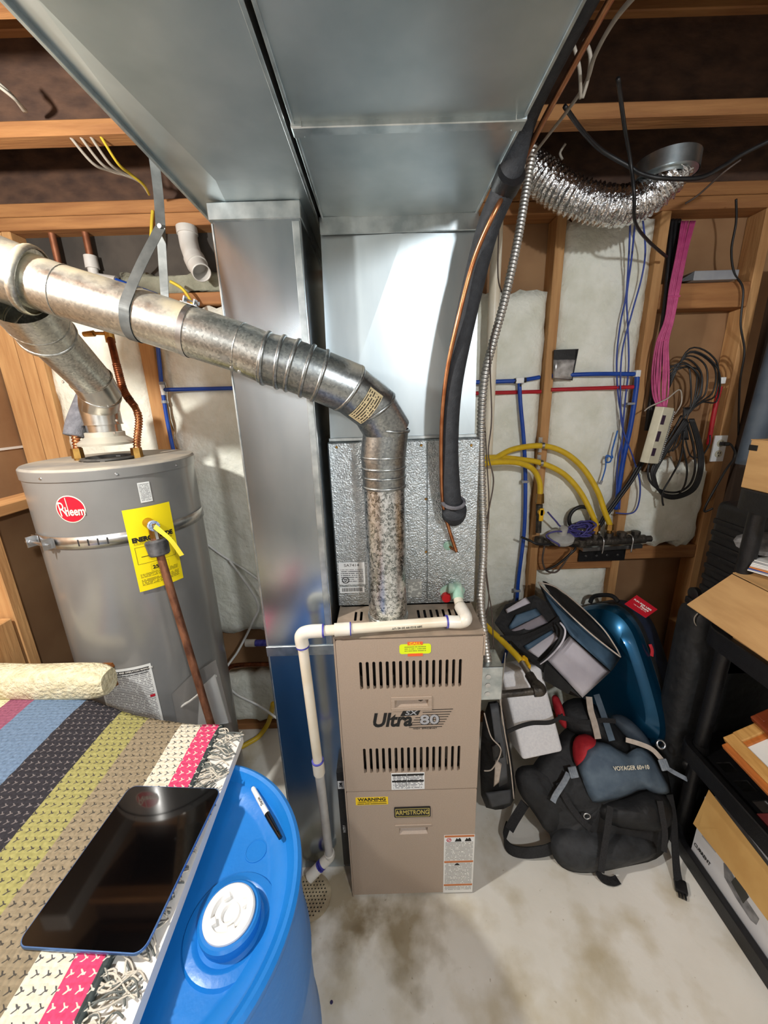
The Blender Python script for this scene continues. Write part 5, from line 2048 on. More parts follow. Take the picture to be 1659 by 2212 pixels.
build(bm, 'brass_fitting', brass, vt)
bm = B()
m_ = va.lerp(vb, 0.55)
box(bm, m_ + V((-0.010, -0.030, -0.030)), m_ + V((0.010, -0.018, 0.032)), 0.004)
cyl(bm, m_ + V((0, -0.03, 0.012)), m_ + V((0, -0.012, 0.012)), 0.014, seg=14)
build(bm, 'valve_handle', valve_yellow, vt)
# yellow tubing
gas_r = 0.0125
g1 = [at(1035, 1010, Y=1.60), at(1070, 990, Y=1.66), at(1110, 970, Y=1.72), at(1172, 963, Y=1.765), at(1220, 978, Y=1.765), at(1260, 1012, Y=1.76), at(1290, 1060, Y=1.75), at(1306, 1105, Y=YG), nuts[1] + V((0, 0, -0.004))]
g2 = [at(1035, 990, Y=1.62), at(1075, 988, Y=1.68), at(1120, 992, Y=1.74), at(1168, 1000, Y=1.765), at(1215, 1022, Y=1.765), at(1250, 1058, Y=1.76), at(1276, 1105, Y=YG), nuts[0] + V((0, 0, -0.004))]
g3 = [at(1035, 1002, Y=1.58), at(1080, 998, Y=1.63), at(1120, 1000, Y=1.68), at(1150, 1013, Y=1.72), at(1165, 1040, Y=YG), vb + V((0, 0, 0.012))]
for g, lab in ((g1, 'yellow gas tubing in the widest arch over the stud'), (g2, 'yellow gas tubing in the middle arch clamped to the stud'), (g3, 'yellow gas tubing bending down to the shut-off valve')):
    cable(g, gas_r, gas_yellow, 'gas_tubing', lab, cat='gas line', seg=14)
for px_, py_, lab in ((1172, 962, 'upper steel clamp holding yellow tubing on the stud'), (1169, 1000, 'lower steel clamp holding yellow tubing on the stud')):
    p = at(px_, py_, Y=1.765)
    bm = B()
    lathe(bm, [(0.0135, -0.006), (0.0150, -0.006), (0.0150, 0.006), (0.0135, 0.006)], M=frame(p, (0, 1, 0), (0, 0, 1)), seg=20)
    box(bm, p + V((-0.006, 0.02, 0.010)), p + V((0.006, 0.035, 0.034)))
    box(bm, p + V((-0.006, 0.02, -0.034)), p + V((0.006, 0.035, -0.010)))
    build(bm, 'tubing_clamp', steel, None, smooth='auto', label=lab, cat='clamp')
# furnace gas branch
gb = thing('furnace_gas_pipe', 'black iron gas pipe and elbow entering the furnace side', 'pipe', tuple(at(1120, 1500, Y=1.16)))
ga0 = V((FX1 - 0.01, 1.17, at(1090, 1505, Y=1.17).z))
ga1 = at(1164, 1492, Y=1.17)
ga2 = at(1128, 1432, Y=1.30)
bm = B()
cyl(bm, ga0, ga1, 0.013, seg=14)
build(bm, 'nipple', iron, gb, smooth='auto')
bm = B()
tube(bm, [ga1 + V((-0.02, 0, 0)), ga1 + V((0.006, 0.0, 0.004)), ga1 + (ga2 - ga1).normalized() * 0.03], 0.021, seg=16)
cyl(bm, ga1 + (ga2 - ga1).normalized() * 0.02, ga1.lerp(ga2, 0.55), 0.018, seg=14)
build(bm, 'elbow', iron, gb, smooth='auto')
bm = B()
cyl(bm, ga1.lerp(ga2, 0.5), ga2, 0.013, seg=12)
build(bm, 'union', steel, gb, smooth='auto')
bm = B()
dgx = (ga2 - ga1).normalized()
Mh = frame(ga2, dgx, (0, 0, 1))
box(bm, (-0.03, -0.012, 0.010), (0.026, 0.014, 0.022), 0.004, M=Mh)
cyl(bm, Mh @ V((0.01, 0, 0.0)), Mh @ V((0.01, 0, 0.024)), 0.014, seg=12)
build(bm, 'valve_handle', valve_yellow, gb)
cable([ga2 + dgx * 0.01, at(1112, 1412, Y=1.34), at(1080, 1380, Y=1.42), at(1058, 1360, Y=1.47), at(1040, 1340, Y=1.52)], 0.0125, gas_yellow, 'gas_tubing', 'yellow gas tubing running down to the furnace gas valve', cat='gas line', seg=14)

# ------------------------------------------------------------------ cables on the right wall
YC = 1.775
blue_runs = [
    ([at(1362, 470, Y=1.70), at(1358, 560, Y=1.74), at(1352, 640, Y=YC), at(1340, 700, Y=YC), at(1332, 780, Y=YC), at(1336, 860, Y=YC), at(1346, 930, Y=YC), at(1334, 1000, Y=YC), at(1330, 1080, Y=YC), at(1316, 1108, Y=YC)], 'leftmost blue cable hanging over the insulation'),
    ([at(1372, 480, Y=1.70), at(1364, 560, Y=1.74), at(1354, 640, Y=YC), at(1356, 700, Y=YC), at(1358, 790, Y=YC), at(1350, 870, Y=YC), at(1344, 950, Y=YC), at(1342, 1030, Y=YC), at(1338, 1100, Y=YC)], 'middle blue cable hanging over the insulation'),
    ([at(1388, 470, Y=1.70), at(1394, 540, Y=1.74), at(1386, 600, Y=1.77), at(1364, 680, Y=1.768), at(1344, 760, Y=1.766), at(1340, 850, Y=1.766), at(1344, 920, Y=1.766), at(1368, 990, Y=1.766), at(1382, 1040, Y=1.766), at(1380, 1085, Y=1.766), at(1366, 1108, Y=1.766), at(1330, 1108, Y=1.766)], 'rightmost blue cable swinging past the stud'),
]
for pts_, lab in blue_runs:
    cable(pts_, 0.0034, wire_blue, 'network_cable', lab, seg=6)
kb = [at(1334, 930, Y=YC - 0.012), at(1322, 975, Y=YC - 0.012)]
for k in range(9):
    a = k / 8 * 2 * math.pi * 1.25
    c = at(1314, 992, Y=YC - 0.012)
    kb.append(c + V((0.015 * math.cos(a + 0.6), 0.002 * k - 0.01, 0.015 * math.sin(a + 0.6))))
kb += [at(1308, 1010, Y=YC - 0.012), at(1300, 1038, Y=YC - 0.012)]
kc = thing('knotted_cable', 'bright blue knotted cable end hanging on the insulation', 'cable', tuple(kb[-1]))
bm = B()
tube(bm, kb, 0.0034, seg=6)
build(bm, 'cable', pm('bright_blue_cable', (40, 104, 190), None, rough=0.45), kc, smooth=True)
bm = B()
cyl(bm, kb[-1], kb[-1] + V((-0.006, 0, -0.018)), 0.006, seg=8)
build(bm, 'plug', diffuser_grey, kc)
# black cables from the patch panel down to the regulator
for i, lab in enumerate(('thick black cable sloping from the patch panel to the manifold, upper', 'thick black cable sloping from the patch panel to the manifold, lower')):
    cable([at(1415 + i * 6, 900, Y=1.77), at(1396 + i * 6, 970, Y=1.77), at(1365 + i * 6, 1030, Y=1.76), at(1330 + i * 6, 1080, Y=1.75), at(1308 + i * 6, 1110, Y=1.745), at(1296, 1130 + i * 8, Y=1.75)], 0.0065, wire_black, 'black_cable', lab)
bm = B()
lc = at(1254, 1120, Y=1.755)
tube(bm, [lc + V((0.055 * math.cos(a), 0, 0.058 * math.sin(a))) for a in [-0.5 + 0.35 * k for k in range(13)]], 0.009, seg=10)
build(bm, 'black_cable_coil', wire_black, None, smooth=True, label='black cable loop behind the manifold', cat='cable')
# violet bundle
vbd = thing('cable_bundle', 'tangled violet cable bundle tied behind the gas regulator', 'cable', tuple(at(1255, 1145, Y=1.74)))
rb = random.Random(11)
for k in range(9):
    c = at(1258 + rb.uniform(-10, 10), 1140 + rb.uniform(-8, 8), Y=1.735 + rb.uniform(-0.02, 0.02))
    pts_ = []
    t0_ = rb.uniform(0, 6)
    for j in range(11):
        a = t0_ + j * 0.6
        pts_.append(c + V(((0.05 + rb.uniform(-0.012, 0.012)) * math.cos(a), rb.uniform(-0.008, 0.008), (0.028 + rb.uniform(-0.01, 0.01)) * math.sin(a))))
    bm = B()
    tube(bm, pts_, 0.0042, seg=6, n=5)
    build(bm, 'cable_loop', wire_purple, vbd, smooth=True)
for pts_ in ([at(1250, 1150, Y=1.72), at(1215, 1140, Y=1.71), at(1200, 1125, Y=1.71), at(1183, 1106, Y=1.71)], [at(1230, 1150, Y=1.70), at(1200, 1148, Y=1.69), at(1180, 1158, Y=1.69), at(1205, 1175, Y=1.67), at(1208, 1180, Y=1.67)]):
    bm = B()
    tube(bm, pts_, 0.004, seg=6)
    build(bm, 'cable_tail', wire_purple, vbd, smooth=True)
cable([at(1126, 1160, Y=1.70), at(1145, 1168, Y=1.70), at(1165, 1175, Y=1.69), at(1240, 1180, Y=1.72), at(1228, 1200, Y=1.72), at(1200, 1222, Y=1.73), at(1178, 1232, Y=1.74)], 0.0055, wire_black, 'black_cable', 'black cable end poking left past the regulator and looping under it')
cable([at(1176, 1180, Y=1.73), at(1172, 1210, Y=1.74), at(1180, 1232, Y=1.74), at(1200, 1236, Y=1.74), at(1216, 1220, Y=1.73), at(1236, 1188, Y=1.72)], 0.0045, wire_brown, 'brown_cable', 'brown cable drooping in a loop below the regulator')

# pink cable bundle
pk = thing('pink_cable_bundle', 'bundle of pink network cables dropping into the patch panel', 'cable', tuple(at(1440, 900, Y=1.74)))
rb = random.Random(3)
for k in range(9):
    o = (k - 4) * 4.3 + rb.uniform(-1.5, 1.5)
    bm = B()
    tube(bm, [at(1487 + o * 0.8, 478, Y=1.80), at(1474 + o * 0.6, 540, Y=1.76), at(1458 + o * 0.6, 620, Y=1.75), at(1446 + o * 0.5, 690, Y=1.745), at(1431 + o * 0.7, 740, Y=1.745), at(1427 + o * 1.0, 800, Y=1.74), at(1426 + o * 0.9 + rb.uniform(-2, 2), 850, Y=1.735), at(1430 + o * 0.5, 880, Y=1.73)], 0.0034, seg=6, n=5)
    build(bm, 'cable', wire_pink, pk, smooth=True)
for i, yy in enumerate((640, 735)):
    p = at(1456 if i == 0 else 1431, yy, Y=1.745)
    bm = B()
    cyl(bm, p + V((-0.024, 0, 0)), p + V((0.024, 0, 0)), 0.0035, seg=8)
    build(bm, 'cable_tie', wire_pink, pk)
# dark cables behind the pink ones
for i, (o, lab) in enumerate(((0, 'black cable bundle running down the stud, nearest the stud'), (9, 'black cable bundle running down the stud, middle'), (18, 'black cable bundle running down the stud, nearest the pink cables'))):
    cable([at(1452 + o * 0.8, 475, Y=1.83), at(1444 + o, 560, Y=1.80), at(1438 + o * 0.8, 640, Y=1.78), at(1428 + o * 0.6, 720, Y=1.775), at(1414 + o * 0.5, 800, Y=1.775), at(1404 + o * 0.4, 870, Y=1.775), at(1396 + o * 0.3, 930, Y=1.775)], 0.009, wire_black, 'black_cable', lab)
# patch panel
pp_ = thing('patch_panel', 'ivory patch panel block hanging tilted under the pink cables', 'patch panel', tuple(at(1410, 1000, Y=1.74)))
A0, A1 = at(1437, 880, Y=1.70), at(1402, 1000, Y=1.70)
axp = (A1 - A0)
Lp = axp.length
axp.normalize()
sdp = V((axp.z, 0, -axp.x)) * -1
sdp = V((0.92, 0.30, 0.25))
sdp = (sdp - axp * sdp.dot(axp)).normalized()
Mp = frame(A0, axp, sdp)
zs_ = -1 if (Mp.to_3x3() @ V((0, 0, 1))).y < 0 else 1
bm = B()
box(bm, (0, -0.035, -0.02), (Lp, 0.030, 0.02), 0.003, M=Mp)
build(bm, 'panel_body', ivory, pp_)
nz = (Mp.to_3x3() @ V((0, 0, 1)))
sgn = 1 if nz.y < 0 else -1
for a, b in ((0.14, 0.30), (0.42, 0.60), (0.72, 0.86)):
    bm = B()
    box(bm, (Lp * a, -0.030, sgn * 0.0185 - 0.003), (Lp * b, -0.010, sgn * 0.0185 + 0.003), M=Mp)
    build(bm, 'label_window', purple_dark, pp_)
bm = B()
box(bm, (Lp * 0.04, 0.029, -0.018), (Lp * 0.98, 0.040, 0.018), 0.001, M=Mp)
build(bm, 'terminal_strip', pm('grey_terminals', (96, 94, 88), (150, 148, 138), 180, 0.5), pp_)
bm = B()
for k in range(26):
    box(bm, (Lp * (0.06 + 0.035 * k), 0.036, sgn * 0.012 - 0.005), (Lp * (0.06 + 0.035 * k) + 0.0022, 0.0425, sgn * 0.012 + 0.007), M=Mp)
build(bm, 'terminal_teeth', white_plastic, pp_)
cable([at(1392, 888, Y=1.70), at(1405, 878, Y=1.70), at(1440, 862, Y=1.69), at(1468, 842, Y=1.70), at(1472, 870, Y=1.71), at(1458, 895, Y=1.71)], 0.0028, wire_white, 'beige_wire', 'thin beige wire looped over the top of the patch panel', seg=6)

# black cable coil on the right
ck = thing('cable_coil', 'large hanging coil of black cables beside the wall outlet', 'cable', tuple(at(1455, 1060, Y=1.70)))
rb = random.Random(5)
for k in range(11):
    o = rb.uniform(-8, 8)
    bm = B()
    tube(bm, [at(1480 + o, 905 + o, Y=1.73), at(1450 + o, 950, Y=1.725), at(1412 + o, 1005 + o, Y=1.72), at(1409 + o * 0.9, 1035, Y=1.715), at(1428 + o * 0.4, 1064 + o * 0.8, Y=1.71), at(1462, 1070 + o * 0.9, Y=1.71), at(1496 + o * 0.8, 1052 + o * 0.7, Y=1.71), at(1510 + o * 1.1, 1010, Y=1.72), at(1506 + o * 1.2, 960, Y=1.73), at(1490 + o, 905, Y=1.735)], 0.0048, seg=7, n=6)
    build(bm, 'cable_loop', wire_black, ck, smooth=True)
for pts_ in ([at(1478, 930, Y=1.70), at(1470, 990, Y=1.70), at(1450, 1030, Y=1.70), at(1432, 1062, Y=1.70), at(1431, 1082, Y=1.70), at(1433, 1092, Y=1.70)], [at(1474, 960, Y=1.70), at(1484, 1010, Y=1.70), at(1480, 1045, Y=1.70), at(1468, 1066, Y=1.70)]):
    bm = B()
    tube(bm, pts_, 0.004, seg=7)
    build(bm, 'cable_tail', wire_black, ck, smooth=True)
rb = random.Random(9)
tg_ = thing('cable_tangle', 'tangle of thin black cables above the coil', 'cable', tuple(at(1480, 900, Y=1.74)))
for k in range(9):
    w_ = 8 + k * 8 + rb.uniform(-8, 8)
    bm = B()
    tube(bm, [at(1445, 790 + k * 6, Y=1.76), at(1470 + w_ * 0.3, 795 - k * 4 + rb.uniform(-10, 12), Y=1.745), at(1480 + w_, 800 - k * 1.5 + rb.uniform(-10, 18), Y=1.74 + rb.uniform(-0.02, 0.015)), at(1485 + w_ * 0.9, 835 + k * 4 + rb.uniform(-15, 15), Y=1.74), at(1490 + w_ * 0.35, 870, Y=1.74), at(1484, 900, Y=1.74), at(1478 + rb.uniform(-6, 10), 950, Y=1.735)], 0.0034, seg=6, n=6)
    build(bm, 'cable_loop', wire_black, tg_, smooth=True)
for k in range(4):
    bm = B()
    tube(bm, [at(1478 + k * 4, 880, Y=1.74), at(1470 - k * 10, 950 + k * 5, Y=1.74), at(1452 - k * 8, 975 + k * 3, Y=1.74)], 0.0034, seg=6)
    build(bm, 'cable_tail', wire_black, tg_, smooth=True)
cable([at(1481, 950, Y=1.72), at(1492, 985, Y=1.72), at(1515, 985, Y=1.73), at(1532, 960, Y=1.74), at(1534, 940, Y=1.75)], 0.0034, wire_black, 'black_cable', 'thin black cable swinging from the tangle to the outlet')

# wall outlet and plug
ot = thing('wall_outlet', 'white duplex wall outlet plate on the stud', 'outlet', tuple(at(1552, 968, Y=1.795)))
oA, oB = at(1532, 997, Y=1.795), at(1571, 940, Y=1.795)
bm = B()
box(bm, (oA.x, 1.788, oA.z), (oB.x, 1.797, oB.z), 0.002)
build(bm, 'outlet_plate', white_plastic, ot)
cxo = (oA.x + oB.x) / 2
for zc in (oA.z + (oB.z - oA.z) * 0.3, oA.z + (oB.z - oA.z) * 0.7):
    bm = B()
    lathe(bm, [(0.0, 0.003), (0.016, 0.003), (0.017, 0.0)], M=FRONT((cxo, 1.788, zc)), seg=20)
    fce = build(bm, 'socket_face', ivory, ot)
    bm = B()
    for a in (-0.007, 0.004):
        box(bm, (cxo + a, 1.784, zc), (cxo + a + 0.003, 1.7852, zc + 0.009))
    cyl(bm, (cxo, 1.7852, zc - 0.008), (cxo, 1.784, zc - 0.008), 0.0028, seg=8)
    build(bm, 'socket_slots', dark_in, fce)
pg_ = thing('power_cord', 'black power cord plugged in the wall outlet and looping down', 'cord', tuple(at(1555, 957, Y=1.76)))
bm = B()
p = V((cxo, 1.783, oA.z + (oB.z - oA.z) * 0.7))
box(bm, p + V((-0.012, -0.03, -0.008)), p + V((0.016, -0.002, 0.008)), 0.004)
build(bm, 'plug', black_pl, pg_)
bm = B()
tube(bm, [p + V((0.012, -0.018, 0)), at(1580, 962, Y=1.75), at(1588, 985, Y=1.74), at(1568, 1015, Y=1.735), at(1545, 1055, Y=1.73), at(1526, 1090, Y=1.73), at(1522, 1105, Y=1.73), at(1540, 1098, Y=1.71)], 0.0048, seg=8)
build(bm, 'cord', wire_black, pg_, smooth=True)
cable([at(1590, 430, Y=1.72), at(1590, 480, Y=1.74), at(1580, 540, Y=1.76), at(1586, 590, Y=1.77), at(1605, 625, Y=1.775), at(1600, 700, Y=1.775), at(1608, 760, Y=1.775), at(1598, 830, Y=1.775), at(1595, 940, Y=1.77)], 0.0042, wire_black, 'black_cable', 'black cable running down the rightmost stud')
# network switch on the blocking
sw = thing('network_switch', 'small grey network switch box on the blocking between studs', 'network switch', tuple(at(1530, 600, Y=1.80)))
a_, b_ = at(1490, 607, Y=1.79), at(1588, 588, Y=1.79)
bm = B()
box(bm, (a_.x, 1.77, zs1 + 0.001), (b_.x, 1.87, zs1 + 0.036), 0.002)
build(bm, 'switch_case', diffuser_grey, sw)
bm = B()
prism(bm, [V((a_.x, 1.772, zs1 + 0.003)), V((a_.x, 1.772, zs1 + 0.034)), V((a_.x - 0.045, 1.80, zs1 + 0.004))], (0, 0.06, 0))
build(bm, 'end_cap', black_pl, sw)

# ------------------------------------------------------------------ ceiling at right: foil duct, collar, wires
fx = thing('foil_flex_duct', 'crinkled silver foil duct sagging below the joists', 'duct', tuple(at(1330, 470, Y=1.58)))
fpts = [at(1128, 345, Y=1.66), at(1172, 385, Y=1.62), at(1230, 422, Y=1.58), at(1295, 442, Y=1.56), at(1350, 445, Y=1.55), at(1400, 425, Y=1.54), at(1440, 388, Y=1.52), at(1462, 350, Y=1.52)]
bm = B()
rr2 = random.Random(2)
jit = [rr2.uniform(-0.0022, 0.0022) for _ in range(4000)]
tube(bm, fpts, 0.055, seg=26, n=40, step=0.0032, cap=False, rf=lambda i, s: 0.057 + 0.0042 * math.sin(2 * math.pi * s / 0.0165) + jit[i])
for v_ in bm.verts:
    v_.co += V((rr2.uniform(-1, 1), rr2.uniform(-1, 1), rr2.uniform(-1, 1))) * 0.0016
build(bm, 'foil_sleeve', foil, fx, smooth=True)
co = thing('duct_collar', 'round galvanized takeoff collar under the joists above the foil duct', 'duct', tuple(at(1437, 370, Y=1.50)))
cc_ = at(1437, 378, Y=1.52)
bm = B()
lathe(bm, [(0.092, -0.006), (0.092, 0.040), (0.089, 0.040), (0.089, -0.004), (0.060, 0.0), (0.060, -0.012)], o=cc_, seg=40)
build(bm, 'collar_ring', galv_edge, co, smooth='auto')
wires = [
    ([at(1400, -40, Y=0.80), at(1330, 40, Y=0.90), at(1285, 120, Y=1.0), at(1265, 180, Y=1.10), at(1225, 240, Y=1.25), at(1190, 285, Y=1.38), at(1155, 330, Y=1.50)], wire_white, 'long pale cable crossing under the joists beside the copper line', 0.0045),
    ([at(1262, 85, Y=1.05), at(1275, 120, Y=1.05), at(1270, 170, Y=1.08), at(1258, 212, Y=1.10)], wire_white, 'short pale cable loop hanging near the copper line, right', 0.004),
    ([at(1240, 100, Y=1.05), at(1252, 150, Y=1.06), at(1254, 212, Y=1.10)], wire_white, 'short pale cable loop hanging near the copper line, left', 0.004),
    ([at(1220, 230, Y=1.30), at(1260, 285, Y=1.40), at(1300, 325, Y=1.45), at(1360, 360, Y=1.45), at(1385, 375, Y=1.44), at(1430, 385, Y=1.42), at(1510, 384, Y=1.42), at(1560, 360, Y=1.42), at(1600, 335, Y=1.42), at(1670, 300, Y=1.40)], wire_black, 'dark cable sagging under the joists past the round collar', 0.0065),
    ([at(1335, 170, Y=1.20), at(1350, 280, Y=1.38), at(1362, 350, Y=1.44), at(1370, 420, Y=1.44), at(1372, 480, Y=1.50), at(1400, 520, Y=1.62), at(1440, 555, Y=1.74)], wire_black, 'dark cable dropping in front of the foil duct to the stud', 0.0055),
    ([at(1215, 345, Y=1.60), at(1210, 330, Y=1.60), at(1222, 310, Y=1.58)], wire_white, 'short pale cable end above the foil duct', 0.004),
    ([at(1480, 440, Y=1.55), at(1510, 420, Y=1.52), at(1560, 375, Y=1.46), at(1600, 345, Y=1.44)], wire_brown, 'brown cable rising from the top plate beside the collar', 0.003),
]
for pts_, m_, lab, r_ in wires:
    cable(pts_, r_, m_, 'joist_cable', lab, seg=6)


# ------------------------------------------------------------------ black shelving unit
su = thing('plastic_shelving_unit', 'black plastic shelving unit along the right side of the room', 'shelf', (1.38, 0.75, 0))
HX0, HX1, HY0, HY1 = 1.150, 1.62, 0.28, 1.235
levels = (0.002, 0.412, 0.925, 1.430)
for zl in levels:
    # rounded tray rim and a pierced deck
    out = rrect(HX0, HY0, HX1, HY1, 0.06, 6)
    inn = rrect(HX0 + 0.022, HY0 + 0.022, HX1 - 0.022, HY1 - 0.022, 0.045, 6)
    bm = B()
    hR = 0.068 if zl > 0.1 else 0.062
    n_ = len(out)
    rg0 = [[bm.verts.new((p[0], p[1], z)) for p in pl_] for pl_, z in ((out, zl), (out, zl + hR - 0.004), ([(a[0] * 0.85 + b[0] * 0.15, a[1] * 0.85 + b[1] * 0.15) for a, b in zip(out, inn)], zl + hR), (inn, zl + hR), (inn, zl + 0.03), (inn, zl))]
    for A, C_ in zip(rg0, rg0[1:] + rg0[:1]):
        for i in range(n_):
            j = (i + 1) % n_
            bm.faces.new((A[i], A[j], C_[j], C_[i]))
    rim = build(bm, 'shelf_rim', black_pl, su, smooth='auto')
    holes = []
    if zl in (0.412,):
        for i in range(4):
            for j in range(11):
                x, y = HX0 + 0.075 + i * 0.09, HY0 + 0.085 + j * 0.072
                holes.append([(x, y), (x + 0.052, y), (x + 0.052, y + 0.042), (x, y + 0.042)])
    me = holed(inn, holes, 0.006)
    for v_ in me.vertices:
        v_.co = V((v_.co.x, v_.co.y, zl + 0.036 + v_.co.z))
    mesh_obj('shelf_deck', me, black_pl, rim)
pst = [(HX0 + 0.055, HY1 - 0.055), (HX1 - 0.055, HY1 - 0.055), (HX0 + 0.055, HY0 + 0.055), (HX1 - 0.055, HY0 + 0.055)]
for x, y in pst:
    for z0, z1 in zip(levels, levels[1:]):
        bm = B()
        cyl(bm, (x, y, z0 + 0.04), (x, y, z1), 0.024, 0.024, 18)
        cyl(bm, (x, y, z0 + 0.04), (x, y, z0 + 0.075), 0.030, 0.025, 18)
        build(bm, 'post', black_pl, su, smooth='auto')
    bm = B()
    cyl(bm, (x, y, 0.0), (x, y, 0.05), 0.026, 0.024, 18)
    build(bm, 'foot', black_pl, su, smooth='auto')

# ribbed trays inside the middle bay
tr = thing('ribbed_tote', 'black ribbed storage tote on the middle shelf behind the frames', 'tote', (1.42, 0.8, 0.45))
bm = B()
box(bm, (1.27, 0.50, 0.452), (1.58, 1.06, 0.90), 0.02)
build(bm, 'tote_body', black_pl, tr, smooth='auto')
for k in range(5):
    z = 0.52 + k * 0.08
    bm = B()
    tube(bm, [(1.268, 0.52, z + 0.01), (1.262, 0.70, z + 0.002), (1.262, 0.90, z), (1.268, 1.04, z + 0.006)], 0.006, seg=8)
    build(bm, 'rib', black_pl, tr, smooth=True)

# picture frames leaning on the middle shelf, sticking out over its edge
fr = thing('picture_frame', 'oak picture frame lying at the front of the middle shelf', 'frame', (1.30, 0.9, 0.50))
c0 = at(1574, 1592, X=1.13)
fa = [c0, at(1700, 1745, X=1.13)]
ydir = (fa[1] - fa[0]).normalized()


def bar(a, b, sec_x, sec_z, mat, name, parent):
    d = (V(b) - V(a))
    L = d.length
    d.normalize()
    Mf = frame(a, d, sec_x)
    bm = B()
    box(bm, (0, -sec_z[0], -sec_z[1]), (L, sec_z[0], sec_z[1]), 0.003, M=Mf)
    return build(bm, name, mat, parent)


tilt = V((0.8, 0.0, 0.45)).normalized()
f_a, f_b = c0, c0 + V((0.0, -0.5, -0.02))
bar(f_a, f_b, tilt, (0.018, 0.011), oak, 'frame_moulding', fr)
bar(f_a + V((0, -0.016, 0)) + tilt * 0.017, f_a + V((0, -0.016, 0)) + tilt * 0.36, V((0, 1, 0)), (0.018, 0.011), oak, 'frame_moulding', fr)
bar(f_a + tilt * 0.36, f_b + tilt * 0.36, tilt, (0.018, 0.011), oak, 'frame_moulding', fr)
bar(f_b + V((0, 0.016, 0)) + tilt * 0.017, f_b + V((0, 0.016, 0)) + tilt * 0.36, V((0, 1, 0)), (0.018, 0.011), oak, 'frame_moulding', fr)
bm = B()
prism(bm, [f_a + tilt * 0.012 + V((0, -0.012, 0)), f_b + tilt * 0.012 + V((0, 0.012, 0)), f_b + tilt * 0.36 + V((0, 0.012, 0)), f_a + tilt * 0.36 + V((0, -0.012, 0))], (0.001, 0, -0.003))
build(bm, 'mat_board', paper, fr)
fr2 = thing('picture_frame', 'orange-brown picture frame lying under the oak one on the middle shelf', 'frame', (1.3, 0.9, 0.49))
g_a = at(1574, 1601, X=1.118) + V((0, 0, -0.012))
g_b = g_a + V((0.0, -0.5, -0.02))
bar(g_a, g_b, tilt, (0.02, 0.010), oak_dark, 'frame_moulding', fr2)
bar(g_a + tilt * 0.38, g_b + tilt * 0.38, tilt, (0.02, 0.010), oak_dark, 'frame_moulding', fr2)
bar(g_a + V((0, -0.016, 0)) + tilt * 0.02, g_a + V((0, -0.016, 0)) + tilt * 0.38, V((0, 1, 0)), (0.018, 0.010), oak_dark, 'frame_moulding', fr2)
fr3 = thing('picture_frame', 'dark red-brown frame corner standing above the oak frame', 'frame', (1.35, 0.9, 0.6))
h_a = at(1632, 1548, X=1.21)
bar(h_a, h_a + V((0, -0.4, -0.02)), tilt, (0.016, 0.012), pm('red_brown_wood', (150, 70, 36), (120, 52, 26), 9, 0.4), 'frame_moulding', fr3)
bar(h_a + V((0, -0.016, 0)), h_a + V((0, -0.016, 0)) + tilt * 0.25, V((0, 1, 0)), (0.016, 0.012), pm('red_brown_wood', (150, 70, 36), (120, 52, 26), 9, 0.4), 'frame_moulding', fr3)
bm = B()
box(bm, (1.19, 0.62, 0.452), (1.255, 0.93, 0.466), 0.002)
build(bm, 'red_folder', pm('faded_red_cover', (150, 66, 66), (128, 52, 54), 12, 0.6), None, label='faded red folder lying on the middle shelf', cat='folder')

# carton on the lowest shelf with kraft flap
wc = thing('white_carton', 'white printed carton on the lowest shelf', 'box', (1.38, 0.7, 0.08))
bm = B()
box(bm, (1.178, 0.40, 0.042), (1.55, 1.092, 0.330), 0.002, seg=1)
build(bm, 'carton_body', white_card, wc)
MS = frame((1.1775, 1.092, 0.042), (0, -1, 0), (0, 0, 1))     # left face, x runs toward the viewer


def on_face(poly, mat, name, h=0.0006):
    bm = B()
    nrm_ = V((-1, 0, 0)) * h
    prism(bm, [MS @ V((a, b, 0.0002)) for a, b in poly], nrm_)
    return build(bm, name, mat, wc)


def card_uv(x, y):
    p = at(x, y, X=1.1775)
    return (1.092 - p.y, p.z - 0.042)


on_face([card_uv(*p) for p in ((1563, 1864), (1570, 1862), (1600, 1925), (1640, 1985), (1634, 1998), (1622, 1988), (1590, 1940), (1565, 1895))], pm('printed_grey', (96, 98, 102), (150, 150, 152), 30, 0.4), 'printed_device')
on_face([card_uv(*p) for p in ((1580, 1905), (1592, 1890), (1618, 1938), (1606, 1952))], pm('printed_dark', (54, 56, 52), None, rough=0.4), 'printed_screen', 0.001)
on_face([card_uv(*p) for p in ((1570, 1966), (1573, 1962), (1589, 1990), (1587, 1996))], ink, 'printed_block')
on_face([card_uv(*p) for p in ((1627, 2052), (1634, 2046), (1642, 2062), (1636, 2070))], ink, 'printed_block')
a_, b_ = card_uv(1506, 1830), card_uv(1528, 1860)
lettering('CURRENT', 0.021, MS @ Matrix.Translation(((a_[0] + b_[0]) / 2, (a_[1] + b_[1]) / 2, 0.0008)) @ Matrix.Rotation(math.atan2(b_[1] - a_[1], b_[0] - a_[0]), 4, 'Z'), ink, wc, xs=0.8, bold=0.0004)
on_face([card_uv(*p) for p in ((1516, 1806), (1519, 1802), (1549, 1836), (1546, 1842))], pm('printed_pale', (170, 172, 176), None, rough=0.4), 'printed_text_line')
kf = thing('kraft_sheet', 'creased kraft paper hanging over the white carton under the shelf', 'paper', (1.17, 0.8, 0.2))
kp = [at(1531, 1706, X=1.172), at(1497, 1779, X=1.160), at(1508, 1792, X=1.158), at(1570, 1870, X=1.158), at(1659, 1990, X=1.158), at(1720, 2070, X=1.158), at(1760, 2010, X=1.172), at(1659, 1872, X=1.172)]
bm = B()
c_ = at(1552, 1790, X=1.166)
prism(bm, [kp[0], kp[1], kp[2], c_], (0.0012, 0, 0))
prism(bm, [kp[0], c_, kp[3], kp[7]], (0.0012, 0, 0))
prism(bm, [c_, kp[2], kp[3]], (0.0012, 0, 0))
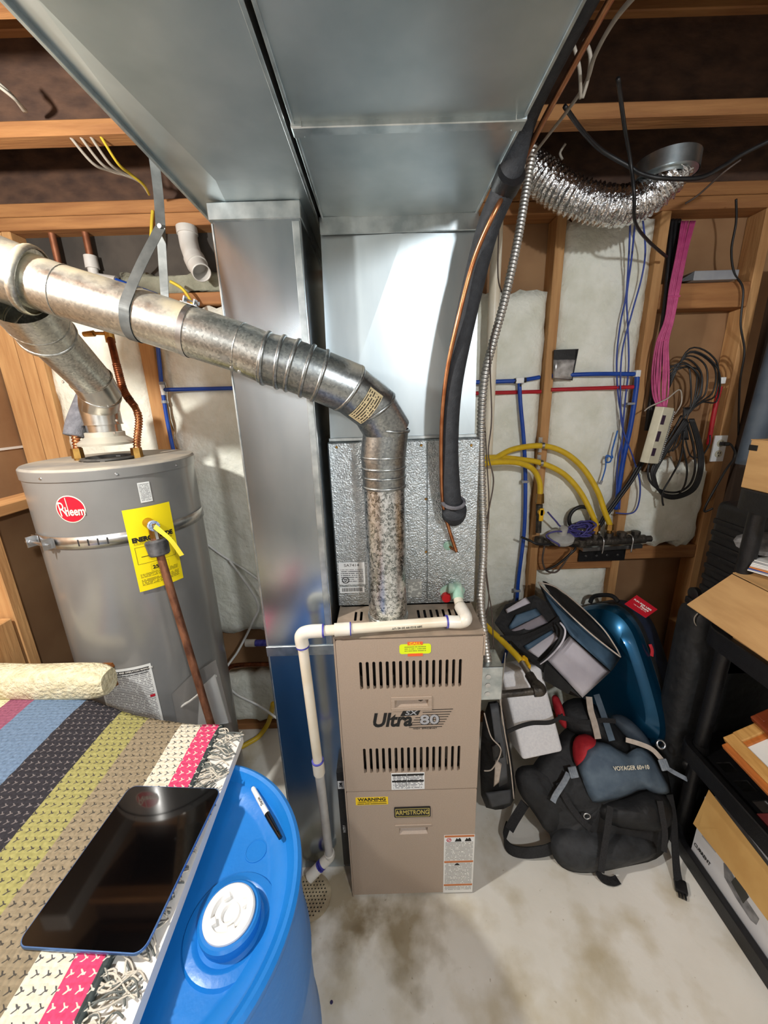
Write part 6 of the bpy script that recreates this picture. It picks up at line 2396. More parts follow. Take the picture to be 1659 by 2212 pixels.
prism(bm, [kp[7], kp[3], kp[4], kp[5], kp[6]], (0.0012, 0, 0))
build(bm, 'kraft_paper', kraft, kf)

# cardboard sheet, papers and box on the upper shelves
cb_ = thing('open_carton', 'open brown cardboard carton on the third shelf with a flap folded out', 'box', (1.36, 0.85, 0.965))
bm = B()
box(bm, (1.176, 0.42, 0.962), (1.56, 1.135, 1.195), 0.002, seg=1)
build(bm, 'carton_body', cardboard, cb_)
f1_, f2_, f3_, f4_ = V((1.172, 1.185, 1.203)), V((1.172, 0.42, 1.196)), V((1.098, 0.42, 1.036)), V((1.10, 1.251, 1.051))
bm = B()
grid(bm, lambda a, b: f1_.lerp(f2_, a).lerp(f4_.lerp(f3_, a), b) + V((-0.006, 0, 0.006)) * math.sin(a * 9 + 1) * b * 0.5, 14, 6, thick=(0.003, 0, -0.004))
build(bm, 'carton_flap', cardboard, cb_, smooth='auto')
bm = B()
prism(bm, [f1_ + V((0.002, 0.0, 0.002)), f1_ + V((0.10, -0.02, 0.02)), V((1.30, 0.42, 1.214)), f2_ + V((0.002, 0, 0.002))], (0, 0, 0.004))
build(bm, 'carton_flap', cardboard, cb_)
zt_ = 1.15
pstk = thing('paper_stack', 'stack of loose papers and magazines on the cardboard', 'papers', tuple(at(1650, 1230, Z=zt_ + 0.08)))
rb = random.Random(8)
pmats = [paper, pm('blue_cover', (60, 80, 150), None, rough=0.4), pm('orange_cover', (214, 130, 60), None, rough=0.4), paper, sticker_white, paper, pm('grey_cover', (150, 150, 152), None, rough=0.4), paper]
for k in range(8):
    a = at(1614 + k * 2, 1232 - k * 3.0, Z=zt_ + 0.085 + k * 0.004)
    M = Matrix.Translation(a) @ Matrix.Rotation(math.radians(-62 + rb.uniform(-6, 6)), 4, 'Z')
    bm = B()
    box(bm, (0, 0, 0), (0.28, 0.21, 0.0032), M=M)
    build(bm, 'paper_sheet', pmats[k], pstk)
bag_ = at(1612, 1200, Z=zt_ + 0.12)
bm = B()
pillow(bm, [bag_ + V((-0.02, 0.0, 0.0)), bag_ + V((0.02, 0.10, 0.05)), bag_ + V((0.28, 0.06, 0.06)), bag_ + V((0.26, -0.08, 0.0))], (0, -0.4, 0.9), 0.03, 0.01, k=2)
build(bm, 'plastic_bag', pm('clear_bag', (200, 200, 202), (120, 120, 124), 30, 0.12, 0.1, bump=0.6, bscale=30), None, smooth=True, label='shiny clear plastic bag on top of the paper stack', cat='bag')
bx = thing('cardboard_box', 'cardboard box on the top shelf with black tape at its corner', 'box', (1.4, 1.0, 1.5))
bq = at(1595, 1062, X=1.155)
b1q = at(1610, 950, X=1.155)
bm = B()
box(bm, (1.158, 0.72, 1.499), (1.52, bq.y, b1q.z), 0.002, seg=1)
build(bm, 'box_body', cardboard, bx)
bm = B()
box(bm, (1.160, 0.70, b1q.z - 0.0005), (1.53, bq.y + 0.004, b1q.z + 0.003), 0.001, seg=1)
build(bm, 'box_flap', cardboard, bx)
bm = B()
tq = at(1614, 964, X=1.157)
box(bm, (1.1565, tq.y - 0.035, tq.z - 0.011), (1.20, bq.y + 0.0012, tq.z + 0.006), 0.0005, seg=1)
build(bm, 'tape_strip', black_pl, bx)

# tall ribbed suitcase and others behind the shelf
rs = thing('ribbed_suitcase', 'tall black ribbed hard suitcase standing behind the shelving unit', 'suitcase', (1.42, 1.45, 0.75))
r0 = at(1545, 1078, Y=1.42)
bm = B()
box(bm, (r0.x, 1.245, 0.72), (1.80, 1.42, r0.z), 0.03, seg=3)
build(bm, 'shell', black_pl, rs, smooth='auto')
for k in range(15):
    z = 0.76 + k * 0.046
    if z > r0.z - 0.05:
        break
    bm = B()
    box(bm, (r0.x - 0.006, 1.26, z), (r0.x + 0.02, 1.405, z + 0.022), 0.005)
    build(bm, 'rib', black_pl, rs, smooth='auto')
bs = thing('black_suitcase', 'black wheeled suitcase upside down beside the shelf end', 'suitcase', (1.3, 1.38, 0))
s_t = at(1460, 1300, Y=1.34)
bm = B()
box(bm, (s_t.x + 0.02, 1.245, 0.02), (1.62, 1.37, s_t.z), 0.04, seg=3)
build(bm, 'case_body', black_cloth, bs, smooth='auto')
wq = at(1500, 1287, Y=1.34)
bm = B()
lathe(bm, [(0.0, -0.012), (0.018, -0.012), (0.026, -0.008), (0.026, 0.008), (0.018, 0.012), (0.0, 0.012)], M=frame(wq + V((0, 0, 0.008)), (0, 1, 0), (0, 0, 1)), seg=24)
build(bm, 'wheel', black_pl, bs, smooth='auto')
bm = B()
box(bm, wq + V((-0.02, -0.02, -0.035)), wq + V((0.03, 0.02, -0.008)), 0.004)
build(bm, 'wheel_bracket', black_pl, bs)
cable([at(1507, 1325, Y=1.265), at(1500, 1335, Y=1.262), at(1502, 1348, Y=1.262), at(1515, 1360, Y=1.262)], 0.002, wire_white, 'cord_loop', 'pale cord loop on the black suitcase corner', seg=6)
# standing rolls in the far corner
bm = B()
q0 = at(1616, 900, Y=1.74)
box(bm, (q0.x, 1.74, 0.0), (q0.x + 0.055, 1.775, 2.30), 0.004)
build(bm, 'dark_plank', pm('weathered_plank', (70, 52, 38), (46, 34, 26), 5, 0.8, stretch=(6, 6, 0.6)), None, label='dark weathered plank leaning upright by the rightmost stud', cat='plank')
bm = B()
q1_ = at(1648, 900, Y=1.58)
cyl(bm, (q1_.x, 1.60, 1.50), (q1_.x + 0.04, 1.60, 2.3), 0.04, 0.04, 20)
build(bm, 'rolled_mat', pm('slate_roll', (66, 76, 88), (84, 94, 104), 10, 0.6), None, smooth='auto', label='slate grey rolled mat standing in the right corner', cat='mat')

# ------------------------------------------------------------------ luggage pile
# blue hard shell suitcase
bs_ = thing('blue_suitcase', 'glossy blue hard shell suitcase with navy fabric back and red tag', 'suitcase', (1.1, 1.5, 0))


def lug(outline, n, d0, d1, bulge, mat, name, parent):
    bm = B()
    P = smooth_poly(outline, 3)
    n = V(n).normalized()
    c = sum(P, V((0, 0, 0))) / len(P)
    rings = []
    prof = [(1.0, d0), (1.0, d1 - 0.02), (0.985, d1 - 0.008), (0.94, d1 + bulge * 0.25), (0.80, d1 + bulge * 0.55), (0.72, d1 + bulge * 0.95), (0.5, d1 + bulge)]
    for s, d in prof:
        rings.append([bm.verts.new(c + (p - c) * s + n * d) for p in P])
    N_ = len(P)
    for A, C2 in zip(rings, rings[1:]):
        for i in range(N_):
            j = (i + 1) % N_
            bm.faces.new((A[i], A[j], C2[j], C2[i]))
    bm.faces.new(rings[0][::-1])
    bm.faces.new(rings[-1])
    return build(bm, name, mat, parent, smooth='auto')


# broad face looks left and up toward the viewer; the case leans over to the left
nS = V((-0.86, -0.50, 0.14)).normalized()
oS = at(1350, 1430, Y=1.49)
prof_ = [atp(x, y, oS, nS) for x, y in ((1235, 1335), (1262, 1306), (1325, 1302), (1372, 1338), (1402, 1420), (1432, 1520), (1444, 1575), (1436, 1605), (1400, 1615), (1320, 1600), (1265, 1520), (1235, 1430))]
hS = (prof_[2] - prof_[8]).normalized()
wS = nS.cross(hS)
if wS.x < 0:
    wS = -wS
oS = sum(prof_, V((0, 0, 0))) / len(prof_)
W2 = max((p_ - oS).dot(wS) for p_ in prof_)
H2 = max((p_ - oS).dot(hS) for p_ in prof_)
lug(prof_, nS, -0.02, 0.03, 0.035, shell_blue, 'front_shell', bs_)
lug(prof_, -nS, 0.042, 0.15, 0.012, navy_cloth, 'fabric_back', bs_)
Pz = smooth_poly(prof_, 3)
cz_ = sum(Pz, V((0, 0, 0))) / len(Pz)
bm = B()
A_ = [bm.verts.new(cz_ + (p - cz_) * 1.008 - nS * 0.015) for p in Pz]
C_ = [bm.verts.new(cz_ + (p - cz_) * 1.008 - nS * 0.045) for p in Pz]
for i in range(len(Pz)):
    j = (i + 1) % len(Pz)
    bm.faces.new((A_[i], A_[j], C_[j], C_[i]))
bm.faces.new(A_)
bm.faces.new(C_[::-1])
build(bm, 'zipper_band', black_cloth, bs_, smooth='auto')
zp = cz_ + wS * W2 * 1.02 + hS * H2 * 0.45 - nS * 0.01
bm = B()
ribbon(bm, [zp, zp + V((0.004, -0.012, -0.02)), zp + V((0.006, -0.014, -0.05))], 0.012, wS, 0.003)
build(bm, 'zip_pull', red_cloth, bs_)
bm = B()
tube(bm, [oS + hS * (H2 + 0.0) + wS * 0.06 - nS * 0.03, oS + hS * (H2 + 0.03) + wS * 0.03 - nS * 0.03, oS + hS * (H2 + 0.03) - wS * 0.05 - nS * 0.03, oS + hS * H2 - wS * 0.08 - nS * 0.03], 0.010, seg=10)
build(bm, 'carry_handle', black_cloth, bs_, smooth=True)
for k in (-1, 1):
    bm = B()
    p = oS - hS * (H2 + 0.012) + wS * k * 0.17 - nS * 0.05
    lathe(bm, [(0.0, -0.01), (0.022, -0.01), (0.024, 0.0), (0.022, 0.01), (0.0, 0.01)], M=frame(p, hS, nS), seg=18)
    build(bm, 'wheel', black_pl, bs_, smooth='auto')
# red tag
rt = thing('luggage_tag', 'red luggage tag with white print lying on the navy suitcase back', 'tag', tuple(at(1384, 1308, Y=1.42)))
tq_ = [at(1349, 1305, Y=1.40), at(1375, 1286, Y=1.44), at(1420, 1317, Y=1.38), at(1395, 1335, Y=1.34)]
bm = B()
P = smooth_poly(tq_, 0)
nt_ = (tq_[1] - tq_[0]).cross(tq_[3] - tq_[0]).normalized()
if nt_.y > 0:
    nt_ = -nt_
prism(bm, [p for p in tq_], nt_ * 0.002)
build(bm, 'tag_card', red_tag, rt)
xt = (tq_[2] - tq_[1] + tq_[3] - tq_[0]).normalized()
yt = (tq_[1] - tq_[0])
ct = sum(tq_, V((0, 0, 0))) / 4
Mt = frame(ct + nt_ * 0.0025, xt, yt)
if (Mt.to_3x3() @ V((0, 0, 1))).dot(nt_) < 0:
    Mt = frame(ct + nt_ * 0.0025, xt, -yt)
lettering('FUN FOR LESS', 0.011, Mt @ Matrix.Translation((0, 0.012, 0)), ink_white, rt, bold=0.0004)
lettering('Tours', 0.014, Mt @ Matrix.Translation((0.012, -0.001, 0)), ink_white, rt, bold=0.0006, shear=0.2)
lettering('YOU MUST SEE THIS', 0.0055, Mt @ Matrix.Translation((0, -0.013, 0)), ink_white, rt)

# cooler bag lying open on the pile
cg = thing('cooler_bag', 'striped white and blue cooler bag tipped open on the luggage pile', 'bag', tuple(at(1210, 1440, Y=1.35)))
K = {}
spec = {
    'a': (1068, 1345, 1.50), 'b': (1092, 1306, 1.56), 'c': (1155, 1285, 1.56), 'd': (1180, 1300, 1.54), 'e': (1222, 1372, 1.42), 'f': (1168, 1432, 1.34), 'g': (1120, 1400, 1.40),
    'm': (1163, 1258, 1.66), 'n': (1341, 1420, 1.42), 'p': (1318, 1452, 1.36), 'q': (1256, 1508, 1.26), 'r': (1178, 1426, 1.335), 's': (1160, 1440, 1.35), 't': (1232, 1492, 1.28)}
for k_, (x, y, Y) in spec.items():
    K[k_] = at(x, y, Y=Y)
ctr = at(1215, 1390, Y=1.62)
bm = B()
# closed soft body
vs = {k_: bm.verts.new(p) for k_, p in K.items()}
bk = bm.verts.new(ctr)
bk2 = bm.verts.new(at(1330, 1440, Y=1.56))
bk3 = bm.verts.new(at(1230, 1500, Y=1.50))
bk4 = bm.verts.new(at(1110, 1400, Y=1.62))
rim_loop = ['a', 'b', 'c', 'd', 'm', 'n', 'p', 'q', 't', 's', 'g']
body_front = [('a', 'b', 'c', 'd', 'e', 'f', 'g'), ('d', 'm', 'n', 'e'), ('e', 'n', 'p'), ('e', 'p', 'q', 'r'), ('e', 'r', 'f'), ('f', 'r', 's'), ('r', 'q', 't', 's'), ('f', 's', 'g')]
for f_ in body_front:
    bm.faces.new([vs[k_] for k_ in f_])
for f_ in (('a', 'g', bk4), ('g', 's', bk4), ('s', 't', bk3), ('s', bk3, bk4), ('t', 'q', bk3), ('q', 'p', bk2), ('q', bk2, bk3), ('p', 'n', bk2), ('n', 'm', bk2), ('m', bk, bk2), ('m', 'd', bk), ('d', 'c', bk), ('c', 'b', bk), ('b', 'a', bk), ('a', bk4, bk), (bk, bk4, bk3), (bk, bk3, bk2)):
    bm.faces.new([vs[k_] if isinstance(k_, str) else k_ for k_ in f_])
bmesh.ops.triangulate(bm, faces=bm.faces[:])
build(bm, 'bag_body', black_cloth, cg)


def patch(keys_px, mat, name, lift=0.004, bul=0.006, parent=None, k=0):
    P = [at(x, y, Y=Y) for x, y, Y in keys_px]
    n_ = V((0, 0, 0))
    for i in range(len(P)):
        n_ += (P[i] - P[0]).cross(P[(i + 1) % len(P)] - P[0])
    n_.normalize()
    if n_.dot(CAM - P[0]) < 0:
        n_ = -n_
    bm = B()
    pillow(bm, [p + n_ * lift for p in P], n_, bul, 0.003, rings=4, k=k)
    return build(bm, name, mat, parent or cg, smooth=True)


patch([(1090, 1318, 1.535), (1136, 1290, 1.55), (1146, 1303, 1.53), (1096, 1325, 1.52)], white_cloth, 'end_stripe')
patch([(1098, 1354, 1.475), (1114, 1328, 1.50), (1158, 1313, 1.515), (1170, 1328, 1.49), (1100, 1362, 1.47)], blue_cloth, 'end_stripe')
patch([(1101, 1362, 1.468), (1170, 1328, 1.488), (1184, 1345, 1.465), (1108, 1378, 1.448)], mauve_cloth, 'end_stripe')
patch([(1130, 1396, 1.40), (1192, 1360, 1.44), (1197, 1366, 1.435), (1138, 1406, 1.39)], blue_cloth, 'end_stripe')
patch([(1138, 1406, 1.39), (1197, 1366, 1.432), (1206, 1379, 1.41), (1162, 1422, 1.36)], white_cloth, 'end_stripe')
patch([(1180, 1426, 1.330), (1228, 1374, 1.41), (1316, 1452, 1.355), (1256, 1507, 1.255)], white_cloth, 'front_panel', 0.006, 0.02, k=0)
patch([(1182, 1296, 1.56), (1166, 1262, 1.64), (1338, 1420, 1.41), (1318, 1450, 1.355), (1230, 1372, 1.41)], blue_cloth, 'side_panel', 0.003, 0.012, k=0)
patch([(1163, 1258, 1.65), (1180, 1262, 1.66), (1240, 1305, 1.62), (1300, 1365, 1.53), (1340, 1418, 1.42), (1280, 1380, 1.44), (1215, 1325, 1.50)], black_cloth, 'mouth_lining', 0.014, 0.004, k=1)
for pts_ in ([(1163, 1258, 1.645), (1185, 1282, 1.58), (1225, 1322, 1.50), (1280, 1372, 1.44), (1340, 1419, 1.40)], [(1163, 1258, 1.645), (1200, 1268, 1.64), (1245, 1302, 1.61), (1300, 1355, 1.53), (1330, 1398, 1.46), (1340, 1419, 1.40)]):
    bm = B()
    tube(bm, [at(x, y, Y=Y - 0.02) for x, y, Y in pts_], 0.0034, seg=6)
    build(bm, 'zipper', beige_web, cg, smooth=True)
for dx_ in (0, 9):
    bm = B()
    tube(bm, [at(1210 - dx_, 1345, Y=1.42), at(1221 - dx_ * 0.9, 1362, Y=1.38), at(1214 - dx_, 1388, Y=1.35), at(1188 - dx_ * 0.6, 1418, Y=1.31), at(1166 - dx_ * 0.3, 1434, Y=1.30)], 0.004, seg=6)
    build(bm, 'handle_piping', white_cloth if dx_ == 0 else black_web, cg, smooth=True)
bm = B()
ribbon(bm, [at(1080, 1378, Y=1.42), at(1130, 1376, Y=1.42), at(1180, 1355, Y=1.44), at(1208, 1335, Y=1.46)], 0.024, (0.2, 0, 1), 0.004)
build(bm, 'webbing_strap', black_web, cg)
bm = B()
prism(bm, [at(1180, 1432, Y=1.31), at(1235, 1486, Y=1.25), at(1228, 1500, Y=1.26), at(1175, 1470, Y=1.31)], (0.0, 0.012, 0))
build(bm, 'bottom_flap', black_cloth, cg)

# white foam block
fb = thing('foam_block', 'white foam packing block strapped among the bags beside the furnace', 'foam block', tuple(at(1165, 1640, Y=1.25)))
oF = at(1131, 1636, Y=1.20)
xF = (at(1214, 1618, Y=1.21) - oF)
WF = xF.length
xF.normalize()
yF = (at(1085, 1466, Y=1.33) - oF)
yF = (yF - xF * yF.dot(xF))
HF = yF.length
yF.normalize()
nF = xF.cross(yF)
if nF.dot(CAM - oF) < 0:
    nF = -nF
bm = B()
Mf = frame(oF, xF, yF, nF)
box(bm, (-0.006, -0.012, -0.16), (WF + 0.004, HF + 0.02, 0.0), 0.014, M=Mf, seg=4)
build(bm, 'foam_body', foam_white, fb, smooth='auto')
bm = B()
ribbon(bm, [at(1094, 1582, Y=1.19), at(1120, 1570, Y=1.21), at(1150, 1562, Y=1.225), at(1190, 1560, Y=1.215), at(1216, 1545, Y=1.23)], 0.018, (0, 0.1, 1), 0.003)
build(bm, 'strap', black_web, fb)

# bag hanging at the furnace's right side
sb = thing('sling_bag', 'black and grey bag hanging at the right side of the furnace', 'bag', tuple(at(1075, 1745, Y=1.27)))
nb_ = V((0.1, -1, 0.2))
bm = B()
pillow(bm, [at(1046, 1518, Y=1.25), at(1082, 1512, Y=1.25), at(1100, 1600, Y=1.25), at(1113, 1690, Y=1.25), at(1112, 1735, Y=1.25), at(1080, 1752, Y=1.25), at(1040, 1742, Y=1.25), at(1036, 1640, Y=1.25)], nb_, 0.05, 0.10, k=1)
build(bm, 'bag_body', black_cloth, sb, smooth=True)
for poly_, m_, nm in (([(1058, 1520, 1.21), (1078, 1518, 1.21), (1092, 1600, 1.19), (1098, 1690, 1.19), (1078, 1700, 1.185), (1070, 1610, 1.185)], pm('dark_grey_panel', (70, 72, 76), (84, 86, 90), 20, 0.6), 'grey_panel'),
                      ([(1070, 1640, 1.175), (1084, 1650, 1.175), (1078, 1690, 1.172), (1066, 1700, 1.175)], beige_web, 'pale_patch'),
                      ([(1048, 1712, 1.19), (1105, 1705, 1.19), (1106, 1735, 1.19), (1060, 1745, 1.19)], pm('grey_pocket', (60, 62, 66), (74, 76, 80), 20, 0.7), 'pocket'),
                      ([(1060, 1610, 1.17), (1080, 1604, 1.17), (1088, 1636, 1.165), (1066, 1644, 1.17)], black_pl, 'buckle')):
    patch(poly_, m_, nm, 0.0, 0.008, parent=sb)
for pts_ in ([(1080, 1510, 1.20), (1090, 1580, 1.17), (1102, 1650, 1.17), (1110, 1725, 1.18)], [(1046, 1540, 1.19), (1060, 1590, 1.165), (1082, 1620, 1.16), (1064, 1660, 1.16), (1046, 1665, 1.17)]):
    bm = B()
    tube(bm, [at(x, y, Y=Y) for x, y, Y in pts_], 0.0026, seg=6)
    build(bm, 'piping', beige_web, sb, smooth=True)

# big backpack
bpk = thing('backpack', 'large slate grey and black travel backpack slumped on the floor with red trim', 'backpack', (0.85, 1.1, 0))
P0, NB = V((0.85, 1.05, 0.02)), V((0, -0.80, 0.60))


def bpoly(px_list, off):
    return [atp(x, y, P0 + NB * off, NB) for x, y in px_list]


def bpart(px_list, off, front, back, mat, name, k=2, power=2.4, wob=0.0):
    bm = B()
    pillow(bm, bpoly(px_list, off), NB, front, back, rings=6, k=k, power=power, wob=wob)
    return build(bm, name, mat, bpk, smooth=True)


bpart([(1192, 1806), (1186, 1838), (1217, 1882), (1276, 1888), (1345, 1874), (1432, 1856), (1450, 1800), (1455, 1740), (1440, 1650), (1400, 1590), (1320, 1560), (1235, 1560), (1195, 1600), (1150, 1650), (1130, 1700), (1160, 1760)], 0.0, 0.05, 0.085, black_cloth, 'main_body', wob=0.0018)
bpart([(1284, 1738), (1350, 1722), (1392, 1703), (1446, 1718), (1458, 1785), (1410, 1800), (1300, 1782)], 0.045, 0.055, 0.05, black_cloth, 'base_panel', wob=0.0012)
bpart([(1192, 1800), (1240, 1775), (1300, 1785), (1400, 1800), (1430, 1850), (1345, 1874), (1276, 1886), (1218, 1880), (1188, 1838)], 0.02, 0.06, 0.04, pm('charcoal_pocket', (34, 36, 38), (48, 50, 53), 30, 0.7, bump=0.4, bscale=26), 'lower_pocket', wob=0.002)
bpart([(1109, 1657), (1158, 1650), (1206, 1660), (1240, 1700), (1268, 1760), (1240, 1790), (1188, 1812), (1150, 1750), (1118, 1712)], 0.0, 0.035, 0.04, black_cloth, 'hip_wing', wob=0.0015)
bpart([(1251, 1619), (1281, 1602), (1310, 1604), (1340, 1622), (1359, 1632), (1370, 1616), (1392, 1616), (1412, 1635), (1430, 1669), (1448, 1702), (1445, 1716), (1417, 1716), (1389, 1702), (1345, 1724), (1290, 1735), (1276, 1730), (1258, 1685), (1247, 1652)], 0.06, 0.055, 0.05, slate_cloth, 'front_panel', k=1)
bpart([(1236, 1608), (1245, 1588), (1270, 1584), (1294, 1600), (1268, 1612), (1254, 1625), (1248, 1660), (1238, 1640)], 0.055, 0.05, 0.03, red_cloth, 'red_gusset', k=1)
bpart([(1190, 1502), (1206, 1500), (1222, 1545), (1226, 1580), (1206, 1560), (1196, 1530)], 0.02, 0.03, 0.03, red_cloth, 'red_gusset')
bpart([(1205, 1520), (1260, 1500), (1330, 1560), (1370, 1620), (1350, 1635), (1300, 1605), (1250, 1590), (1220, 1570)], 0.02, 0.05, 0.06, black_cloth, 'top_lid', wob=0.002)
bpart([(1310, 1548), (1345, 1540), (1390, 1580), (1420, 1630), (1400, 1628), (1360, 1600)], 0.02, 0.04, 0.05, pm('dark_slate_nylon', (46, 56, 68), (60, 72, 84), 16, 0.7, bump=0.3, bscale=30), 'side_wing')
lc_ = bpoly([(1364, 1659)], 0.1285)[0]
upB = V((0, 0.60, 0.80))
lettering('VOYAGER 60+10', 0.0205, frame(lc_, V((1, 0, 0.02)), upB, NB), ink_cream, bpk, bold=0.0002, xs=0.92, ext=0.001, shear=0.0)
for poly_, off, wdt, m_, nm in (
    ([(1228, 1670), (1218, 1690), (1200, 1718), (1194, 1732)], 0.075, 0.022, grey_web, 'compression_strap'),
    ([(1436, 1656), (1455, 1668), (1470, 1676), (1485, 1684)], 0.07, 0.016, grey_web, 'compression_strap'),
    ([(1272, 1505), (1276, 1535), (1284, 1562), (1292, 1596)], 0.085, 0.026, beige_web, 'daisy_chain'),
    ([(1352, 1598), (1385, 1608), (1410, 1620), (1432, 1644)], 0.075, 0.018, beige_web, 'daisy_chain'),
    ([(1288, 1500), (1302, 1540), (1312, 1570), (1322, 1600)], 0.075, 0.026, slate_cloth, 'lid_strap'),
    ([(1205, 1548), (1260, 1560), (1300, 1556), (1330, 1558)], 0.08, 0.018, black_web, 'lid_strap'),
    ([(1318, 1742), (1312, 1790), (1304, 1840), (1298, 1884)], 0.105, 0.024, black_web, 'compression_strap'),
    ([(1205, 1690), (1225, 1730), (1250, 1765), (1275, 1790)], 0.065, 0.022, black_web, 'compression_strap'),
    ([(1425, 1730), (1432, 1770), (1436, 1800), (1434, 1840)], 0.10, 0.022, black_web, 'compression_strap'),
):
    bm = B()
    ribbon(bm, bpoly(poly_, off), wdt, NB.cross((bpoly(poly_, off)[-1] - bpoly(poly_, off)[0]).normalized()), 0.003)
    build(bm, nm, m_, bpk)
for x, y in ((1238, 1668), (1434, 1652)):
    p = bpoly([(x, y)], 0.085)[0]
    bm = B()
    Mq = frame(p, V((1, 0, 0.2)), upB, NB)
    box(bm, (-0.016, -0.02, -0.003), (0.016, 0.02, 0.005), 0.003, M=Mq)
    for q in (-0.010, -0.002, 0.006):
        box(bm, (q, -0.017, 0.005), (q + 0.003, 0.017, 0.008), M=Mq)
    build(bm, 'buckle', grey_web, bpk)
bm = B()
p = bpoly([(1268, 1763)], 0.085)[0]
lathe(bm, [(0.012, -0.003), (0.015, 0.0), (0.012, 0.003), (0.009, 0.0), (0.012, -0.003)], M=frame(p, V((0.7, 0, 0.7)), V((-0.7, 0.2, 0.7))), seg=18)
build(bm, 'metal_ring', steel, bpk, smooth=True)
bm = B()
p = bpoly([(1428, 1608)], 0.10)[0]
lathe(bm, [(0.015, -0.004), (0.020, 0.0), (0.015, 0.005), (0.010, 0.0), (0.015, -0.004)], M=frame(p, V((1, 0, 0.2)), upB), seg=22)
build(bm, 'cord_lock', steel, bpk, smooth=True)
# loose straps on the floor
for pts_, wdt, wdir in (
    ([at(1134, 1735, Z=0.16), at(1112, 1770, Z=0.10), at(1100, 1792, Z=0.06)], 0.036, (0.9, -0.3, 0.2)),
    ([at(1098, 1780, Z=0.05), at(1090, 1812, Z=0.035), at(1104, 1835, Z=0.03), at(1135, 1842, Z=0.035), at(1175, 1838, Z=0.05), at(1195, 1830, Z=0.06)], 0.040, (0, 0.5, 1)),
    ([at(1290, 1882, Z=0.04), at(1302, 1898, Z=0.03), at(1322, 1904, Z=0.012), at(1335, 1900, Z=0.008)], 0.028, (0.3, 1, 0.1)),
    ([at(1446, 1716, Z=0.24), at(1455, 1770, Z=0.17), at(1458, 1830, Z=0.09), at(1462, 1880, Z=0.035), at(1466, 1905, Z=0.018)], 0.030, (1, 0.3, 0)),
):
    bm = B()
    ribbon(bm, pts_, wdt, wdir, 0.005)
    build(bm, 'loose_strap', black_web, bpk)
bm = B()
p = at(1470, 1912, Z=0.014)
box(bm, (-0.020, -0.028, -0.010), (0.020, 0.020, 0.008), 0.006, M=Matrix.Translation(p) @ Matrix.Rotation(-0.5, 4, 'Z'))
for k in (-0.012, -0.002, 0.008):
    box(bm, (k, -0.045, -0.006), (k + 0.005, -0.026, 0.003), 0.001, M=Matrix.Translation(p) @ Matrix.Rotation(-0.5, 4, 'Z'))
build(bm, 'strap_buckle', black_pl, bpk, smooth='auto')
# strap hanging with cream backing behind the pack
bm = B()
prism(bm, [at(1398, 1800, Y=1.16), at(1412, 1798, Y=1.16), at(1422, 1826, Y=1.15), at(1416, 1850, Y=1.15), at(1404, 1825, Y=1.155)], (0, 0.01, 0))
build(bm, 'pale_padding', beige_web, bpk)


# ------------------------------------------------------------------ blue barrel
BX, BY, BR_, BZ = -0.482, 0.522, 0.292, 0.885
br = thing('plastic_barrel', 'bright blue plastic barrel in the left foreground', 'barrel', (BX, BY, 0))
bm = B()
lathe(bm, [(0.0, 0.004), (BR_ - 0.03, 0.004), (BR_ - 0.012, 0.02), (BR_ - 0.008, 0.25), (BR_ - 0.002, 0.28), (BR_ - 0.008, 0.31), (BR_ - 0.008, 0.58), (BR_ - 0.002, 0.61), (BR_ - 0.008, 0.64), (BR_ - 0.010, 0.80), (BR_ - 0.016, 0.835), (BR_ - 0.016, 0.85),
           (BR_ - 0.004, 0.858), (BR_, 0.868), (BR_ - 0.001, 0.880), (BR_ - 0.008, BZ), (BR_ - 0.016, BZ - 0.003), (BR_ - 0.024, BZ - 0.016), (BR_ - 0.032, BZ - 0.024), (BR_ - 0.058, BZ - 0.027), (BR_ - 0.066, BZ - 0.034), (BR_ - 0.075, BZ - 0.036), (0.06, BZ - 0.036), (0.0, BZ - 0.036)], o=(BX, BY, 0), seg=96)
build(bm, 'drum_body', blue_drum, br, smooth='auto')
bc = at(495, 1970, Z=BZ + 0.004)
zl = BZ - 0.036
bm = B()
lathe(bm, [(0.088, 0.0), (0.084, 0.006), (0.070, 0.009), (0.068, 0.009), (0.060, 0.005), (0.054, 0.008), (0.054, 0.030), (0.050, 0.033), (0.046, 0.033)], o=(bc.x, bc.y, zl), seg=48)
build(bm, 'bung_collar', blue_drum, br, smooth='auto')
bm = B()
lathe(bm, [(0.056, 0.022), (0.056, 0.032), (0.052, 0.036), (0.047, 0.036), (0.047, 0.03)], o=(bc.x, bc.y, zl), seg=48)
build(bm, 'bung_ring', blue_drum, br, smooth='auto')
bm = B()
lathe(bm, [(0.0470, 0.028), (0.0465, 0.040), (0.0435, 0.043), (0.032, 0.042), (0.029, 0.034), (0.020, 0.033), (0.018, 0.037), (0.015, 0.037), (0.013, 0.030), (0.006, 0.029), (0.0, 0.030)], o=(bc.x, bc.y, zl), seg=48)
for k in range(4):
    a = k * math.pi / 2 + 0.5
    box(bm, (-0.006, -0.004, 0), (0.006, 0.006, 0.009), 0.001, M=Matrix.Translation((bc.x, bc.y, zl + 0.0335)) @ Matrix.Rotation(a, 4, 'Z') @ Matrix.Translation((0, 0.027, 0)))
build(bm, 'bung_cap', white_plastic, br, smooth='auto', label='white screw bung')
cc2 = at(553, 1838, Z=zl)
bm = B()
lathe(bm, [(0.024, 0.0), (0.0235, 0.0016), (0.021, 0.0018), (0.0205, 0.001), (0.0, 0.001)], o=(cc2.x, cc2.y, zl), seg=32)
build(bm, 'mould_mark', blue_drum, br, smooth='auto')

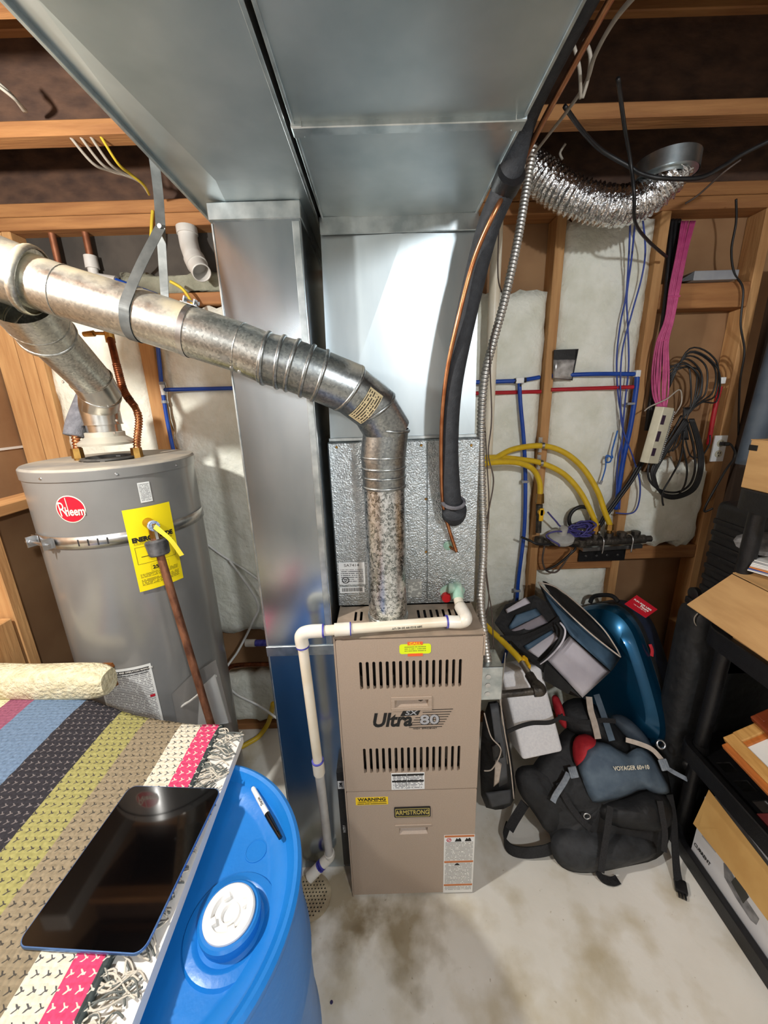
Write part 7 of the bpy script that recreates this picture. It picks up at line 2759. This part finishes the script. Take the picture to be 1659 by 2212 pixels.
# marker pen lying in the lid groove
m0, m1 = at(546, 1702, Z=BZ - 0.012), at(606, 1810, Z=BZ - 0.010)
mk = thing('marker_pen', 'black capped marker pen with white barrel resting on the barrel lid', 'pen', tuple(m0.lerp(m1, 0.5)))
dm = (m1 - m0)
Lm = dm.length
Mk = frame(m0, *basis(dm))
Mk = Matrix((basis(dm)[0], basis(dm)[1], dm.normalized())).transposed().to_4x4()
Mk.translation = m0
bm = B()
lathe(bm, [(0.0, 0.0), (0.0042, 0.0), (0.0055, 0.004), (0.0062, Lm * 0.25), (0.0064, Lm * 0.56), (0.0, Lm * 0.56)], M=Mk, seg=20)
build(bm, 'pen_barrel', white_plastic, mk, smooth='auto')
bm = B()
lathe(bm, [(0.0, Lm * 0.555), (0.0068, Lm * 0.555), (0.0066, Lm * 0.70), (0.0052, Lm * 0.90), (0.0045, Lm), (0.0, Lm)], M=Mk, seg=20)
tube(bm, [m0 + dm * 0.60 + V((0, 0, 0.0078)), m0 + dm * 0.92 + V((0, 0, 0.0075))], 0.0016, seg=6)
build(bm, 'pen_cap', pm('gloss_black', (14, 14, 15), None, rough=0.15), mk, smooth='auto')
vd = (CAM - m0).normalized()
vd = (vd - dm.normalized() * vd.dot(dm.normalized())).normalized()
lettering('Sharpie', 0.0085, frame(m0 + dm * 0.33 + vd * 0.0064, -dm, vd.cross(-dm)), ink, mk, ext=0.0002, shear=0.1, bold=0.0001)

# ------------------------------------------------------------------ board, rug, tablet
bdz = 0.918
wbd = thing('white_board', 'white board lying across the barrel under the rug', 'board', (-0.85, 0.5, BZ))
bw = [at(522, 1576, Z=bdz + 0.012), at(478, 1708, Z=bdz + 0.012), at(270, 2225, Z=bdz + 0.012)]
bm = B()
xe0, xe1 = bw[0].x, bw[2].x
ye0 = bw[0].y
prism(bm, [V((xe0, ye0, BZ + 0.001)), V((xe1 + 0.004, 0.16, BZ + 0.001)), V((-1.55, 0.16, BZ + 0.001)), V((-1.55, 1.0, BZ + 0.001)), V((-0.80, 0.90, BZ + 0.001)), V((-0.52, ye0 + 0.012, BZ + 0.001))], (0, 0, 0.026))
build(bm, 'board_panel', board_white, wbd)
ZR = BZ + 0.028


def rug_material():
    m, nt, p = node_mat('woven_rug')
    N, K_ = nt.nodes, nt.links
    p.inputs['Roughness'].default_value = 0.95
    p.inputs['Specular IOR Level'].default_value = 0.1
    tc = N.new('ShaderNodeTexCoord')
    sx = N.new('ShaderNodeSeparateXYZ')
    K_.new(tc.outputs['UV'], sx.inputs[0])
    cr = N.new('ShaderNodeValToRGB')
    cr.color_ramp.interpolation = 'CONSTANT'
    # uv.x = distance from the fringe edge in metres / 1.0
    bands = [(0.0, (70, 78, 78)), (0.010, (212, 74, 114)), (0.062, (218, 212, 194)), (0.125, (142, 130, 108)), (0.235, (154, 150, 96)), (0.335, (52, 51, 56)), (0.475, (108, 130, 156)), (0.640, (146, 88, 110)), (0.720, (214, 208, 172)), (0.86, (232, 226, 198))]
    el = cr.color_ramp.elements
    el[0].position, el[0].color = 0.0, rgb(bands[0][1])
    el[1].position, el[1].color = bands[1][0], rgb(bands[1][1])
    for pos, c in bands[2:]:
        e = el.new(pos)
        e.color = rgb(c)
    K_.new(sx.outputs['X'], cr.inputs[0])
    # stitches: little v marks in a staggered lattice
    def mth(op, x, y=None):
        c = N.new('ShaderNodeMath')
        c.operation = op
        for i_, v_ in enumerate((x, y)):
            if v_ is None:
                continue
            if isinstance(v_, (int, float)):
                c.inputs[i_].default_value = v_
            else:
                K_.new(v_, c.inputs[i_])
        return c.outputs[0]
    mp = N.new('ShaderNodeMapping')
    K_.new(tc.outputs['UV'], mp.inputs[0])
    U = mth('DIVIDE', sx.outputs['X'], 0.0185)
    W_ = mth('DIVIDE', sx.outputs['Y'], 0.0185)
    off_ = mth('MULTIPLY', mth('FLOOR', W_), 0.5)
    ua = mth('SUBTRACT', mth('FRACT', mth('ADD', U, off_)), 0.5)
    vb_ = mth('SUBTRACT', mth('FRACT', W_), 0.5)
    nzs = N.new('ShaderNodeTexNoise')
    nzs.inputs['Scale'].default_value = 90.0
    K_.new(mp.outputs[0], nzs.inputs['Vector'])
    jit_ = mth('MULTIPLY', mth('SUBTRACT', nzs.outputs['Fac'], 0.5), 0.35)
    d_ = mth('ABSOLUTE', mth('ADD', mth('SUBTRACT', mth('ABSOLUTE', vb_), mth('ADD', ua, 0.12)), jit_))
    stem = mth('MULTIPLY', mth('LESS_THAN', mth('ABSOLUTE', mth('ADD', vb_, jit_)), 0.07), mth('LESS_THAN', mth('ABSOLUTE', mth('ADD', ua, 0.2)), 0.14))
    vee = mth('MULTIPLY', mth('LESS_THAN', d_, 0.085), mth('LESS_THAN', mth('ABSOLUTE', vb_), 0.27))
    mark = mth('MAXIMUM', vee, stem)

    class k1:
        outputs = [mark]
    # stitch colour per band: dark on light wool, pale on dark wool and pink
    cs_ = N.new('ShaderNodeValToRGB')
    cs_.color_ramp.interpolation = 'CONSTANT'
    el = cs_.color_ramp.elements
    el[0].position, el[0].color = 0.0, rgb((214, 210, 196))
    el[1].position, el[1].color = 0.062, rgb((92, 92, 92))
    for pos, c in ((0.125, (78, 74, 68)), (0.335, (118, 112, 112)), (0.475, (98, 118, 144)), (0.64, (136, 82, 104)), (0.72, (178, 172, 140))):
        e = el.new(pos)
        e.color = rgb(c)
    K_.new(sx.outputs['X'], cs_.inputs[0])
    mx = N.new('ShaderNodeMix')
    mx.data_type = 'RGBA'
    K_.new(k1.outputs[0], mx.inputs['Factor'])
    K_.new(cr.outputs[0], mx.inputs['A'])
    K_.new(cs_.outputs[0], mx.inputs['B'])
    n2 = N.new('ShaderNodeTexNoise')
    n2.inputs['Scale'].default_value = 120.0
    K_.new(mp.outputs[0], n2.inputs['Vector'])
    m2 = N.new('ShaderNodeMix')
    m2.data_type = 'RGBA'
    m2.blend_type = 'OVERLAY'
    m2.inputs['Factor'].default_value = 0.35
    K_.new(mx.outputs['Result'], m2.inputs['A'])
    K_.new(n2.outputs['Fac'], m2.inputs['B'])
    K_.new(m2.outputs['Result'], p.inputs['Base Color'])
    wv = N.new('ShaderNodeTexVoronoi')
    wv.inputs['Scale'].default_value = 95.0
    wv.inputs['Randomness'].default_value = 0.35
    K_.new(mp.outputs[0], wv.inputs['Vector'])
    bp = N.new('ShaderNodeBump')
    bp.inputs['Strength'].default_value = 0.9
    bp.inputs['Distance'].default_value = 0.004
    bp.invert = True
    K_.new(wv.outputs['Distance'], bp.inputs['Height'])
    K_.new(bp.outputs[0], p.inputs['Normal'])
    return m


rug = thing('striped_rug', 'striped woven rug with fringe spread over the white board', 'rug', (-0.9, 0.55, ZR))
rugm = rug_material()
# right edge line (start of the fringe) and far edge, measured on the flat rug
XE = lambda y: -0.478 - 0.02 * (0.9 - y)
far_pts = [(-0.478, 0.902), (-0.56, 0.905), (-0.66, 0.925), (-0.78, 0.955), (-0.86, 0.985), (-1.0, 1.035), (-1.2, 1.10), (-1.45, 1.16)]


def far_y(x):
    for (x0, y0), (x1, y1) in zip(far_pts, far_pts[1:]):
        if x <= x0 and x >= x1:
            return y0 + (y1 - y0) * (x - x0) / (x1 - x0)
    return far_pts[-1][1] if x < far_pts[-1][0] else far_pts[0][1]


rr3 = random.Random(12)
bm = B()
NU, NV = 60, 60
L_ = bm.loops.layers.uv.verify()
G_ = []
for j in range(NV + 1):
    row = []
    for i in range(NU + 1):
        a, b = i / NU, j / NV
        dist = 0.98 * a
        x = -0.482 - dist
        y = 0.17 + (far_y(x) - 0.17) * b
        xx = x + 0.012 * (0.9 - y) * (1 - a)
        z = ZR + 0.012 + 0.004 * math.sin(9 * x + 5 * y) * min(1, a * 4) + 0.0012 * rr3.uniform(-1, 1)
        if b > 0.93:
            z -= 0.006 * (b - 0.93) / 0.07
        row.append((bm.verts.new((xx, y, z)), (dist, y)))
    G_.append(row)
for j in range(NV):
    for i in range(NU):
        q_ = (G_[j][i], G_[j][i + 1], G_[j + 1][i + 1], G_[j + 1][i])
        f_ = bm.faces.new([t[0] for t in q_])
        for l, t in zip(f_.loops, q_):
            l[L_].uv = t[1]
o_ = build(bm, 'rug_weave', rugm, rug, smooth=True)
sm = o_.modifiers.new('s', 'SOLIDIFY')
sm.thickness = 0.010
sm.offset = -1
# fringe tassels along the right edge
fr_m = [pm('fringe_cream', (214, 208, 194), (196, 190, 176), 60, 0.9), pm('fringe_grey', (92, 98, 96), (116, 120, 116), 60, 0.9)]
bm = [B(), B()]
y = 0.20
rr3 = random.Random(21)
while y < 0.895:
    knot = V((-0.482 + 0.012 * (0.9 - y), y, ZR + 0.008))
    swing = rr3.uniform(-0.05, 0.05)
    for s in range(4):
        L2 = rr3.uniform(0.040, 0.072)
        dy = swing + rr3.uniform(-0.012, 0.012)
        w_ = rr3.uniform(-0.012, 0.012)
        which = 0 if rr3.random() < 0.58 else 1
        tube(bm[which], [knot + V((-0.004, rr3.uniform(-0.006, 0.006), 0)), knot + V((L2 * 0.35, dy * 0.3 + w_, 0.003)), knot + V((L2 * 0.7, dy * 0.7 - w_, -0.002)), knot + V((L2, dy, -0.004 + (0.002 if s % 2 else 0)))], 0.0016, seg=5, n=4)
    y += 0.0145
for b_, m_ in zip(bm, fr_m):
    build(b_, 'fringe', m_, rug, smooth=True, kind='stuff')
# rolled cream end of the rug behind
bm = B()
x0_, x1_ = -1.60, at(236, 1480, Y=1.04).x


def roll(a, b):
    x = x0_ + (x1_ - x0_) * a
    t = 2 * math.pi * b
    c, s = math.cos(t), math.sin(t)
    sq = lambda v, e: math.copysign(abs(v) ** e, v)
    w2 = 1.0 + 0.03 * math.sin(14 * a + 3 * s)
    e_ = 1.0 - 0.25 * max(0, (a - 0.92) / 0.08) ** 2
    return V((x, 1.045 + 0.03 * (1 - a) + 0.045 * w2 * sq(c, 0.6) * e_, ZR + 0.052 + 0.05 * w2 * sq(s, 0.6) * e_))


grid(bm, lambda a, b: roll(a, b), 30, 16)
for a_ in (0.0, 1.0):
    c_ = bm.verts.new(sum((roll(a_, k / 16) for k in range(16)), V((0, 0, 0))) / 16)
    rg_v = [bm.verts.new(roll(a_, k / 16)) for k in range(16)]
    for k in range(16):
        bm.faces.new((rg_v[k], rg_v[(k + 1) % 16], c_))
cream_knit = pm('cream_knit', (236, 228, 196), (212, 202, 166), 45, 0.95, bump=0.9, bscale=90)
build(bm, 'rolled_end', cream_knit, rug, smooth='auto', label='rolled cream end of the rug')
# dark turned wood piece behind
bm = B()
pw_ = at(250, 1520, Y=1.12)
lathe(bm, [(0.0, 0.0), (0.022, 0.0), (0.02, 0.05), (0.016, 0.06), (0.024, 0.075), (0.020, 0.088), (0.0, 0.09)], o=(pw_.x - 0.0, 1.135, ZR - 0.03), seg=20)
build(bm, 'wooden_post_cap', varnish, None, smooth='auto', label='dark varnished wooden knob standing behind the rug', cat='post')

# tablet
ZTB = ZR + 0.0175
tl, tr_, br2, bl2 = at(268, 1698, Z=ZTB), at(470, 1706, Z=ZTB), at(322, 2064, Z=ZTB), at(52, 2050, Z=ZTB)
tb = thing('tablet', 'black screened tablet with blue edge lying on the rug', 'tablet', tuple((tl + tr_ + br2 + bl2) / 4))
ctb = (tl + tr_ + br2 + bl2) / 4
xd = ((tr_ - tl) + (br2 - bl2)).normalized()
Wt, Ht = ((tr_ - tl).length + (br2 - bl2).length) / 2, ((tl - bl2).length + (tr_ - br2).length) / 2
Mtb = frame(ctb, xd, V((0, 0, 1)).cross(xd))
oc = rrect(-Wt / 2, -Ht / 2, Wt / 2, Ht / 2, 0.018, 8)
bm = B()
prof3 = [(0.985, -0.003), (1.0, -0.0015), (1.0, 0.0022), (0.996, 0.0032)]
rings = [[bm.verts.new(Mtb @ V((p[0] * s, p[1] * s, z))) for p in oc] for s, z in prof3]
for A, C2 in zip(rings, rings[1:]):
    for i in range(len(oc)):
        j = (i + 1) % len(oc)
        bm.faces.new((A[i], A[j], C2[j], C2[i]))
bm.faces.new(rings[0][::-1])
bm.faces.new(rings[-1])
build(bm, 'tablet_case', tablet_blue, tb, smooth='auto')
oc2 = rrect(-Wt / 2 + 0.002, -Ht / 2 + 0.002, Wt / 2 - 0.002, Ht / 2 - 0.002, 0.0165, 8)
bm = B()
prism(bm, [Mtb @ V((p[0], p[1], 0.0031)) for p in oc2], Mtb.to_3x3() @ V((0, 0, 0.0008)))
build(bm, 'screen', screen, tb)

# clear document bag on the tank side
dbg = thing('document_bag', 'clear plastic bag of papers hanging on the right side of the tank', 'bag', tuple(at(430, 1500, Y=1.16)))
dq = [at(371, 1500, Y=1.15), at(410, 1462, Y=1.15), at(466, 1425, Y=1.15), at(500, 1560, Y=1.12), at(385, 1570, Y=1.12)]
bm = B()
prism(bm, [p + V((0, 0.006, 0)) for p in (at(462, 1460, Y=1.15), at(492, 1565, Y=1.13), at(425, 1575, Y=1.13), at(430, 1490, Y=1.15))], (0, 0.004, 0))
build(bm, 'papers', fineprint('manual_print', (196, 204, 206), (110, 60, 60), 12, 3), dbg)
bm = B()
prism(bm, dq, (0, 0.0012, 0))
gl, nt, p_ = node_mat('clear_film')
p_.inputs['Roughness'].default_value = 0.12
p_.inputs['Transmission Weight'].default_value = 0.96
p_.inputs['IOR'].default_value = 1.08
p_.inputs['Base Color'].default_value = (0.94, 0.94, 0.94, 1)
build(bm, 'film', gl, dbg)
# purple primer drips on the floor
drip = thing('primer_drips', 'small dark purple primer drops on the concrete beside the drain', 'stain', (at(668, 2080, Z=0).x, at(668, 2080, Z=0).y, 0))
for x, y, r_ in ((669, 2022, 0.006), (655, 2051, 0.004), (668, 2075, 0.005), (670, 2094, 0.005), (716, 2165, 0.005)):
    p = at(x, y, Z=0.0)
    bm = B()
    lathe(bm, [(r_, 0.0003), (r_ * 0.7, 0.0009), (0.0, 0.001)], o=(p.x, p.y, 0), seg=12)
    build(bm, 'drop', pm('purple_drop', (46, 40, 88), None, rough=0.4), drip)
